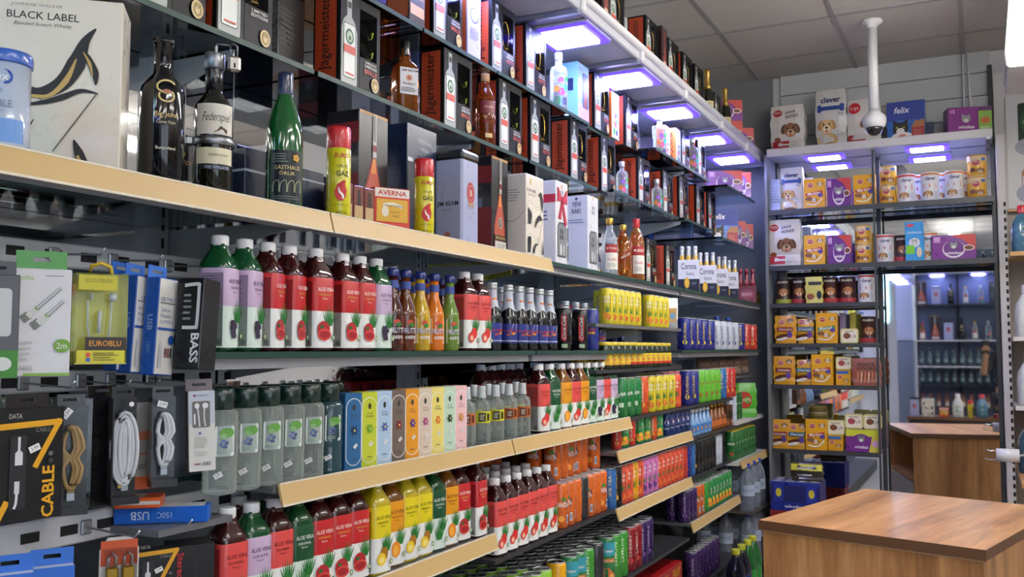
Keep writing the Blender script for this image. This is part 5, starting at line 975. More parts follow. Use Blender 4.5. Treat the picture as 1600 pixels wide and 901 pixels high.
# ---- strawberry bottles and orange soda cans
Z = .925
for r, X in enumerate((-1.237, -1.308, -1.38)):
    for k in range(6):
        y = ypx(772, -1.237, Z)+.069*k
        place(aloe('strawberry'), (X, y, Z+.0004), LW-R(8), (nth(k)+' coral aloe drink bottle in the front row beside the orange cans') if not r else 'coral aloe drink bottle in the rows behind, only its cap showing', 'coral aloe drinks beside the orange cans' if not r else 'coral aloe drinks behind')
yF = ypx(772, -1.237, Z)+.069*6+.004
nF = int((3.185-yF)/.0585)
for r, X in enumerate((-1.236, -1.296)):
    for k in range(nF):
        place(CANS['fanta' if not (r == 0 and k == 3) else 'plain'](), (X, yF+.029+.0585*k, Z+.0004), LW-R(40+29*(k % 3)), (nth(k)+(' orange soda can' if k != 3 else ' can, a dark one,')+' in the bottom front row') if not r else 'orange soda can stacked behind the bottom front row', 'orange soda cans, bottom front row' if not r else 'orange soda cans behind')
for r, X in enumerate((-1.275, -1.34)):
    for k in range(nF+5):
        y = yF-.2+.0585*k
        if y > 3.16 or (r == 0 and k in (9,)): continue
        if y < yF: continue
        place(CANS['fanta'](), (X, y+.029, Z+.1456), LW-R(40+37*(k % 3)), (nth(k)+' orange soda can standing in the upper layer') if not r else 'orange soda can at the back of the upper layer', 'orange soda cans, upper layer' if not r else 'orange soda cans, upper layer back')

for lay in range(2):
    for k in range(8): place(CANS['fanta'](), (-1.45, yF-.44+.0595*k, Z+.0004+.1456*lay), LW-R(40+31*(k % 3)), (nth(k)+' orange soda can above the coral bottles, at the back') if lay else 'orange soda can hidden low behind the coral bottles', 'orange soda cans behind the coral bottles')
# ---- coloured aloe can shelf
Z = .918
cc = ['steelblue', 'blackw', 'coral', 'coral', 'yellow2', 'coral', 'pink', 'pink', 'pink', 'coral', 'coral', 'coral', 'coral', 'coral', 'coral']
STUFF = []
for r, X in enumerate((-1.236, -1.298, -1.36, -1.422, -1.484)):
    for k, c in enumerate(cc):
        if r > 2: STUFF.append((X, 3.225+.0615*k, Z, .029, .148, c)); continue
        place(CANS[c](), (X, 3.225+.0615*k, Z+.0004), LW-R(58), (nth(k)+' can in front on the bright can shelf, '+CN[c]) if not r else 'can in the rows behind on the bright can shelf, lid showing', 'bright cans in front' if not r else 'bright cans behind', 1.02)
Z = .905
for k, (y, c) in enumerate([(4.21, 'red'), (4.27, 'blue'), (4.34, 'steelblue'), (4.42, 'blackw'), (4.48, 'blackw'), (4.54, 'blackw'), (4.60, 'blackw'), (4.66, 'blackw'), (4.72, 'blackw'), (4.79, 'white'), (4.85, 'white')]): place(CANS[c](), (-1.256, y, Z+.0004), LW-R(64), nth(k)+' can beyond the bright can shelf, '+CN[c], 'cans beyond the bright shelf', 1.06)
for k in range(4): place(CANS['blackw'](), (-1.32, 4.25+.075*k, Z+.0004), LW-R(64), 'can in the back row beyond the bright can shelf', 'cans beyond the bright shelf, behind', 1.06)

# ---- low can rows (row H)
Z = .655
hh = [(2.02, 'tallgreen'), (2.09, 'lime'), (2.16, 'lime'), (2.23, 'lime'), (2.30, 'lime'), (2.37, 'tallgreen'), (2.44, 'lime'), (2.51, 'lime'), (2.58, 'lime'), (2.65, 'lime'), (2.76, 'gold'), (2.86, 'peach'), (2.93, 'peach'), (3.0, 'tallgreen'), (3.09, 'plain'), (3.2, 'peach'), (3.27, 'tallgreen'), (3.34, 'tallgreen'), (3.43, 'maroon'), (3.5, 'maroon'), (3.57, 'purple'), (3.64, 'purple')]
for k, (y, c) in enumerate(hh): place(CANS[c](), (-1.238, y, Z+.0004), LW-R(50), (nth(k) if k < 20 else ['last but one', 'last'][k-20])+' tall can in the lowest visible front row, '+CN[c], 'lowest front row cans', (1.15, 1.15, 1.16))
for r, X in enumerate((-1.307, -1.376, -1.445, -1.514)):
    for k in range(24):
        if r > 1: STUFF.append((X, 2.0+.0695*k, Z, .0328, .168, 'lime' if k < 10 else 'plain')); continue
        place(CANS['lime' if k < 10 else 'plain'](), (X, 2.0+.0695*k, Z+.0004), LW-R(50), 'tall can in the rows behind the lowest front row, lid showing', 'lowest rows behind', (1.15, 1.15, 1.16))
Z = .712
for k, (y, c) in enumerate([(4.18, 'purple'), (4.24, 'purple'), (4.30, 'purple'), (4.37, 'fanta'), (4.43, 'fanta'), (4.50, 'tallgreen'), (4.58, 'juice'), (4.645, 'juice'), (4.71, 'juice'), (4.775, 'juice'), (4.84, 'juice'), (4.905, 'juice'), (4.97, 'juice')]): place(CANS[c](), (-1.237, y, Z+.0004), LW-R(64), nth(k)+' can over the lowest cream rail, '+CN[c], 'cans over the lowest rail', 1.0)
for r in (1,):
    for k in range(12): place(CANS['juice' if k > 5 else 'purple'](), (-1.237-.064*r, 4.2+.066*k, Z+.0004), LW-R(64), 'can in the rows behind the lowest cream rail', 'cans behind the lowest rail', 1.0)
for nm, zz, lab in (('cans_at_the_back', .918, 'deep back rows of cans on the bright can shelf'), ('cans_at_the_back', .655, 'deep back rows of tall cans on the lowest visible shelf')):
    b = MB()
    for x, y, z_, r_, h_, c in STUFF:
        if abs(z_-zz) < .01:
            m_ = CANS[c]().parts[0][1].materials[1]; b.lathe([(r_*.85, 0), (r_, .006), (r_, h_-.01), (r_*.88, h_-.002)], 10, [m_, m_, m_], x, y, cap=False); b.lathe([(r_*.88, h_-.002), (r_*.88, h_), (r_*.8, h_), (r_*.76, h_-.003), (.001, h_-.003)], 10, M_lid, x, y)
            n0 = len(b.v)-10*9
            b.v[n0:] = [(v[0], v[1], v[2]+zz+.0004) for v in b.v[n0:]]
    tag(ob(nm, b), lab, 'cans', kind='stuff')
# cartons and packs on the bottom shelf
b1 = bx('drink_tray', .34, .2, .165, '#1b2350', [('f', lambda a: (a.text('BEER', -.06, .09, .05, ink('#c8b04a'), w=.14), a.ell(.1, .09, .04, .05, ink('#c8b04a')))), ('l', lambda a: (a.text('BEER', -.02, .09, .04, ink('#c8b04a'), w=.12), a.ell(.07, .09, .02, .03, ink('#e0d08a'))))])
b2 = bx('drink_tray', .34, .2, .165, '#b01e24', [('f', lambda a: [(a.text('FRUIT', x, .13, .035, ink('#e8b83a'), w=.11, bold=.03), a.ell(x, .07, .035, .03, ink('#e8862a')), a.ell(x+.03, .06, .02, .02, ink('#f0c04a'))) for x in (-.085, .085)])])
for k, (p, y, lab) in enumerate(((b1, 2.75, 'navy drink tray with gold lettering low on the shelf, nearer one'), (b1, 3.15, 'navy drink tray with gold lettering beside the red tray'), (b2, 3.53, 'red drink tray with fruit pictures low on the shelf'), (b2, 3.9, 'red drink tray with fruit pictures, the farther one'))): place(p, (-1.315, y, .4005), LW, lab, 'drink trays')
for r in range(1):
    for k in range(7): place(CANS['purple'](), (-1.24-.064*r, 4.3+.066*k, .4005), LW-R(60), (nth(k)+' purple can low beneath the lowest cream rail') if not r else 'purple can in the back row beneath the lowest rail', 'low purple cans', 1.1)
# corner shelves
for k in range(8): place(CANS['beer'](), (-1.255, 5.16+.068*k, .8854), LW-R(70), nth(k)+' yellow-lidded green beer can on the lower corner shelf', 'beer cans in the corner', 1.12)
for k in range(4): place(CANS['white' if k < 2 else 'beer'](), (-1.27, 5.17+.068*k, 1.1004), LW-R(70), nth(k)+' can on the white corner shelf, '+('pale' if k < 2 else 'green'), 'cans on the white corner shelf', 1.08)

def settle_left():
    rows = {}
    for it in PLACED:
        l = it[0].location
        if l.x < -1.15 and it[0].name.split('.')[0] not in ('panel_light',): rows.setdefault(round(l.z, 2), []).append(it)
    for r in rows.values(): settle(r)
settle_left()
# ================================================================== phone accessories hanging in the near bay
def zpx(px, py, X):
    a = (px-800)/FPX; b = -(py-450.5)/FPX; c, s, cp_, sp_ = cos(YAW), sin(YAW), cos(PITCH), sin(PITCH)
    d = (-s*cp_+a*c+b*s*sp_, c*cp_+a*s-b*c*sp_, sp_+b*cp_); t = X/d[0]; return t*d[1], CAMZ+t*d[2]
hk = Proto('peg_hook', 'hook'); b = MB(); b.tube([(0, .0, 0), (0, -.16, -.006), (0, -.175, .004)], .0018, 6, M_steel); hk.part('rod', b); b = MB(); b.box(-.01, .01, -.002, .01, -.012, .012, M_steel, bev=.002); hk.part('mount', b)
def hang(p, px, py, X, label, turn=-32, group=None, sc=1, hook=None, lean=0):
    "hang so that the top edge of the thing meets the photo point"
    y, z = zpx(px, py, X); h = max(v.co.z for n, me, a_, b_ in p.parts for v in me.vertices)*sc
    e = place(p, (X, y, z-h), LW+R(turn), label, group, sc, (0, R(lean)))
    return e, y, z
def tab(p, w, h, z, col, y=0):
    b = MB(); m = gloss(col, .35); t = .0012
    b.box(-w/2, -.012, y-t/2, y+t/2, z, z+h, m); b.box(.012, w/2, y-t/2, y+t/2, z, z+h, m); b.box(-.012, .012, y-t/2, y+t/2, z, z+h*.4, m); b.box(-.012, .012, y-t/2, y+t/2, z+h*.65, z+h, m); p.part('hang_tab', b)
def cablepic(a, P, w, c): a.stroke(P, w, ink(c))
# green-tabbed cable box
def a_grn(a):
    a.text('dotfes', -.022, .148, .008, ink('#8fb83a'), w=.022); a.lines(.005, .036, .150, .153, 1, ink('#9a9a9a'), .5)
    for dx, dz, l in ((0, 0, 1), (.014, -.010, .8)):
        x, z = -.024+dx, .085+dz; a.poly([(x-.006, z+.004), (x+.002, z-.006), (x+.012, z+.002), (x+.004, z+.012)], ink('#7a7d78')); a.poly([(x+.003, z+.008), (x+.009, z+.001), (x+.022, z+.012), (x+.016, z+.02)], ink('#d4d8d0')); a.ell(x+.019, z+.017, .004, .003, ink('#7ab83a')); a.stroke([(x+.018, z+.016), (x+.05*l, z+.048*l)], .005, ink('#8a8c8c')); a.stroke([(x+.018, z+.0165), (x+.05*l, z+.0485*l)], .002, ink('#d8dada'))
    a.rrect(.018, .036, .041, .056, .010, ink('#7aa832')); a.text('2m', .029, .046, .009, ink('#eef2e4'), w=.014); a.lines(-.034, -.01, .022, .055, 4, ink('#c4c6c2'), .3); a.text('CABLE', -.022, .013, .007, ink('#a4a8a0'), w=.024); a.rect(-.022, .001, .041, .005, ink('#8ab83a'))
g1 = bx('cable_box', .082, .03, .162, '#dcdcde', [('f', a_grn), ('l', lambda a: a.rect(-.015, 0, .015, .162, ink('#8a8c90')))]); tab(g1, .07, .028, .162, '#3f9a2c')
hang(g1, 66, 392, -1.275, 'white cable box with green hang tab at the upper left')
g0 = bx('charger_box', .06, .03, .15, '#4a4c50', [('f', lambda a: (a.rrect(-.02, .06, .02, .13, .006, ink('#d0d2d2')), a.rect(-.03, .0, .03, .04, ink('#3f8a2c')), a.ell(.01, .02, .012, .01, ink('#e0e4dc')))), ('l', lambda a: a.rect(-.015, .0, .015, .15, ink('#2c2d30')))]); tab(g0, .05, .02, .15, '#2c2d30')
hang(g0, -4, 408, -1.285, 'grey and green charger box cut off by the left picture edge')
# earphone blister
p = Proto('earphone_blister', 'earphones'); w, d, h = .078, .035, .145
b = MB(); b.box(-w/2, w/2, d/2-.0015, d/2, 0, h, gloss('#d0c832', .4)); b.box(-w/2, w/2, -d/2, d/2, 0, .002, gloss('#d0c832', .4)); i = p.part('card', b)
a = Art(lambda x, z, o: (x, -d/2-.0002-o, z)); a.rect(-.036, .002, .036, .022, ink('#d8d030')); a.rect(-.024, .022, .038, .043, ink('#2c2014')); a.text('EUROBLU', .006, .033, .009, ink('#d8962c'), w=.048, bold=.04); a.rect(-.022, .012, -.016, .018, ink('#d84a2c')); a.rect(-.022, .004, -.016, .010, ink('#4a6ac0')); a.lines(-.012, .026, .005, .016, 3, ink('#7a7420'), .35); a.text('EARPHONES', .004, .017, .004, ink('#4a4414'), w=.03); a.rect(-.036, .118, .022, .142, ink('#ccc42c')); a.text('ECOUTEURS', -.006, .133, .006, ink('#8a8424'), w=.04); p.part('print', a.mb, i)
b = MB(); wm = gloss('#d4dcdc', .3)
for s in (-1, 1):
    b.tube([(s*.018+.006, 0, .108), (s*.018-.004*s, 0, .108)], .0065, 10, wm); b.tube([(s*.018, .002, .103), (s*.017, .002, .06), (s*.012, .004, .03)], .0014, 6, wm)
b.tube([(0, -.002, .086), (-.001, -.002, .05)], .0032, 8, wm); p.part('earphones', b)
b = MB(); b.box(-w/2, w/2, -d/2, d/2-.002, .003, h, M_clear); p.part('shell', b)
b = MB(); b.tube([(-.017, 0, h), (-.015, 0, h+.012), (0, 0, h+.018), (.015, 0, h+.012), (.017, 0, h)], .0035, 6, gloss('#d8b82c')); p.part('hanger', b)
hang(p, 158, 408, -1.272, 'clear blister with white earphones on yellow card, beside blue cable boxes', turn=-28)
def a_usb(tc):
    def f(a):
        a.rect(-.021, .002, .021, .163, ink('#e4e2dc')); a.text('USB TYPE-C' if tc else 'USB', 0, .128, .007, ink('#3a5a9a'), w=.036 if tc else .02, bold=.01); a.rect(-.018, .121, .018, .1225, ink('#4a4a4a')); a.text('Soft en', -.004, .11, .006, ink('#7a8ab0'), w=.022); a.text('Metallic', -.003, .1, .006, ink('#7a8ab0'), w=.026); a.text('For TYPE-C', -.001, .09, .006, ink('#7a8ab0'), w=.03); a.rect(-.021, .076, .021, .080, ink('#2a5ab0')); a.ell(.012, .06, .007, .008, ink('#2a5ab0')); a.poly([(-.016, .012), (-.008, .012), (-.008, .05), (-.012, .056), (-.016, .05)], ink('#c8cacc'))
        for k, c in enumerate(('#8a3a34', '#8a3a34', '#26282c')): a.rect(-.002+k*.006, .03, .001+k*.006, .046, ink(c))
    return f
def usb(tc):
    p = bx('usb_cable_box', .044, .03, .165, '#1c58b4', [('f', a_usb(tc)), ('l', lambda a: (a.text('USB', 0, .088, .011, ink('#b8cdf0'), w=.026, rot=-pi/2), a.text('150C', 0, .045, .008, ink('#8ab0e4'), w=.02, rot=-pi/2)))]); tab(p, .044, .022, .165, '#2f74d8', .012); return p
U1, U2 = usb(False), usb(True)
for k, (px, py, u, X) in enumerate(((190, 408, U1, -1.31), (212, 411, U1, -1.285), (247, 414, U2, -1.25))): hang(u, px, py, X, ['rearmost blue and white cable box, mostly hidden', 'middle blue and white cable box of three', 'front blue and white cable box with type-C print'][k], turn=6, group='blue cable boxes', lean=4)
bs = bx('headset_box', .05, .05, .155, '#131316', [('l', lambda a: (a.text('BASS', .014, .035, .016, ink('#e8e6e2'), w=.05, bold=.05, rot=-pi/2), a.stroke([(-.012, .142), (.014, .144), (.016, .136), (.016, .076), (.012, .07), (-.012, .07)], .006, ink('#d4d2cc')), a.lines(-.012, .004, .08, .13, 5, ink('#8a8a88'), .4)))]); hang(bs, 306, 436, -1.205, 'black headset box with white vertical lettering beside the aloe drinks', turn=12, lean=5)
# lower hanging row
def a_data(a):
    Y = ink('#e8a81c'); a.text('DATA', -.026, .172, .008, ink('#c8c4bc'), w=.02); a.stroke([(-.05, .155), (.048, .160)], .010, Y); a.stroke([(.046, .164), (.006, .086)], .009, Y); a.text('CABLE', .018, .148, .007, ink('#8a8880'), w=.024); a.text('CABLE', .028, .045, .020, Y, w=.085, bold=.05, rot=pi/2); a.stroke([(-.052, .002), (-.036, .035)], .010, Y)
    a.rect(-.034, .02, -.008, .140, ink('#26272a')); a.poly([(-.026, .092), (-.014, .092), (-.014, .112), (-.018, .116), (-.018, .138), (-.022, .138), (-.022, .116), (-.026, .112)], ink('#dcdde0')); a.rect(-.026, .046, -.018, .066, ink('#d0d2d6')); a.stroke([(-.022, .046), (-.023, .03), (-.026, .022)], .004, ink('#dcdde0')); tagp(a, .004, .118, 1, .4)
    a.ell(.030, .108, .004, .004, ink('#6a6c6a')); a.ell(.030, .096, .004, .004, ink('#3c3e3e'))
dt = bx('data_cable_box', .105, .045, .185, '#18181a', [('f', a_data), ('l', lambda a: (a.rect(-.0225, 0, .0225, .185, ink('#d8941c')), a.ell(0, .02, .005, .004, ink('#7a5410')), a.ell(0, .032, .005, .004, ink('#7a5410'))))]); tab(dt, .07, .022, .185, '#16171a')
hang(dt, 43, 615, -1.262, 'black cable box with yellow stripe on the lower hook bar', turn=-14, sc=.88)
def coil(cx, cz, w, h, n, r, m, mb, y=-.004, tw=False):
    for k in range(n):
        o = (k-(n-1)/2)*r*1.9
        if tw: mb.tube([(cx+(w/2+o*.4)*sin(t)*(1 if cos(t) > 0 else .9)+o*.25, y-.002*(k % 2), cz+h/2*cos(t)) if abs(cos(t)) > .12 else (cx+o*.5+.004*(1 if sin(t) > 0 else -1), y-.002, cz+h/2*cos(t)) for t in [2*pi*q/20 for q in range(20)]], r, 6, m, closed=True)
        else: mb.tube([(cx+(w/2+o)*sin(t), y-.0015*(k % 2), cz+(h/2+o)*cos(t)) for t in [2*pi*q/18 for q in range(18)]], r, 6, m, closed=True)
def cablepack(nm, w, h, cable, tw, front_art, tagx=0):
    p = Proto(nm, 'cable'); d = .03; K = mat('pack_black', C('#121214'), .3, coat=.3)
    b = MB(); b.box(-w/2, w/2, d/2-.004, d/2, 0, h, K); b.box(-w/2, w/2, -d/2, d/2, 0, .012, K); b.box(-w/2, -w/2+.002, -d/2, d/2, 0, h, K); i = p.part('tray', b)
    b = MB(); coil(0, h*.52, w*.5, h*.58, 4, .0033, cable, b, -.002, tw); b.box(-.005, .007, -.006, .0, h*.12, h*.2, M_steel, bev=.001); b.box(-.0045, .0065, -.0055, -.0005, h*.2, h*.26, cable, bev=.001); p.part('cable', b)
    b = MB(); b.add([(-w/2, -d/2, .012), (w/2, -d/2, .012), (w/2, -d/2, h), (-w/2, -d/2, h)], [(0, 1, 2, 3)], M_clear); p.part('window', b)
    a = Art(front(d)); a.o = .0008; front_art(a); p.part('print', a.mb, i); tab(p, w*.8, .018, h, '#121214', .01); return p
wc = gloss('#dcdce0', .35); gc = gloss('#b08a4c', .35)
gp = cablepack('cable_pack', .05, .165, gc, True, lambda a: (tagp(a, -.008, .155, .9, .9), a.text('CABLE', -.022, .035, .012, ink('#5a4a34'), w=.05, rot=-pi/2))); hang(gp, 113, 616, -1.262, 'clear pack with gold braided cable right of the yellow-striped box', turn=-32)
bk = bx('black_cable_box', .06, .05, .175, '#101013', []); tab(bk, .05, .018, .175, '#101013'); hang(bk, 160, 602, -1.31, 'plain glossy black box left of the looped white cable', turn=-8)
wp1 = cablepack('cable_pack', .045, .172, wc, False, lambda a: (a.ell(.006, .162, .004, .004, ink('#e8e8e6')), a.ell(-.010, .03, .003, .003, ink('#a88a3a')))); hang(wp1, 196, 604, -1.262, 'clear black pack with a looped white cable', turn=-24)
oc = bx('phone_card', .04, .012, .15, '#b9b6b2', [('f', lambda a: (a.rect(-.02, .085, .02, .1, ink('#d8805a')), a.rect(-.02, 0, .02, .022, ink('#e8682c')), a.text('100GB', 0, .04, .010, ink('#55565a'), w=.03, rot=.3), a.rect(-.02, .060, .02, .063, ink('#d8805a'))))]); hang(oc, 226, 628, -1.315, 'orange and grey card half hidden between two cable packs', turn=-25)
wp2 = cablepack('cable_pack', .044, .152, wc, True, lambda a: tagp(a, -.006, .140, .9, -.3)); hang(wp2, 257, 603, -1.262, 'narrow black pack with a bow-tied white cable', turn=-30)
def a_ear(a):
    a.rect(-.022, .0, .022, .140, ink('#dcdad2')); a.rect(-.022, .082, .022, .140, ink('#c4c8d4')); a.rect(-.014, .130, -.010, .134, ink('#8a2a34')); a.text('Longtone', .002, .132, .005, ink('#6a6c7a'), w=.02); a.rrect(-.016, .076, .014, .122, .003, ink('#6f6a66')); a.ell(-.008, .114, .004, .005, ink('#e8e8e8')); a.ell(.006, .114, .005, .005, ink('#e8e8e8')); a.stroke([(-.007, .11), (-.005, .09), (-.004, .078)], .0022, ink('#e0e0e0')); a.stroke([(.004, .11), (.004, .09), (.006, .078)], .0022, ink('#e0e0e0')); a.rect(-.014, .082, -.011, .1, ink('#e0e0e0'))
    a.rect(-.006, .064, -.002, .068, ink('#4a4a8a')); a.lines(-.014, .012, .04, .06, 6, ink('#a09e96'), .3); a.lines(-.014, .01, .026, .036, 3, ink('#b0aea6'), .3); a.barcode(.0, .014, .010, .016, ink('#6a6a66')); a.lines(-.014, -.002, .011, .015, 1, ink('#8a3a34'), .5)
er = bx('earphone_box', .046, .028, .14, '#d4d2cc', [('f', a_ear), ('l', lambda a: (a.rect(-.014, 0, .014, .14, ink('#5a464c')), a.rect(-.008, .012, .006, .022, ink('#8a7a80'))))]); tab(er, .046, .02, .14, '#6a5458', .008); hang(er, 317, 592, -1.24, 'white earphone box hanging in front of the clear cologne bottles', turn=-34, lean=-2)
# boxes lying on the ledge
ub = bx('usb_cable_box', .044, .155, .028, '#1c64c8', [('l', lambda a: (a.text('USB', -.035, .014, .014, ink('#dce6f4'), w=.03, rot=pi), a.text('150C', .005, .014, .010, ink('#b8cdf0'), w=.024, rot=pi))), ('t', lambda a: (a.rect(-.021, -.07, .021, .07, ink('#dcdde0')), a.ell(0, .03, .014, .016, ink('#4a7ac8')), a.ell(0, .03, .010, .012, ink('#dcdde0'))))])
y, z = zpx(275, 815, -1.26); LZ = z
b = MB(); b.box(-1.36, -1.225, y-.07, y+.10, z-.012, z-.0005, M_metalsh); o = sp('ledge', b)
place(ub, (-1.285, y-.005, z), R(128), 'blue cable box lying upside down on the small ledge')
cr = Proto('crumpled_pack', 'pouch'); b = MB(); rnd = random.Random(3)
for k in range(7): b.add([(-.02+rnd.uniform(-.006, .006), -.06+k*.02, .010+rnd.uniform(-.006, .008)), (.0+rnd.uniform(-.006, .006), -.06+k*.02, .018+rnd.uniform(-.006, .006)), (.02+rnd.uniform(-.006, .006), -.06+k*.02, .006+rnd.uniform(-.004, .006))], [], gloss('#c88a1c'))
b.f = []; b.m = []; b.smooth = []
for k in range(6):
    for q in range(2): b.f.append((k*3+q, k*3+q+1, k*3+q+4, k*3+q+3)); b.m.append(0); b.smooth.append(False)
    b.f.append((k*3, k*3+3, k*3+5, k*3+2)); b.m.append(0); b.smooth.append(False)
cr.part('foil', b); place(cr, (-1.352, y+.055, z), R(70), 'crumpled yellow pack squeezed behind the blue box on the ledge')
ob_ = bx('phone_card_box', .05, .075, .018, '#e0622c', [('l', lambda a: a.rect(-.037, .006, .037, .012, ink('#d8d4cc'))), ('t', lambda a: (a.rect(-.025, -.037, .025, .037, ink('#d8cfc4')), a.rect(-.025, -.037, .025, -.01, ink('#e0622c'))))]); place(ob_, (-1.31, y-.035, z+.0285), R(128), 'small orange box lying on top of the blue cable box')
# bottom row
bp1 = bx('usb_cable_box', .06, .035, .14, '#dcdde2', [('f', lambda a: (a.rect(-.03, .1, .03, .14, ink('#2f74d8')), a.ell(0, .08, .01, .01, ink('#6a9ae0')))), ('l', lambda a: a.rect(-.0175, 0, .0175, .14, ink('#2f74d8')))]); tab(bp1, .06, .025, .14, '#2f74d8')
for k, (px, py) in enumerate(((16, 866), (82, 856))): hang(bp1, px, py, -1.26-.02*k, ['blue-topped cable box cut off at the lower left corner', 'second blue-topped cable box at the bottom edge'][k], group='lower blue cable boxes')
lk = Proto('padlock_blister', 'padlocks'); w, h = .06, .13; b = MB(); b.prism([(-w/2, 0), (w/2, 0), (w/2, h-.02), (w/2-.012, h), (-w/2+.012, h), (-w/2, h-.02)], -.001, .001, gloss('#d8d4d0', .4)); i = lk.part('card', b); a = Art(lambda x, z, o: (x, -.001-o, z)); a.rect(-.028, .085, .028, .125, ink('#d85a2c')); lk.part('print', a.mb, i)
for x in (-.012, .012):
    b = MB(); b.box(x-.009, x+.009, -.018, -.004, .06, .085, metal('#b8923c', .35), bev=.002); b.tube([(x-.006, -.011, .083), (x-.006, -.011, .1), (x, -.011, .107), (x+.006, -.011, .1), (x+.006, -.011, .083)], .0022, 6, M_steel); lk.part('padlock', b)
b = MB(); b.box(-w/2+.006, w/2-.006, -.022, -.0015, .01, .112, M_clear); lk.part('blister', b); hang(lk, 187, 838, -1.262, 'blister card with two small brass padlocks at the bottom edge')
d2 = bx('data_cable_box', .09, .04, .165, '#151517', [('f', a_data)]); hang(d2, 244, 848, -1.268, 'second black cable box with yellow stripe below the ledge', sc=.72, turn=-34)
st = bx('headset_box', .075, .06, .15, '#101012', [('f', lambda a: (a.text('Stereo', -.022, .115, .012, ink('#c8242c'), w=.045, bold=.04, rot=-pi/2), a.text('Headset', -.022, .055, .012, ink('#dcdcdc'), w=.055, bold=.04, rot=-pi/2), a.stroke([(.004, .12), (.004, .05)], .002, ink('#2c2c30')), a.stroke([(.02, .07), (.014, .09), (.016, .03)], .002, ink('#3a3a40'))))]); hang(st, 296, 845, -1.275, 'black headset box with red lettering below the ledge', turn=-30)
for k, (px, py, zz) in enumerate(((108, 402, 1.66), (200, 408, 1.66), (285, 420, 1.66), (60, 596, 1.445), (150, 596, 1.445), (196, 596, 1.445), (257, 594, 1.445), (120, 838, 1.205), (205, 826, 1.205))):
    y, z = zpx(px, py, -1.36); place(hk, (-1.396 if zz > 1.4 else -1.336, y, zz), LW, nth(k % 3)+' steel peg hook on the %s hook bar' % ('upper' if zz > 1.6 else ('middle' if zz > 1.4 else 'lower')) if k != 6 else 'rightmost steel peg hook on the middle hook bar', 'peg hooks', (1, .7, 1))
# ================================================================== pet food unit on the back wall
def xpy(px, Y, Z):
    a = (px-800)/FPX; c, s, cp_, sp_ = cos(YAW), sin(YAW), cos(PITCH), sin(PITCH)
    return (a*(Y*c*cp_+(Z-CAMZ)*sp_)-Y*s)/(c+a*s*cp_)
def bpl(p, px, Y, Z, label, group=None, sc=1, turn=0, tilt=None): return place(p, (xpy(px, Y, Z), Y, Z+.0004), R(turn), label, group, sc, tilt)
pu = link('pet_food_shelving', None, None, (-.5, 5.9, 0)); tag(pu, 'dark steel pet food shelving before the mirrored back wall', 'shelving')
def pp(name, mb, parent=None):
    o = ob(name, mb, parent or pu)
    if not parent: o.location = (.5, -5.9, 0)
    return o
M_trim = mat('shelf_trim_dark', C('#45474a'), .4, metal=.3)
XP0, XP1, XPM = -1.15, .085, -.542; YF = 5.75
for x, z1 in ((XP0, 2.70), (XPM, 2.70), (XP1, 3.16)):
    b = MB(); b.box(x-.012, x+.012, YB-.03, YB-.001, 0, z1, M_trim, bev=.002); pp('upright', b)
b = MB(); b.box(XPM-.006, XPM+.006, YF+.005, YF+.02, .02, 2.70, M_trim); pp('front_post', b)
for x0, x1, z, tr in ((XP0, XPM, 2.345, .028), (XPM, XP1, 2.345, .028), (XP0, XPM, 2.003, .028), (XPM, XP1, 2.003, .028), (XP0, XPM, 1.772, .022), (XP0, XPM, 1.532, .022), (XP0, XPM, 1.285, .022), (XP0, XPM, .90, .022), (XP0, XPM, .42, .022)):
    b = MB(); b.box(x0+.004, x1-.004, YF+.004, YB-.03, z-.012, z, M_glass if z > 1.9 else M_trim); o = pp('shelf_board', b)
    b = MB(); b.box(x0+.002, x1-.002, YF, YF+.004, z-tr, z+.002, M_trim); pp('front_edge', b, o)
b = MB(); b.box(XP0, XP1, YF, YB-.012, 2.69, 2.715, M_soff); pp('canopy_board', b)
b = MB(); b.box(XP0, XP1, YF-.012, YF, 2.675, 2.725, M_white, bev=.004); pp('canopy_rail', b)
for x in (XPM, XP1-.02): b = MB(); b.box(x-.012, x+.012, YF-.01, YB-.02, 2.665, 2.69, M_steel); pp('divider', b)
for k, px in enumerate((1288, 1448)): place(led, (xpy(px, 5.89, 2.69), 5.89, 2.689), 0, ['left', 'right'][k]+' blue-rimmed panel light under the pet food canopy', 'pet shelf panel lights', (1.0, .6, 1))
b = MB(); b.box(-1.62, XP0-.012, YB-.02, YB-.001, 0, ZC, mat('grey_side_panel', C('#77797f'), .6)); struct('trim_1', b)
b = MB(); b.box(-1.168, -1.152, YF, YB-.02, 0, 2.69, mat('grey_side_panel', (0, 0, 0))); struct('trim_2', b)

def rosette(a, x, z, r): a.ell(x, z, r*1.25, r, ink('#e8dcc4')); a.ell(x, z, r*1.1, r*.86, ink('#b0223a')); a.text('PEDI', x, z+r*.1, r*.55, ink('#f0e4c8'), w=r*1.5)
def a_mark(word='Markies', wc='#b8323a', pic='#8a5a3a'):
    def f(a):
        rosette(a, -.022, .142, .015); dog(a, .034, .146, .020, '#d8c4a0'); a.poly([(-.052, .092), (.045, .108), (.05, .09), (-.045, .074)], ink(wc)); a.text(word, -.002, .092, .018, ink('#f4ecd8'), w=.078, bold=.04, shear=.25, rot=.1); a.ell(.035, .08, .016, .012, ink('#5a4a9a')); a.ell(-.032, .06, .022, .012, ink(pic)); dog(a, -.002, .05, .020, '#e4d4b4'); a.stroke([(-.045, .03), (-.01, .022), (.02, .03), (.045, .06)], .008, ink('#f0e8d4'))
    return f
Mark = bx('dog_biscuit_box', .122, .055, .182, '#e6a81e', [('f', a_mark())]); Bisc = bx('dog_biscuit_box', .122, .055, .182, '#e6a81e', [('f', a_mark('Biscrok', '#2f8a6a'))])
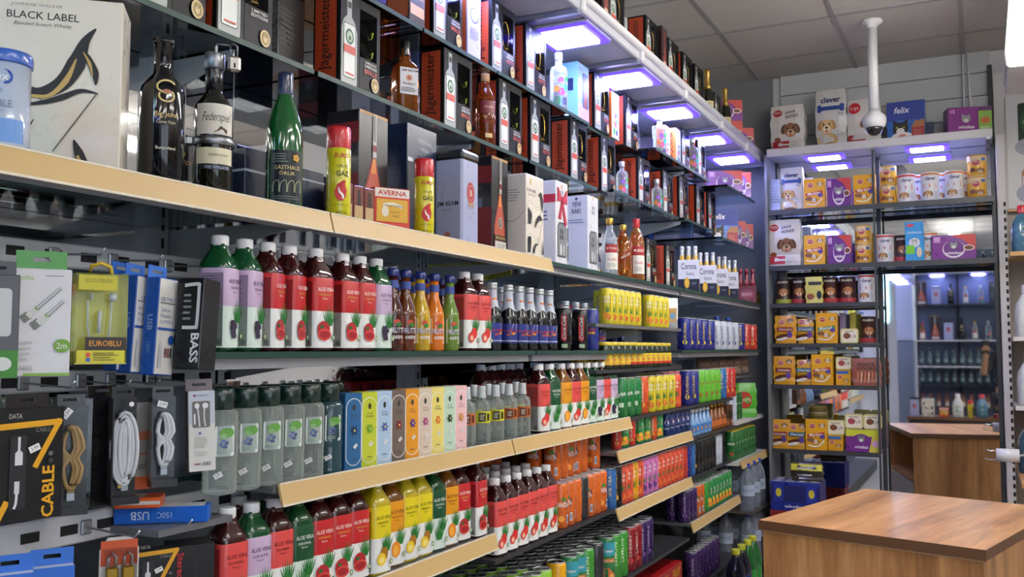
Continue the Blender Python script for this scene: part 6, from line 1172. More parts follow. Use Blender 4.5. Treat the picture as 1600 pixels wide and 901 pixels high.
def a_whis(w, h):
    def f(a):
        a.poly([(-w*.1, h), (w/2, h), (w/2, h*.35), (w*.2, h*.8)], ink('#c8443e')); a.ell(0, h*.42, w*.26, h*.36, ink('#e4d8e4')); a.ell(0, h*.46, w*.235, h*.32, ink('#6a2a80')); cat(a, 0, h*.55, h*.2, '#8d8f94'); a.text('whiskas', 0, h*.27, h*.11, ink('#f0ecf2'), w=w*.36, bold=.05); a.rect(-w*.46, h*.7, -w*.3, h*.94, ink('#c48ac8')); a.text('12', -w*.38, h*.84, h*.1, ink('#f4ecf4')); a.ell(w*.34, h*.46, w*.13, h*.12, ink('#e0d0c4')); a.ell(w*.34, h*.46, w*.1, h*.08, ink('#6a3a2c'))
    return f
WhS = bx('cat_food_box', .135, .06, .172, '#6a2a80', [('f', a_whis(.135, .172))]); WhW = bx('cat_food_box', .225, .07, .14, '#7a2f8a', [('f', a_whis(.225, .14))])
def a_felix(a):
    a.rect(-.1, .12, .1, .23, ink('#2a3f96')); a.text('felix', -.02, .18, .036, ink('#eef0f6'), w=.085, bold=.04, shear=.2); cat(a, -.03, .07, .065, '#23242a', '#f2efec'); a.ell(-.02, .02, .06, .03, ink('#f0ecea')); a.rect(.03, .0, .1, .075, ink('#a83a38')); a.lines(.04, .09, .02, .06, 3, ink('#d88a7a'), .3); a.poly([(.03, .075), (.1, .075), (.1, .115), (.05, .11)], ink('#b8764a')); a.ell(-.02, .027, .02, .008, ink('#d87a5a'))
Felix = bx('cat_food_box', .205, .09, .232, '#2f6ac0', [('f', a_felix)])
def a_wmulti(a):
    a.rect(-.115, .0, .045, .15, ink('#8a2a8a')); a.text('12', -.09, .13, .02, ink('#f0e8f4'), bold=.04); cat(a, -.02, .085, .036, '#9a9ca0'); a.text('whiskas', -.02, .04, .02, ink('#f4eef6'), w=.085, bold=.05); a.rect(.045, .01, .115, .13, ink('#8ab84a')); a.ell(.08, .075, .026, .02, ink('#c8743a')); a.lines(.055, .105, .02, .04, 2, ink('#e8f0d8'), .4)
WhM = bx('cat_food_box', .23, .1, .155, '#6a2a6e', [('f', a_wmulti), ('l', lambda a: a.rect(-.01, .02, .045, .14, ink('#8a6a94')))])
def pcan(nm, body, draw, h=.168, r=.0495):
    if 'p'+nm in _can: return _can['p'+nm]
    p = Proto('pet_food_can', 'can'); b = MB(); m = gloss(body, .35, .2); b.lathe([(r-.002, 0), (r, .002), (r, .004), (r-.001, .006), (r-.001, h-.006), (r, h-.004), (r, h), (r-.004, h), (r-.005, h-.003), (.001, h-.003)], 24, [M_lid, M_lid, m, m, m, m, M_lid, M_lid, M_lid]); i = p.part('can', b); a = Art(cyl(r), seg=.01); draw(a, h, r); p.part('print', a.mb, i); _can['p'+nm] = p; return p
def d_clev(c):
    def f(a, h, r):
        a.rect(-.075, h*.0+.007, .075, h-.008, ink('#dcdce2')); a.rect(-.075, h*.9, .075, h-.007, ink(c)); a.text('clever', .004, h*.78, .022, ink('#23306a'), w=.056, bold=.05); a.poly([(-.035, h*.44), (-.035, h*.62), (0, h*.57), (.035, h*.62), (.035, h*.44), (0, h*.48)], ink(c)); dog(a, -.012, h*.24, .030); a.lines(.02, .045, h*.12, h*.34, 4, ink('#a8b4d0'), .35)
    return f
ClR, ClO = pcan('clr', '#e0dfe4', d_clev('#c83a34')), pcan('clo', '#e0dfe4', d_clev('#dd7a2c'))
def d_ped(a, h, r): a.rect(-.065, h*.72, .065, h*.94, ink('#d8c49a')); rosette(a, -.004, h*.66, .017); dog(a, .016, h*.26, .024, '#a8703c'); a.ell(-.02, h*.3, .014, .012, ink('#7a4a2c')); a.ell(.03, h*.8, .012, .008, ink('#4a6ab0'))
PedC = pcan('ped', '#dda51e', d_ped, .112, .0475)
def d_orl2(c):
    def f(a, h, r): a.rect(-.07, h*.8, .07, h*.95, ink('#1c1310')); a.text('ORLANDO', 0, h*.86, .013, ink('#e8dccc'), w=.068, bold=.04); dog(a, .006, h*.46, .036, '#b87844', '#d8b894'); a.rect(-.07, .007, .07, h*.2, ink(c))
    return f
OrG, OrR = pcan('org', '#2c1a14', d_orl2('#9aa03a'), .158, .047), pcan('orr', '#3a1414', d_orl2('#b0343a'), .158, .047)
def bag(nm, w, h, d, base, art, cat_='bag', top=None, key=[0]):
    p = Proto(nm, cat_); b = MB(); m = gloss(base, .35, .3); n = 9; vs = []
    for i in range(n):
        t = i/(n-1); ww = w*(.94+.06*sin(pi*t))*(1 if i < n-1 else .99); dd = d*(max(.06, sin(pi*min(1, .16+.84*(1-t)))**.6 if t > .2 else 1)); ju = .004*sin(i*2.3)
        vs += [(-ww/2+ju, -dd/2, h*t), (-ww/4, -dd*.62, h*t), (ww/4, -dd*.62, h*t), (ww/2+ju, -dd/2, h*t), (ww/2+ju, dd/2, h*t), (-ww/2+ju, dd/2, h*t)]
    fs = [(5, 4, 3, 2, 1, 0), tuple(6*(n-1)+k for k in range(6))]+[(i*6+k, i*6+(k+1) % 6, i*6+6+(k+1) % 6, i*6+6+k) for i in range(n-1) for k in range(6)]
    b.add(vs, fs, m); i = p.part('bag', b)
    def mp(x, z, o):
        t = min(1, max(0, z/h)); dd = d*(max(.06, sin(pi*min(1, .16+.84*(1-t)))**.6 if t > .2 else 1)); k = min(1, max(0, (w/2-abs(x))/(w/4))); return (x, -dd*(.5+.12*k)-.0022-o, z)
    a = Art(mp, seg=w/6); art(a); p.part('print', a.mb, i); return p
def a_pedbag(a): rosette(a, -.055, .24, .026); a.text('JUNGE', .02, .24, .018, ink('#3a3634'), w=.06, bold=.04, rot=.12); a.text('HUNDE', .03, .215, .018, ink('#3a3634'), w=.075, bold=.04, rot=.12); dog(a, .02, .13, .062, '#8a5c3c', '#c8a884', '#5a3a26'); a.rect(-.09, .015, .01, .065, ink('#b02a34')); a.ell(-.06, .075, .02, .014, ink('#8a4a2c')); a.lines(.02, .085, .02, .055, 4, ink('#b8b4b0'), .35)
def a_clevbag(a): a.text('clever', 0, .29, .036, ink('#23306a'), w=.115, bold=.06); a.rect(-.06, .225, .06, .25, ink('#2c4a96')); [a.ell(x, z, .014, .014, ink('#2c4a96')) for x in (-.065, .065) for z in (.228, .248)]; dog(a, -.025, .13, .058, '#d8b480', '#ecdcc0', '#b88a54'); a.ell(-.02, .04, .06, .05, ink('#d8b480')); a.ell(-.01, .012, .05, .014, ink('#7a4a34')); a.lines(.03, .075, .06, .10, 3, ink('#b4b8c4'), .3); a.text('3kg', .055, .2, .02, ink('#3a5aa8'))
PedBag = bag('dog_food_bag', .205, .29, .09, '#d4d0ce', a_pedbag); CleBag = bag('dog_food_bag', .18, .355, .09, '#d0cfcd', a_clevbag)
PedBag2 = bag('dog_food_bag', .19, .275, .09, '#d4d0ce', lambda a: (a.ell(-.05, .22, .034, .034, ink('#c0282e')), a.text('frisk', -.05, .22, .018, ink('#f0e8e0'), w=.05), dog(a, .03, .12, .055, '#6a4630', '#c8a884'), a.rect(-.09, .015, .01, .06, ink('#b02a34'))))
def a_ybag(word, c): return lambda a: (rosette(a, -.02, .13, .015), dog(a, .03, .14, .02, '#8a6a4a'), a.rect(-.05, .075, .045, .1, ink(c)), a.text(word, 0, .087, .014, ink('#f0e8dc'), w=.08, bold=.04, shear=.2), a.ell(-.02, .045, .04, .012, ink('#5a2a1c'), rot=.2), a.ell(.025, .055, .016, .02, ink('#6a4aa0')), a.ell(-.02, .03, .035, .01, ink('#d8cfc0'), rot=.2))
YB1 = bag('treat_bag', .13, .172, .05, '#d69a1e', a_ybag('Schmackos', '#8a2a34')); YB2 = bag('treat_bag', .095, .15, .045, '#d8a01e', a_ybag('Dental', '#2a6a8a')); BrP = bag('treat_bag', .16, .16, .04, '#9a5a48', lambda a: (a.text('SNACK', 0, .125, .02, ink('#2a1612'), w=.1, bold=.05), a.text('STICKS', 0, .102, .016, ink('#2a1612'), w=.1, bold=.05), *[a.stroke([(-.05+.02*k, .02), (-.045+.02*k, .08)], .009, ink(('#c87a5a', '#d8a88a')[k % 2])) for k in range(6)]))
YP = bag('treat_bag', .1, .16, .04, '#cfc46a', lambda a: (a.rect(-.03, .11, .045, .13, ink('#26241c')), a.ell(-.02, .04, .022, .018, ink('#8a4a34')), a.ell(.03, .05, .014, .025, ink('#26304a'))))
def tray(nm, c):
    p = Proto('pet_food_tray', 'tray'); b = MB(); b.prism([(-.05, .012), (-.042, .002), (.042, .002), (.05, .012), (.05, .078), (.042, .088), (-.042, .088), (-.05, .078)], -.018, .018, gloss('#d8cf8a', .35)); i = p.part('tray', b); a = Art(lambda x, z, o: (x, -.018-o, z)); a.rrect(-.042, .010, .042, .080, .01, ink('#ece4cc')); a.ell(-.014, .045, .02, .018, ink(c)); dog(a, .018, .042, .018, '#e8e4dc'); a.text('PASTETE', 0, .07, .009, ink('#5a4030'), w=.05, bold=.04); p.part('print', a.mb, i); return p
Tr1, Tr2 = tray('a', '#7a4a2c'), tray('b', '#b0484a')
YC = 5.83
def rowb(items, Y, Z):
    for px, p, lab in items: bpl(p, px, Y, Z, lab)
rowb([(1233, PedBag, 'white dog food bag with brown dog, leftmost on the top of the pet unit'), (1301, CleBag, 'tall white dog food bag with blue bone print on top of the pet unit'), (1352, PedBag2, 'white and red dog food bag behind the dome camera'), (1417, Felix, 'blue cat food box with black and white cat on top of the pet unit')], YC+.03, 2.7155)
bpl(WhM, 1512, YC+.02, 2.7155, 'purple multipack cat food box at the right end of the top', turn=16)
bpl(bx('cat_food_box', .05, .05, .11, '#2a3f66', []), 1452, YC+.08, 2.7155, 'small dark blue box behind the blue cat food box'); bpl(bx('spice_jar', .04, .04, .12, '#a89a5a', [('f', lambda a: a.rect(-.018, .03, .018, .09, ink('#d8d0b4')))], cat_='jar'), 1531, YC+.13, 2.7155, 'small pale jar behind the multipack on top')
Zs = 2.345
bpl(bag('dog_food_bag', .075, .2, .07, '#a9b4d8', lambda a: a.lines(-.03, .03, .05, .15, 6, ink('#8a96c0'), .3)), 1212, YC, Zs, 'crinkled clear bag at the left end under the pet canopy')
bpl(CleBag, 1239, YC+.02, Zs, 'white dog food bag with bone print under the panel light', sc=.76)
rowb([(1274, Mark, 'left yellow dog biscuit box on the shelf under the pet canopy'), (1312, WhS, 'purple cat food box between two yellow boxes under the pet canopy'), (1352, Mark, 'right yellow dog biscuit box on the shelf under the pet canopy')], YC-.02, Zs)
for k, (px, nm) in enumerate(((1388, 'left'), (1527, 'right'))):
    bpl(PedC, px, YC, Zs, 'lower yellow pet food can of the %s stack under the canopy' % nm, sc=1.0 if k == 0 else 1.08); bpl(PedC, px, YC, Zs+(.1125 if k == 0 else .1218), 'upper yellow pet food can of the %s stack under the canopy' % nm, sc=1.0 if k == 0 else 1.08)
rowb([(1417, ClR, 'white pet food can with red band under the canopy'), (1454, ClO, 'first white pet food can with orange band under the canopy'), (1492, ClO, 'second white pet food can with orange band under the canopy')], YC, Zs)
for k, px in enumerate((1435, 1472, 1508)): bpl(ClO if k else ClR, px, 5.95, Zs, nth(k)+' pet food can in the back row under the canopy', 'pet cans behind', sc=1.05)
Zs = 2.003
rowb([(1227, PedBag, 'white dog food bag on the second pet shelf')], YC+.02, Zs)
rowb([(1274, Mark, 'yellow dog biscuit box on the second pet shelf'), (1313, WhS, 'purple cat food box on the second pet shelf')], YC-.02, Zs)
bpl(PedC, 1349, YC, Zs, 'lower yellow can of the stack on the second pet shelf'); bpl(PedC, 1349, YC, Zs+.1125, 'upper yellow can of the stack on the second pet shelf')
rowb([(1384, ClR, 'white and red pet food can right of the middle post'), (1411, OrR, 'dark pet food can behind the sky-blue box')], YC+.03, Zs)
cats = bx('cat_treat_box', .098, .05, .225, '#2f96d8', [('f', lambda a: (a.text('Catisfactions', 0, .165, .016, ink('#e8f2f8'), w=.08, shear=.2), a.ell(.0, .105, .03, .028, ink('#d8dce4')), cat(a, 0, .11, .022, '#a8aab0'), a.rect(-.045, .04, .0, .09, ink('#7ac82e')), a.ell(.025, .05, .014, .03, ink('#d8c8b0')), a.ell(-.02, .205, .02, .01, ink('#c84a5a'))))]); rowb([(1430, cats, 'sky-blue cat treat box on the second pet shelf')], YC-.04, Zs)
bpl(ClO, 1451, YC+.03, Zs, 'white and orange can right of the sky-blue box'); bpl(WhW, 1491, YC-.02, Zs, 'wide purple and red cat food box on the second pet shelf')
Zs = 1.772
rowb([(1225, OrG, 'dark pet food can with olive base on the third pet shelf'), (1250, OrR, 'dark red pet food can beside the olive-based one'), (1298, OrR, 'dark red pet food can right of the pale pouch'), (1325, OrR, 'fourth dark pet food can on the third pet shelf'), (1355, ClR, 'white pet food can with red band on the third pet shelf')], YC+.03, Zs); bpl(YP, 1273, YC-.04, Zs, 'pale yellow treat pouch in front of dark cans')
Zs = 1.532
rowb([(1229, YB1, 'large yellow treat bag on the fourth pet shelf'), (1260, YB2, 'small yellow treat bag on the fourth pet shelf'), (1358, OrR, 'dark red pet food can on the fourth pet shelf')], YC, Zs); bpl(Bisc, 1293, YC-.02, Zs, 'yellow dog biscuit box with green band'); bpl(Tr1, 1328, YC-.03, Zs, 'cream pet food tray standing upright on the fourth pet shelf')
for k, (px, c) in enumerate(((1318, '#a89ac0'), (1334, '#c8b83a'))): bpl(bx('treat_tube', .035, .035, .185, c, []), px, YC+.09, Zs, ['lilac', 'yellow-green'][k]+' tube behind the cream tray', sc=1)
Zs = 1.285
rowb([(1227, YB1, 'large yellow treat bag on the fifth pet shelf'), (1259, YB2, 'small yellow treat bag on the fifth pet shelf')], YC, Zs); bpl(Mark, 1286, YC-.02, Zs, 'yellow dog biscuit box on the fifth pet shelf'); sy = bx('dog_treat_box', .085, .05, .09, '#e0a41e', [('f', lambda a: (rosette(a, -.02, .05, .012), dog(a, .015, .03, .016), a.rect(-.04, .068, .03, .085, ink('#3a6ab0'))))]); bpl(sy, 1319, YC, Zs, 'small yellow box under the pet food cup on the fifth shelf'); bpl(Tr2, 1319, YC, Zs+.0905, 'pet food cup on the small yellow box', sc=.9); bpl(BrP, 1355, YC-.03, Zs, 'brown snack stick pouch at the right of the fifth shelf')
Zs = .90
rowb([(1220, YB1, 'large yellow treat bag on the lowest pet shelf'), (1247, YB2, 'small yellow treat bag on the lowest pet shelf')], YC, Zs); bpl(Mark, 1277, YC-.02, Zs, 'yellow dog biscuit box on the lowest pet shelf'); bpl(sy, 1307, YC, Zs, 'small yellow treat box on the lowest pet shelf'); bpl(Tr1, 1307, YC, Zs+.0905, 'dark pet food tray leaning above the small yellow box')
ww2 = bx('cat_food_box', .19, .07, .13, '#7a2f8a', [('f', lambda a: (a.rect(-.095, .09, .095, .13, ink('#cfd23a')), a.poly([(.03, .0), (.095, .0), (.095, .1), (.05, .09)], ink('#d8c84a')), a.ell(-.01, .06, .055, .045, ink('#7a2f8a')), cat(a, -.01, .075, .03, '#77797e'), a.text('whiskas', -.01, .03, .018, ink('#f4eef6'), w=.075, bold=.05), a.ell(.07, .05, .022, .02, ink('#d8a8c8'))))]); bpl(ww2, 1350, YC, Zs, 'purple and yellow cat food box on the lowest pet shelf'); bpl(Tr2, 1335, YC, Zs+.1305, 'cream tray with red picture on the purple and yellow box'); bpl(Tr1, 1364, YC, Zs+.1305, 'cream tray with brown picture on the purple and yellow box')
for k in range(3): place(pcan('gold', '#8a7a3a', lambda a, h, r: a.rect(-.06, .01, .06, .03, ink('#6a5a24')), .045, .055), (xpy(1279, 5.93, 1.1), 5.93, Zs+.0004+.0455*k+.12), 0, ['lowest', 'middle', 'top'][k]+' flat gold tin of the stack behind the yellow boxes', 'flat gold tins')
bpl(bx('dog_treat_box', .13, .06, .119, '#b98a24', []), 1279, 5.935, Zs, 'plain ochre carton carrying the stack of flat gold tins')
# floor stacks in the corner
can_tray = bx('can_tray', .27, .22, .16, '#23308a', [('f', lambda a: (a.rect(-.135, .05, .135, .14, ink('#1a2260')), *[(a.rect(x-.028, .052, x+.028, .14, ink('#2a3aa0')), a.ell(x, .1, .016, .024, ink('#cfc23a'))) for x in (-.09, .09)], a.text('uludag', .0, .024, .02, ink('#e4e6f0'), w=.11, bold=.04))), ('t', lambda a: [a.ell(-.1+.067*i, -.07+.07*j, .027, .027, ink('#b9bcc4')) for i in range(4) for j in range(3)])], cat_='drink tray')
zst = .63
yS = 5.53
pl = MB(); pl.box(-.16, .16, -.13, .13, 0, .36, mat('cardboard_dark', C('#3a3230'), .7), bev=.004)
base = bx('stock_carton', .30, .24, .36, '#4a3a34', []); bpl(base, 1248, yS, 0, 'dark stock carton under the red and blue drink trays on the floor')
bpl(bx('can_tray', .27, .22, .23, '#8a2a2c', [], cat_='drink tray'), 1248, yS, .361, 'dark red drink tray under the blue can tray'); bpl(can_tray, 1248, yS, .592, 'shrink-wrapped tray of blue cans behind the counter')
olv = bag('nut_bag', .17, .10, .07, '#3a3326', lambda a: (a.rect(-.085, .06, .085, .095, ink('#c8c23a')), a.rect(-.05, .03, .03, .075, ink('#d8d4d0')), a.barcode(-.045, -.015, .035, .065, ink('#3a3a3a')))); bpl(olv, 1262, yS, .753, 'dark bag with yellow top and white price sticker on the blue can tray')
wat = bottle('bigwater', [(.036, 0), (.041, .006), (.041, .07), (.038, .078), (.041, .086), (.041, .16), (.034, .2), (.016, .235), (.014, .245)], mat('big_pet_clear', C('#aab4c8'), .1, coat=.4, kind='clear', alpha=.3), cap=([(.0165, .243), (.017, .246), (.017, .262), (.0155, .265)], gloss('#2438b0')), draw=(.041, lambda a: (a.rect(-.05, .09, .05, .15, ink('#aebbd0')), a.text('WATER', 0, .12, .016, ink('#4a5a9a'), w=.06))), nm='water_bottle')
n = 0
for lay in range(3):
    for i in range(3):
        for j in range(3):
            place(wat, (-1.44+.125*i, 5.25+.145*j, .06+.27*lay), R(20), 'clear water bottle with blue cap stacked in the corner behind the counter', 'stacked water bottles')
b = MB(); b.box(-1.5, -1.13, 5.15, 5.65, 0, .059, M_metaldk); tag(ob('floor_pallet', b), 'low dark platform carrying the stacked water bottles', 'platform')
for lay in (1, 2):
    b = MB(); b.box(-1.49, -1.14, 5.18, 5.62, .06+.27*lay-.0044, .06+.27*lay-.0006, mat('cardboard_sheet', C('#5a5048'), .8)); tag(ob('cardboard_sheet', b), ['', 'lower cardboard sheet between layers of water bottles', 'upper cardboard sheet between layers of water bottles'][lay], 'sheet')
pk = bottle('pepsib', [(.036, 0), (.04, .006), (.04, .16), (.034, .2), (.016, .235), (.014, .245)], gloss('#1c1c2c', .1, .6), cap=([(.0165, .243), (.017, .246), (.017, .262), (.0155, .265)], gloss('#c8c83a')), draw=(.04, lambda a: a.rect(-.05, .08, .05, .15, ink('#1a3a8a'))), nm='soda_bottle')
grn = bottle('greenb', [(.036, 0), (.04, .006), (.04, .16), (.034, .2), (.016, .235), (.014, .245)], gloss('#1c6a2c', .1, .6), cap=([(.0165, .243), (.017, .246), (.017, .262), (.0155, .265)], gloss('#cfd03a')), draw=(.04, lambda a: a.rect(-.05, .08, .05, .15, ink('#2f9a3a'))), nm='soda_bottle')
for k, (y, p_) in enumerate(((4.50, pk), (4.62, pk), (4.75, grn), (4.86, grn))): place(p_, (-1.08, y, .23), 0, nth(k)+' big soda bottle on the floor step before the lowest rail', 'big soda bottles', 1.2)
b = MB(); b.box(-1.17, -.98, 4.05, 5.12, 0, .229, M_metaldk); tag(ob('floor_step', b), 'dark floor step before the lowest shelf carrying big soda bottles', 'platform')
gpk = bag('green_drink_pack', .15, .13, .10, '#7ac83a', lambda a: (a.stroke([(.02, .02), (.03, .06), (.06, .1)], .02, ink('#c8402c')), a.ell(-.02, .06, .03, .03, ink('#8ad84a')))); place(gpk, (-1.06, 4.31, .2295), R(20), 'lime green wrapped bottle pack on the floor step')
# chips in the corner
gch = bag('chip_bag', .14, .2, .06, '#4fae2c', lambda a: (a.ell(0, .1, .04, .05, ink('#c8402c')), a.text('CHIPS', 0, .1, .022, ink('#f0e8d8'), w=.07))); place(gch, (-1.27, 5.56, 1.1005), R(20), 'green chip bag at the corner end of the white shelf')
for k, (x, y, Z_, p_, l_) in enumerate(((-1.34, 5.44, 2.4255, WhW, 'purple and orange cat food box on the upper corner glass shelf'), (-1.30, 5.68, 2.4255, WhS, 'dark purple cat food box at the upper corner shelf end'), (-1.36, 5.43, 2.1155, Felix, 'blue cat food box with cat on the lower corner glass shelf'), (-1.31, 5.61, 2.1155, WhS, 'purple cat food box right of the blue one on the corner glass shelf'), (-1.30, 5.77, 2.1155, WhS, 'grey-purple cat food box at the end of the lower corner glass shelf'))): place(p_, (x, y, Z_), R(24), l_, None, .9 if k < 3 else (.75, .75, .9))
for k, (x, y, z, p_) in enumerate(((-1.32, 5.39, 2.7135, WhW), (-1.32, 5.39, 2.8375, WhW), (-1.30, 5.60, 2.7135, WhW))): place(p_, (x, y, z), R(25), ['lower purple box of the stack at the canopy end', 'upper purple box of the stack at the canopy end', 'purple cat food box in the corner at the canopy end'][k], 'cat food boxes on the canopy', .88)

# ================================================================== white wall unit right of the mirror
ru = link('white_wall_unit', None, None, (.6, 5.9, 0)); tag(ru, 'white perforated wall unit with detergents right of the mirror', 'shelving')
def rp(name, mb, parent=None):
    o = ob(name, mb, parent or ru)
    if not parent: o.location = (-.6, -5.9, 0)
    return o
M_beige = mat('unit_back_beige', C('#b3aca2'), .6); M_unit = mat('unit_white', C('#d6d4d2'), .45)
b = MB(); b.box(.10, 1.3, YB-.012, YB+.01, 0, 2.62, M_beige); rp('back_panel', b)
b = MB(); b.box(.10, 1.3, YB-.03, YB+.01, 2.30, 3.1, M_unit); rp('head_panel', b)
for x in (.10, 1.28):
    b = MB(); b.box(x, x+.045, 5.90, YB-.03, 0, 2.72, M_unit, bev=.003); o = rp('upright', b)
    s_ = MB()
    for k in range(50): s_.box(x+.03, x+.042, 5.8985, 5.8997, .1+k*.045, .1+k*.045+.024, M_dark)
    q = rp('slot_row', s_, o); q['kind'] = 'stuff'
M_ply = noise_wood('light_shelf_wood', 0, C('#b98a50'), C('#d0a266'), C('#dcb47c'))
for z, yf, m in ((2.02, 5.62, M_ply), (1.565, 5.60, M_unit), (1.2, 5.58, M_unit), (.865, 5.05, M_woody)): b = MB(); b.box(.148, 1.275, yf, YB-.03, z-.022, z, m); rp('shelf_board', b)
def a_post(a):
    a.rect(-.52, .0, .52, .64, ink('#dadadc'))
    for x0 in (-.42, -.1, .22): a.rrect(x0-.05, .36, x0+.05, .60, .015, ink('#1e3a26')); a.ell(x0, .49, .04, .06, ink('#2f5a38')); a.text('CAN', x0, .49, .02, ink('#c8d8c8'), w=.05); a.ell(x0, .345, .07, .05, ink('#a8aab8')); a.poly([(x0-.04, .09), (x0+.04, .09), (x0+.04, .2), (x0+.016, .235), (x0+.016, .26), (x0-.016, .26), (x0-.016, .235), (x0-.04, .2)], ink('#b8805a')); a.rect(x0-.016, .255, x0+.016, .29, ink('#26241f')); a.rect(x0-.036, .11, x0+.036, .175, ink('#dcdade')); a.ell(x0, .13, .012, .014, ink('#a83a3a')); a.text('BOURBON', x0, .16, .011, ink('#3a3634'), w=.06); a.ell(x0, .075, .07, .055, ink('#a4a8bc'))
pr = MB(); a = Art(lambda x, z, o: (x, -o, z), pr); a_post(a); b = MB(); b.box(-.53, .53, .0, .006, -.005, .645, M_white); po = link('drinks_poster', None, None, (.69, YB-.038, 2.31)); tag(po, 'white poster of a can and a bottle on ice above the detergents', 'poster'); ob('board', b, po); ob('print', pr, po)
b = MB(); b.box(.155, 1.27, YB-.062, YB-.03, 2.285, 2.298, M_ply); rp('ledge', b)
b = MB(); b.box(.30, 1.3, YB-.045, YB-.032, 2.98, 3.2, mat('blue_sign_board', C('#3f6aa8'), .5)); tag(ob('blue_sign', b), 'plain blue sign board beside the fluorescent batten', 'sign')
def deterg(nm, body, lab, cap):
    p = Proto('detergent_bottle', 'bottle'); b = MB(); b.lathe([(.052, 0), (.056, .006), (.056, .12), (.05, .16), (.03, .2), (.02, .215)], 20, gloss(body, .25, .4), sq=.3); i = p.part('bottle', b); b = MB(); b.lathe([(.026, .21), (.027, .215), (.025, .25), (.022, .255)], 16, gloss(cap)); p.part('cap', b); a = Art(cyl(.058), seg=.01); a.ell(0, .09, .04, .05, ink('#e8eae8')); a.ell(0, .09, .03, .038, ink(lab)); a.text('WASH', 0, .09, .016, ink('#f4f4f0'), w=.045, bold=.05); p.part('print', a.mb, i); return p
D1, D2, D3 = deterg('a', '#4a7a94', '#2f8a4a', '#d82c38'), deterg('b', '#d8dcd8', '#3f9a3c', '#e4e4e4'), deterg('c', '#3f5a6a', '#c8d23a', '#b8322c')
for k in range(5):
    place(D1, (.215+.125*k, 5.70, 2.0205), R(10), nth(k)+' blue-grey detergent bottle with red cap on the wooden shelf', 'detergents on the wooden shelf', 1.0)
    place(D2, (.225+.125*k, 5.70, 1.5655), R(10), nth(k)+' white detergent bottle with green label on the white shelf', 'white detergents, upper', 1.1)
    place(D2, (.225+.125*k, 5.70, 1.2005), R(10), nth(k)+' white detergent bottle with green label on the lower white shelf', 'white detergents, lower', 1.1)
    place(D3, (.21+.125*k, 5.5, .8655), R(10), nth(k)+' dark detergent bottle on the low wooden shelf', 'dark detergents', 1.1)
rl = link('plastic_roll', None, None, (.045, 5.15, .985)); tag(rl, 'clear plastic bag roll sticking out left of the low detergents', 'roll'); b = MB(); b.tube([(.1, 0, 0), (.0, 0, 0)], .032, 14, mat('bag_film_white', C('#d8d8de'), .2, coat=.4)); ob('roll', b, rl); b = MB(); b.tube([(0, 0, 0), (-.02, 0, -.004), (-.035, 0, -.002), (-.05, 0, .004)], .024, 8, M_clear); ob('loose_film', b, rl); b = MB(); b.tube([(.1, 0, 0), (.16, .1, -.0), (.19, .3, -.02)], .006, 6, M_steel); ob('arm', b, rl)
# ================================================================== the rest of the shop, seen in the mirrors
fs = link('rear_shelving', None, None, (-.1, -1.8, 0)); tag(fs, 'lit liquor shelving behind the viewer, seen in the back mirror', 'shelving')
def fp(name, mb, parent=None):
    o = ob(name, mb, parent or fs)
    if not parent: o.location = (.1, 1.8, 0)
    return o
Yr = -1.66; RX0, RX1 = -.80, .80
b = MB(); b.box(RX0, RX1, -1.93, -1.91, 0, 2.85, mat('rear_back_blue', C('#5a6682'), .5)); fp('back_panel', b)
for x in (-.79, -.28, .25, .79): b = MB(); b.box(x-.014, x+.014, -1.91, -1.88, 0, 2.85, M_dark); fp('upright', b)
for z in (.35, .72, 1.02, 1.27, 1.62, 2.10, 2.535): b = MB(); b.box(RX0, RX1, -1.91, Yr+.06, z-.016, z, M_white if z in (2.535, 1.62, 1.27) else M_metaldk); fp('shelf_board', b)
for k, x in enumerate((-.52, -.02, .5)): place(led, (x, Yr-.06, 2.516), 0, nth(k)+' panel light over the rear liquor shelf', 'rear panel lights', (.9, .6, 1))
rc = [RedB, AbsB, BeamTin, RedB, StolB, Remy, Wyb, BigJohn]; rn = ['red-capped whisky bottle', 'colourful vodka bottle', 'lavender bourbon tin', 'red-capped whisky bottle', 'clear vodka bottle', 'dark cognac box', 'navy vodka box', 'black wine bottle']
gw = bottle('smallgreen', [(.03, 0), (.033, .005), (.033, .14), (.014, .19), (.013, .24)], gloss('#24424a', .1, .6), cap=([(.0138, .22), (.0145, .222), (.0145, .246), (.0135, .25)], gloss('#1c2024')), draw=(.033, lambda a: a.rect(-.03, .05, .03, .1, ink('#7f9490'))), nm='wine_bottle')
for z, sc, n in ((2.535, 1.15, 14), (2.10, 1.2, 9), (1.62, 1.25, 10)):
    for k in range(n):
        q = (k*5+int(z*10)) % 8; p = gw if z == 2.535 else rc[q]; x = -.72+1.44*k/(n-1)
        place(p, (x, Yr-.06, z+.0004), pi, nth(k)+' piece on the %s rear liquor shelf, %s' % ({2.535: 'topmost', 2.10: 'upper', 1.62: 'middle'}[z], 'dark wine bottle' if p is gw else rn[q]), 'bottles on the rear shelves', sc)
for z in (1.27, 1.02, .72):
    for k in range(16): place(gw if z != .72 else RedB, (-.74+1.48*k/15, Yr-.05, z+.0004), pi, nth(k)+' bottle on the %s rear wine shelf' % {1.27: 'upper', 1.02: 'second', .72: 'lowest'}[z], 'bottles on the rear wine shelves', 1.0 if z > 1.1 else .92)
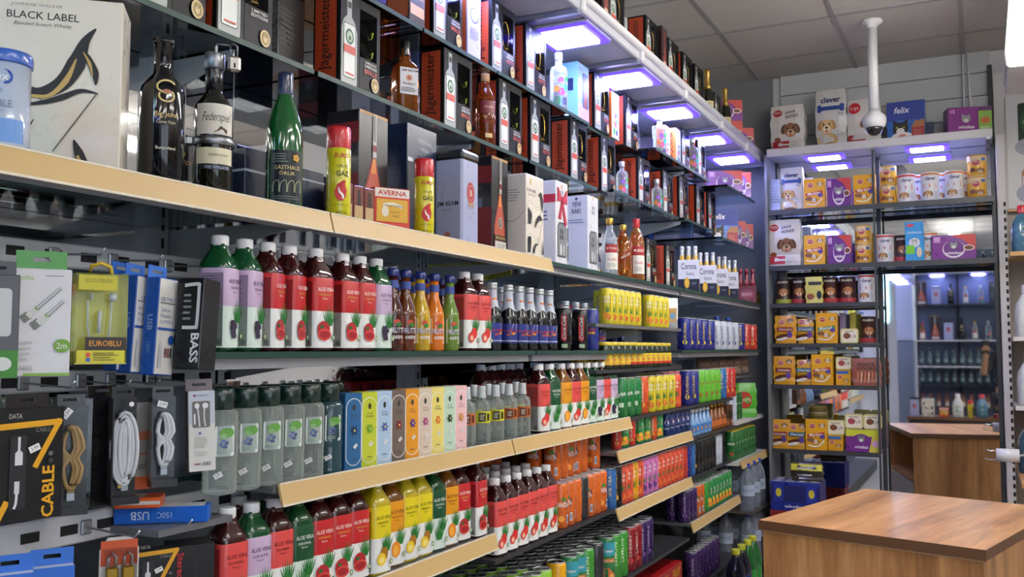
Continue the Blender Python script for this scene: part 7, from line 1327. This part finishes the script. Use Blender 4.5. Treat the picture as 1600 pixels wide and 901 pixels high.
# low cash desk before the viewer
dk = link('cash_desk', None, None, (-.28, .58, 0)); tag(dk, 'low cash desk before the viewer, seen in the back mirror', 'desk')
b = MB(); b.box(-.5, .5, -.2, .2, .72, .75, M_wedge); ob('desk_top', b, dk); b = MB(); b.box(-.48, .48, .15, .18, 0, .72, mat('desk_front_dark', C('#26272a'), .35)); ob('front_panel', b, dk)
for sx in (-.49, .46): b = MB(); b.box(sx, sx+.03, -.18, .15, 0, .72, M_woodz); ob('side_panel', b, dk)
for k, (x, p, l) in enumerate(((-.42, BeamTin, 'pale tin on the cash desk'), (-.28, JWsm, 'cream box on the cash desk'), (-.12, Averna, 'red and yellow carton on the cash desk'), (.02, D2, 'white bottle with green label on the cash desk'), (.14, Gas, 'yellow canister on the cash desk'), (.26, D1, 'blue bottle with red cap on the cash desk'), (.40, CylTin, 'round red tin on the cash desk'))): place(p, (x-.28, .66, .7505), pi, l, 'things on the cash desk', 1.0)
# opposite wall with household goods
os_ = link('opposite_shelving', None, None, (3.1, 2, 0)); tag(os_, 'household goods shelving on the opposite wall, seen in the left mirrors', 'shelving')
for z in (.35, .75, 1.15, 1.5, 1.85, 2.2): b = MB(); b.box(2.98, 3.38, .55, 5.9, z-.025, z, M_white); o = ob('shelf_board', b, os_); o.location = (-3.1, -2, 0)
b = MB(); b.box(3.385, 3.398, .55, 5.9, 0, 2.5, M_unit); o = ob('back_panel', b, os_); o.location = (-3.1, -2, 0)
gbx = bx('washing_powder_box', .20, .12, .24, '#2f8a3a', [('f', lambda a: (a.ell(0, .12, .07, .07, ink('#e8ece8')), a.ell(0, .12, .055, .055, ink('#3aa84a')), a.text('WASH', 0, .12, .03, ink('#f4f4f0'), w=.09, bold=.05)))]); rbx = bx('washing_powder_box', .20, .12, .24, '#c83a3a', [('f', lambda a: (a.ell(0, .12, .07, .06, ink('#e8e4e0')), a.text('CLEAN', 0, .12, .03, ink('#c83a3a'), w=.1, bold=.05)))]); wbx = bx('tissue_box', .20, .12, .2, '#d8dcd8', [('f', lambda a: (a.ell(0, .1, .08, .05, ink('#5ab86a')), a.text('SOFT', 0, .1, .03, ink('#f4f4f0'), w=.08, bold=.05)))]); ybx = bx('sweets_box', .2, .12, .18, '#d8a43a', [('f', lambda a: a.ell(0, .09, .07, .05, ink('#8a3a2c')))])
kinds = [(gbx, 'green washing powder box'), (wbx, 'white tissue box'), (rbx, 'red washing powder box'), (D2, 'white detergent bottle'), (ybx, 'amber sweets box')]
for zi, z in enumerate((.75, 1.15, 1.5, 1.85, 2.2)):
    for k in range(14):
        p, l = kinds[(k//3+zi*2) % 5]; place(p, (3.12, .75+.38*k, z+.0005), -pi/2, '%s opposite-wall shelf, %s place: %s' % (['lowest', 'second', 'third', 'fourth', 'top'][zi], ORD[k] if k else 'first', l), 'household goods opposite', 1.15)

# lit canopy and cabinet behind the camera on the left, mirrored in the back wall
rcn = link('rear_canopy', None, None, (-1.24, -2.5, 2.53)); tag(rcn, 'second white lit canopy behind the viewer, seen in the back mirror', 'canopy')
b = MB(); b.box(-.36, .38, -2.2, 2.0, 0, .035, M_soff, bev=.004); ob('soffit_panel', b, rcn); b = MB(); b.tube([(.39, -2.2, .02), (.39, 2.0, .02)], .02, 10, M_white); ob('front_rail', b, rcn)
b = MB(); b.box(-.36, -.35, -2.2, 2.0, -1.7, 0, M_soff); ob('back_board', b, rcn)
for k in range(6): place(led, (-1.07, -.85-.68*k, 2.529), 0, nth(k, 'from the camera')+' panel light under the mirrored rear canopy' if k else 'nearest panel light under the mirrored rear canopy', 'rear canopy lights', .95)
M_cy = mat('cyan_strip_light', (.35, .8, 1), .3, emit=30)
sl_ = link('strip_light', None, None, (-1.06, -.42, 1.84)); tag(sl_, 'vertical cyan strip light seen at the left of the back mirror', 'light'); b = MB(); b.box(-.02, .02, .0, .02, 0, .66, M_cy, bev=.003); ob('tube', b, sl_); b = MB(); b.box(-.018, .018, -.02, 0, -.86, .72, M_post); ob('rail', b, sl_)
cb = link('white_cabinet', None, None, (-.97, -2.35, 0)); tag(cb, 'tall pale cabinet seen in the back mirror', 'cabinet'); b = MB(); b.box(-.115, .115, -.25, .2, 1.62, 2.42, mat('cabinet_pale', C('#cdd6e2'), .35), bev=.01); ob('body', b, cb); b = MB(); b.box(-.11, .11, -.22, .18, 0, 1.62, mat('cabinet_foot', C('#8a94a4'), .4), bev=.01); ob('base', b, cb)

# ------------------------------------------------------------------ the person taking the picture, mirrored at the right edge of the back mirror
def skin(name, pts, edges, rad, m, parent, root=0, lv=2):
    me = bpy.data.meshes.new(name); me.from_pydata(pts, edges, []); me.materials.append(m); o = link(name, me, parent)
    md = o.modifiers.new('skin', 'SKIN'); md.use_smooth_shade = True
    for i, r in enumerate(rad): v = me.skin_vertices[0].data[i]; v.radius = r if isinstance(r, tuple) else (r, r); v.use_root = i == root
    sd = o.modifiers.new('sub', 'SUBSURF'); sd.levels = lv; sd.render_levels = lv
    return o
pe = link('person', None, None, (.27, -.42, 0)); tag(pe, 'person in dark top raising a phone, mirrored at the right edge', 'person')
SKIN = mat('skin_tone', C('#b98a6a'), .5); TOP = mat('dark_top', C('#23262c'), .8); TRO = mat('dark_trousers', C('#2a2c33'), .85); HAIR = mat('brown_hair', C('#3a2a1e'), .7)
# pelvis, waist, chest, neck base, neck, head low, head mid, head top, L shoulder.. R shoulder.., legs
P_ = [(0, 0, .95), (0, .0, 1.12), (0, .01, 1.32), (0, 0, 1.45), (0, .01, 1.51), (0, .03, 1.57), (0, .02, 1.64), (0, .01, 1.71),
      (-.17, .0, 1.41), (-.27, .10, 1.20), (-.24, .28, 1.40), (-.235, .30, 1.44), (.17, 0, 1.41), (.24, .02, 1.15), (.25, .10, .92), (.25, .12, .86),
      (-.09, 0, .90), (-.10, .02, .50), (-.10, -.01, .09), (-.10, .12, .04), (.09, 0, .90), (.10, .02, .50), (.10, -.01, .09), (.10, .12, .04)]
E_ = [(0, 1), (1, 2), (2, 3), (3, 4), (4, 5), (5, 6), (6, 7), (2, 8), (8, 9), (9, 10), (10, 11), (2, 12), (12, 13), (13, 14), (14, 15), (0, 16), (16, 17), (17, 18), (18, 19), (0, 20), (20, 21), (21, 22), (22, 23)]
R_ = [(.14, .10), (.13, .09), (.15, .10), (.09, .07), .05, (.06, .07), (.075, .09), (.055, .07), .055, .042, .03, .03, .055, .042, .03, .03, .08, .055, .04, .04, .08, .055, .04, .04]
for hx, s in ((11, -1), (15, 1)):                     # five fingers on each hand
    bx_, by_, bz_ = P_[hx]
    for k, (dx, l) in enumerate(((-.03, .05), (-.014, .075), (0, .08), (.014, .075), (.028, .06))):
        i = len(P_); up_ = 1 if s < 0 else -1
        P_ += [(bx_+dx, by_+.012, bz_+.03*up_), (bx_+dx*1.15, by_+.022, bz_+(.03+l*.5)*up_), (bx_+dx*1.1, by_+.018, bz_+(.03+l)*up_)]; E_ += [(hx, i), (i, i+1), (i+1, i+2)]; R_ += [.010, .009, .008]
skin('body', P_, E_, R_, SKIN, pe)
skin('shirt', [P_[i] for i in (0, 1, 2, 3, 8, 9, 12, 13)], [(0, 1), (1, 2), (2, 3), (2, 4), (4, 5), (2, 6), (6, 7)], [(.16, .12), (.15, .11), (.17, .12), (.10, .08), .07, .055, .07, .055], TOP, pe)
skin('trousers', [(0, 0, .97)]+[P_[i] for i in (16, 17, 18, 20, 21, 22)], [(0, 1), (1, 2), (2, 3), (0, 4), (4, 5), (5, 6)], [(.16, .12), .10, .075, .06, .10, .075, .06], TRO, pe)
b = MB(); b.lathe([(.02, 1.755), (.06, 1.74), (.085, 1.70), (.09, 1.66), (.085, 1.62)][::-1], 16, HAIR, 0, -.012, cap=True); ob('hair', b, pe)
b = MB()
for sx in (-.03, .03): b.lathe([(.002, 1.632), (.010, 1.636), (.010, 1.644), (.002, 1.648)], 8, mat('eye_dark', C('#1c1612'), .2), sx, .105)
b.box(-.011, .011, .10, .122, 1.60, 1.632, SKIN, bev=.005); b.box(-.022, .022, .095, .104, 1.572, 1.58, mat('lip_tone', C('#8a4a42'), .5)); ob('face', b, pe)
for sx in (-.082, .082): b = MB(); b.box(sx-.01, sx+.01, .0, .03, 1.61, 1.66, SKIN, bev=.008); ob('ear', b, pe)
ph = link('phone', None, None, (.03, -.10, 1.46)); tag(ph, 'dark phone held up by the person in the mirror', 'phone'); b = MB(); b.box(-.04, .04, -.004, .004, -.02, .14, M_black, bev=.003); ob('case', b, ph)
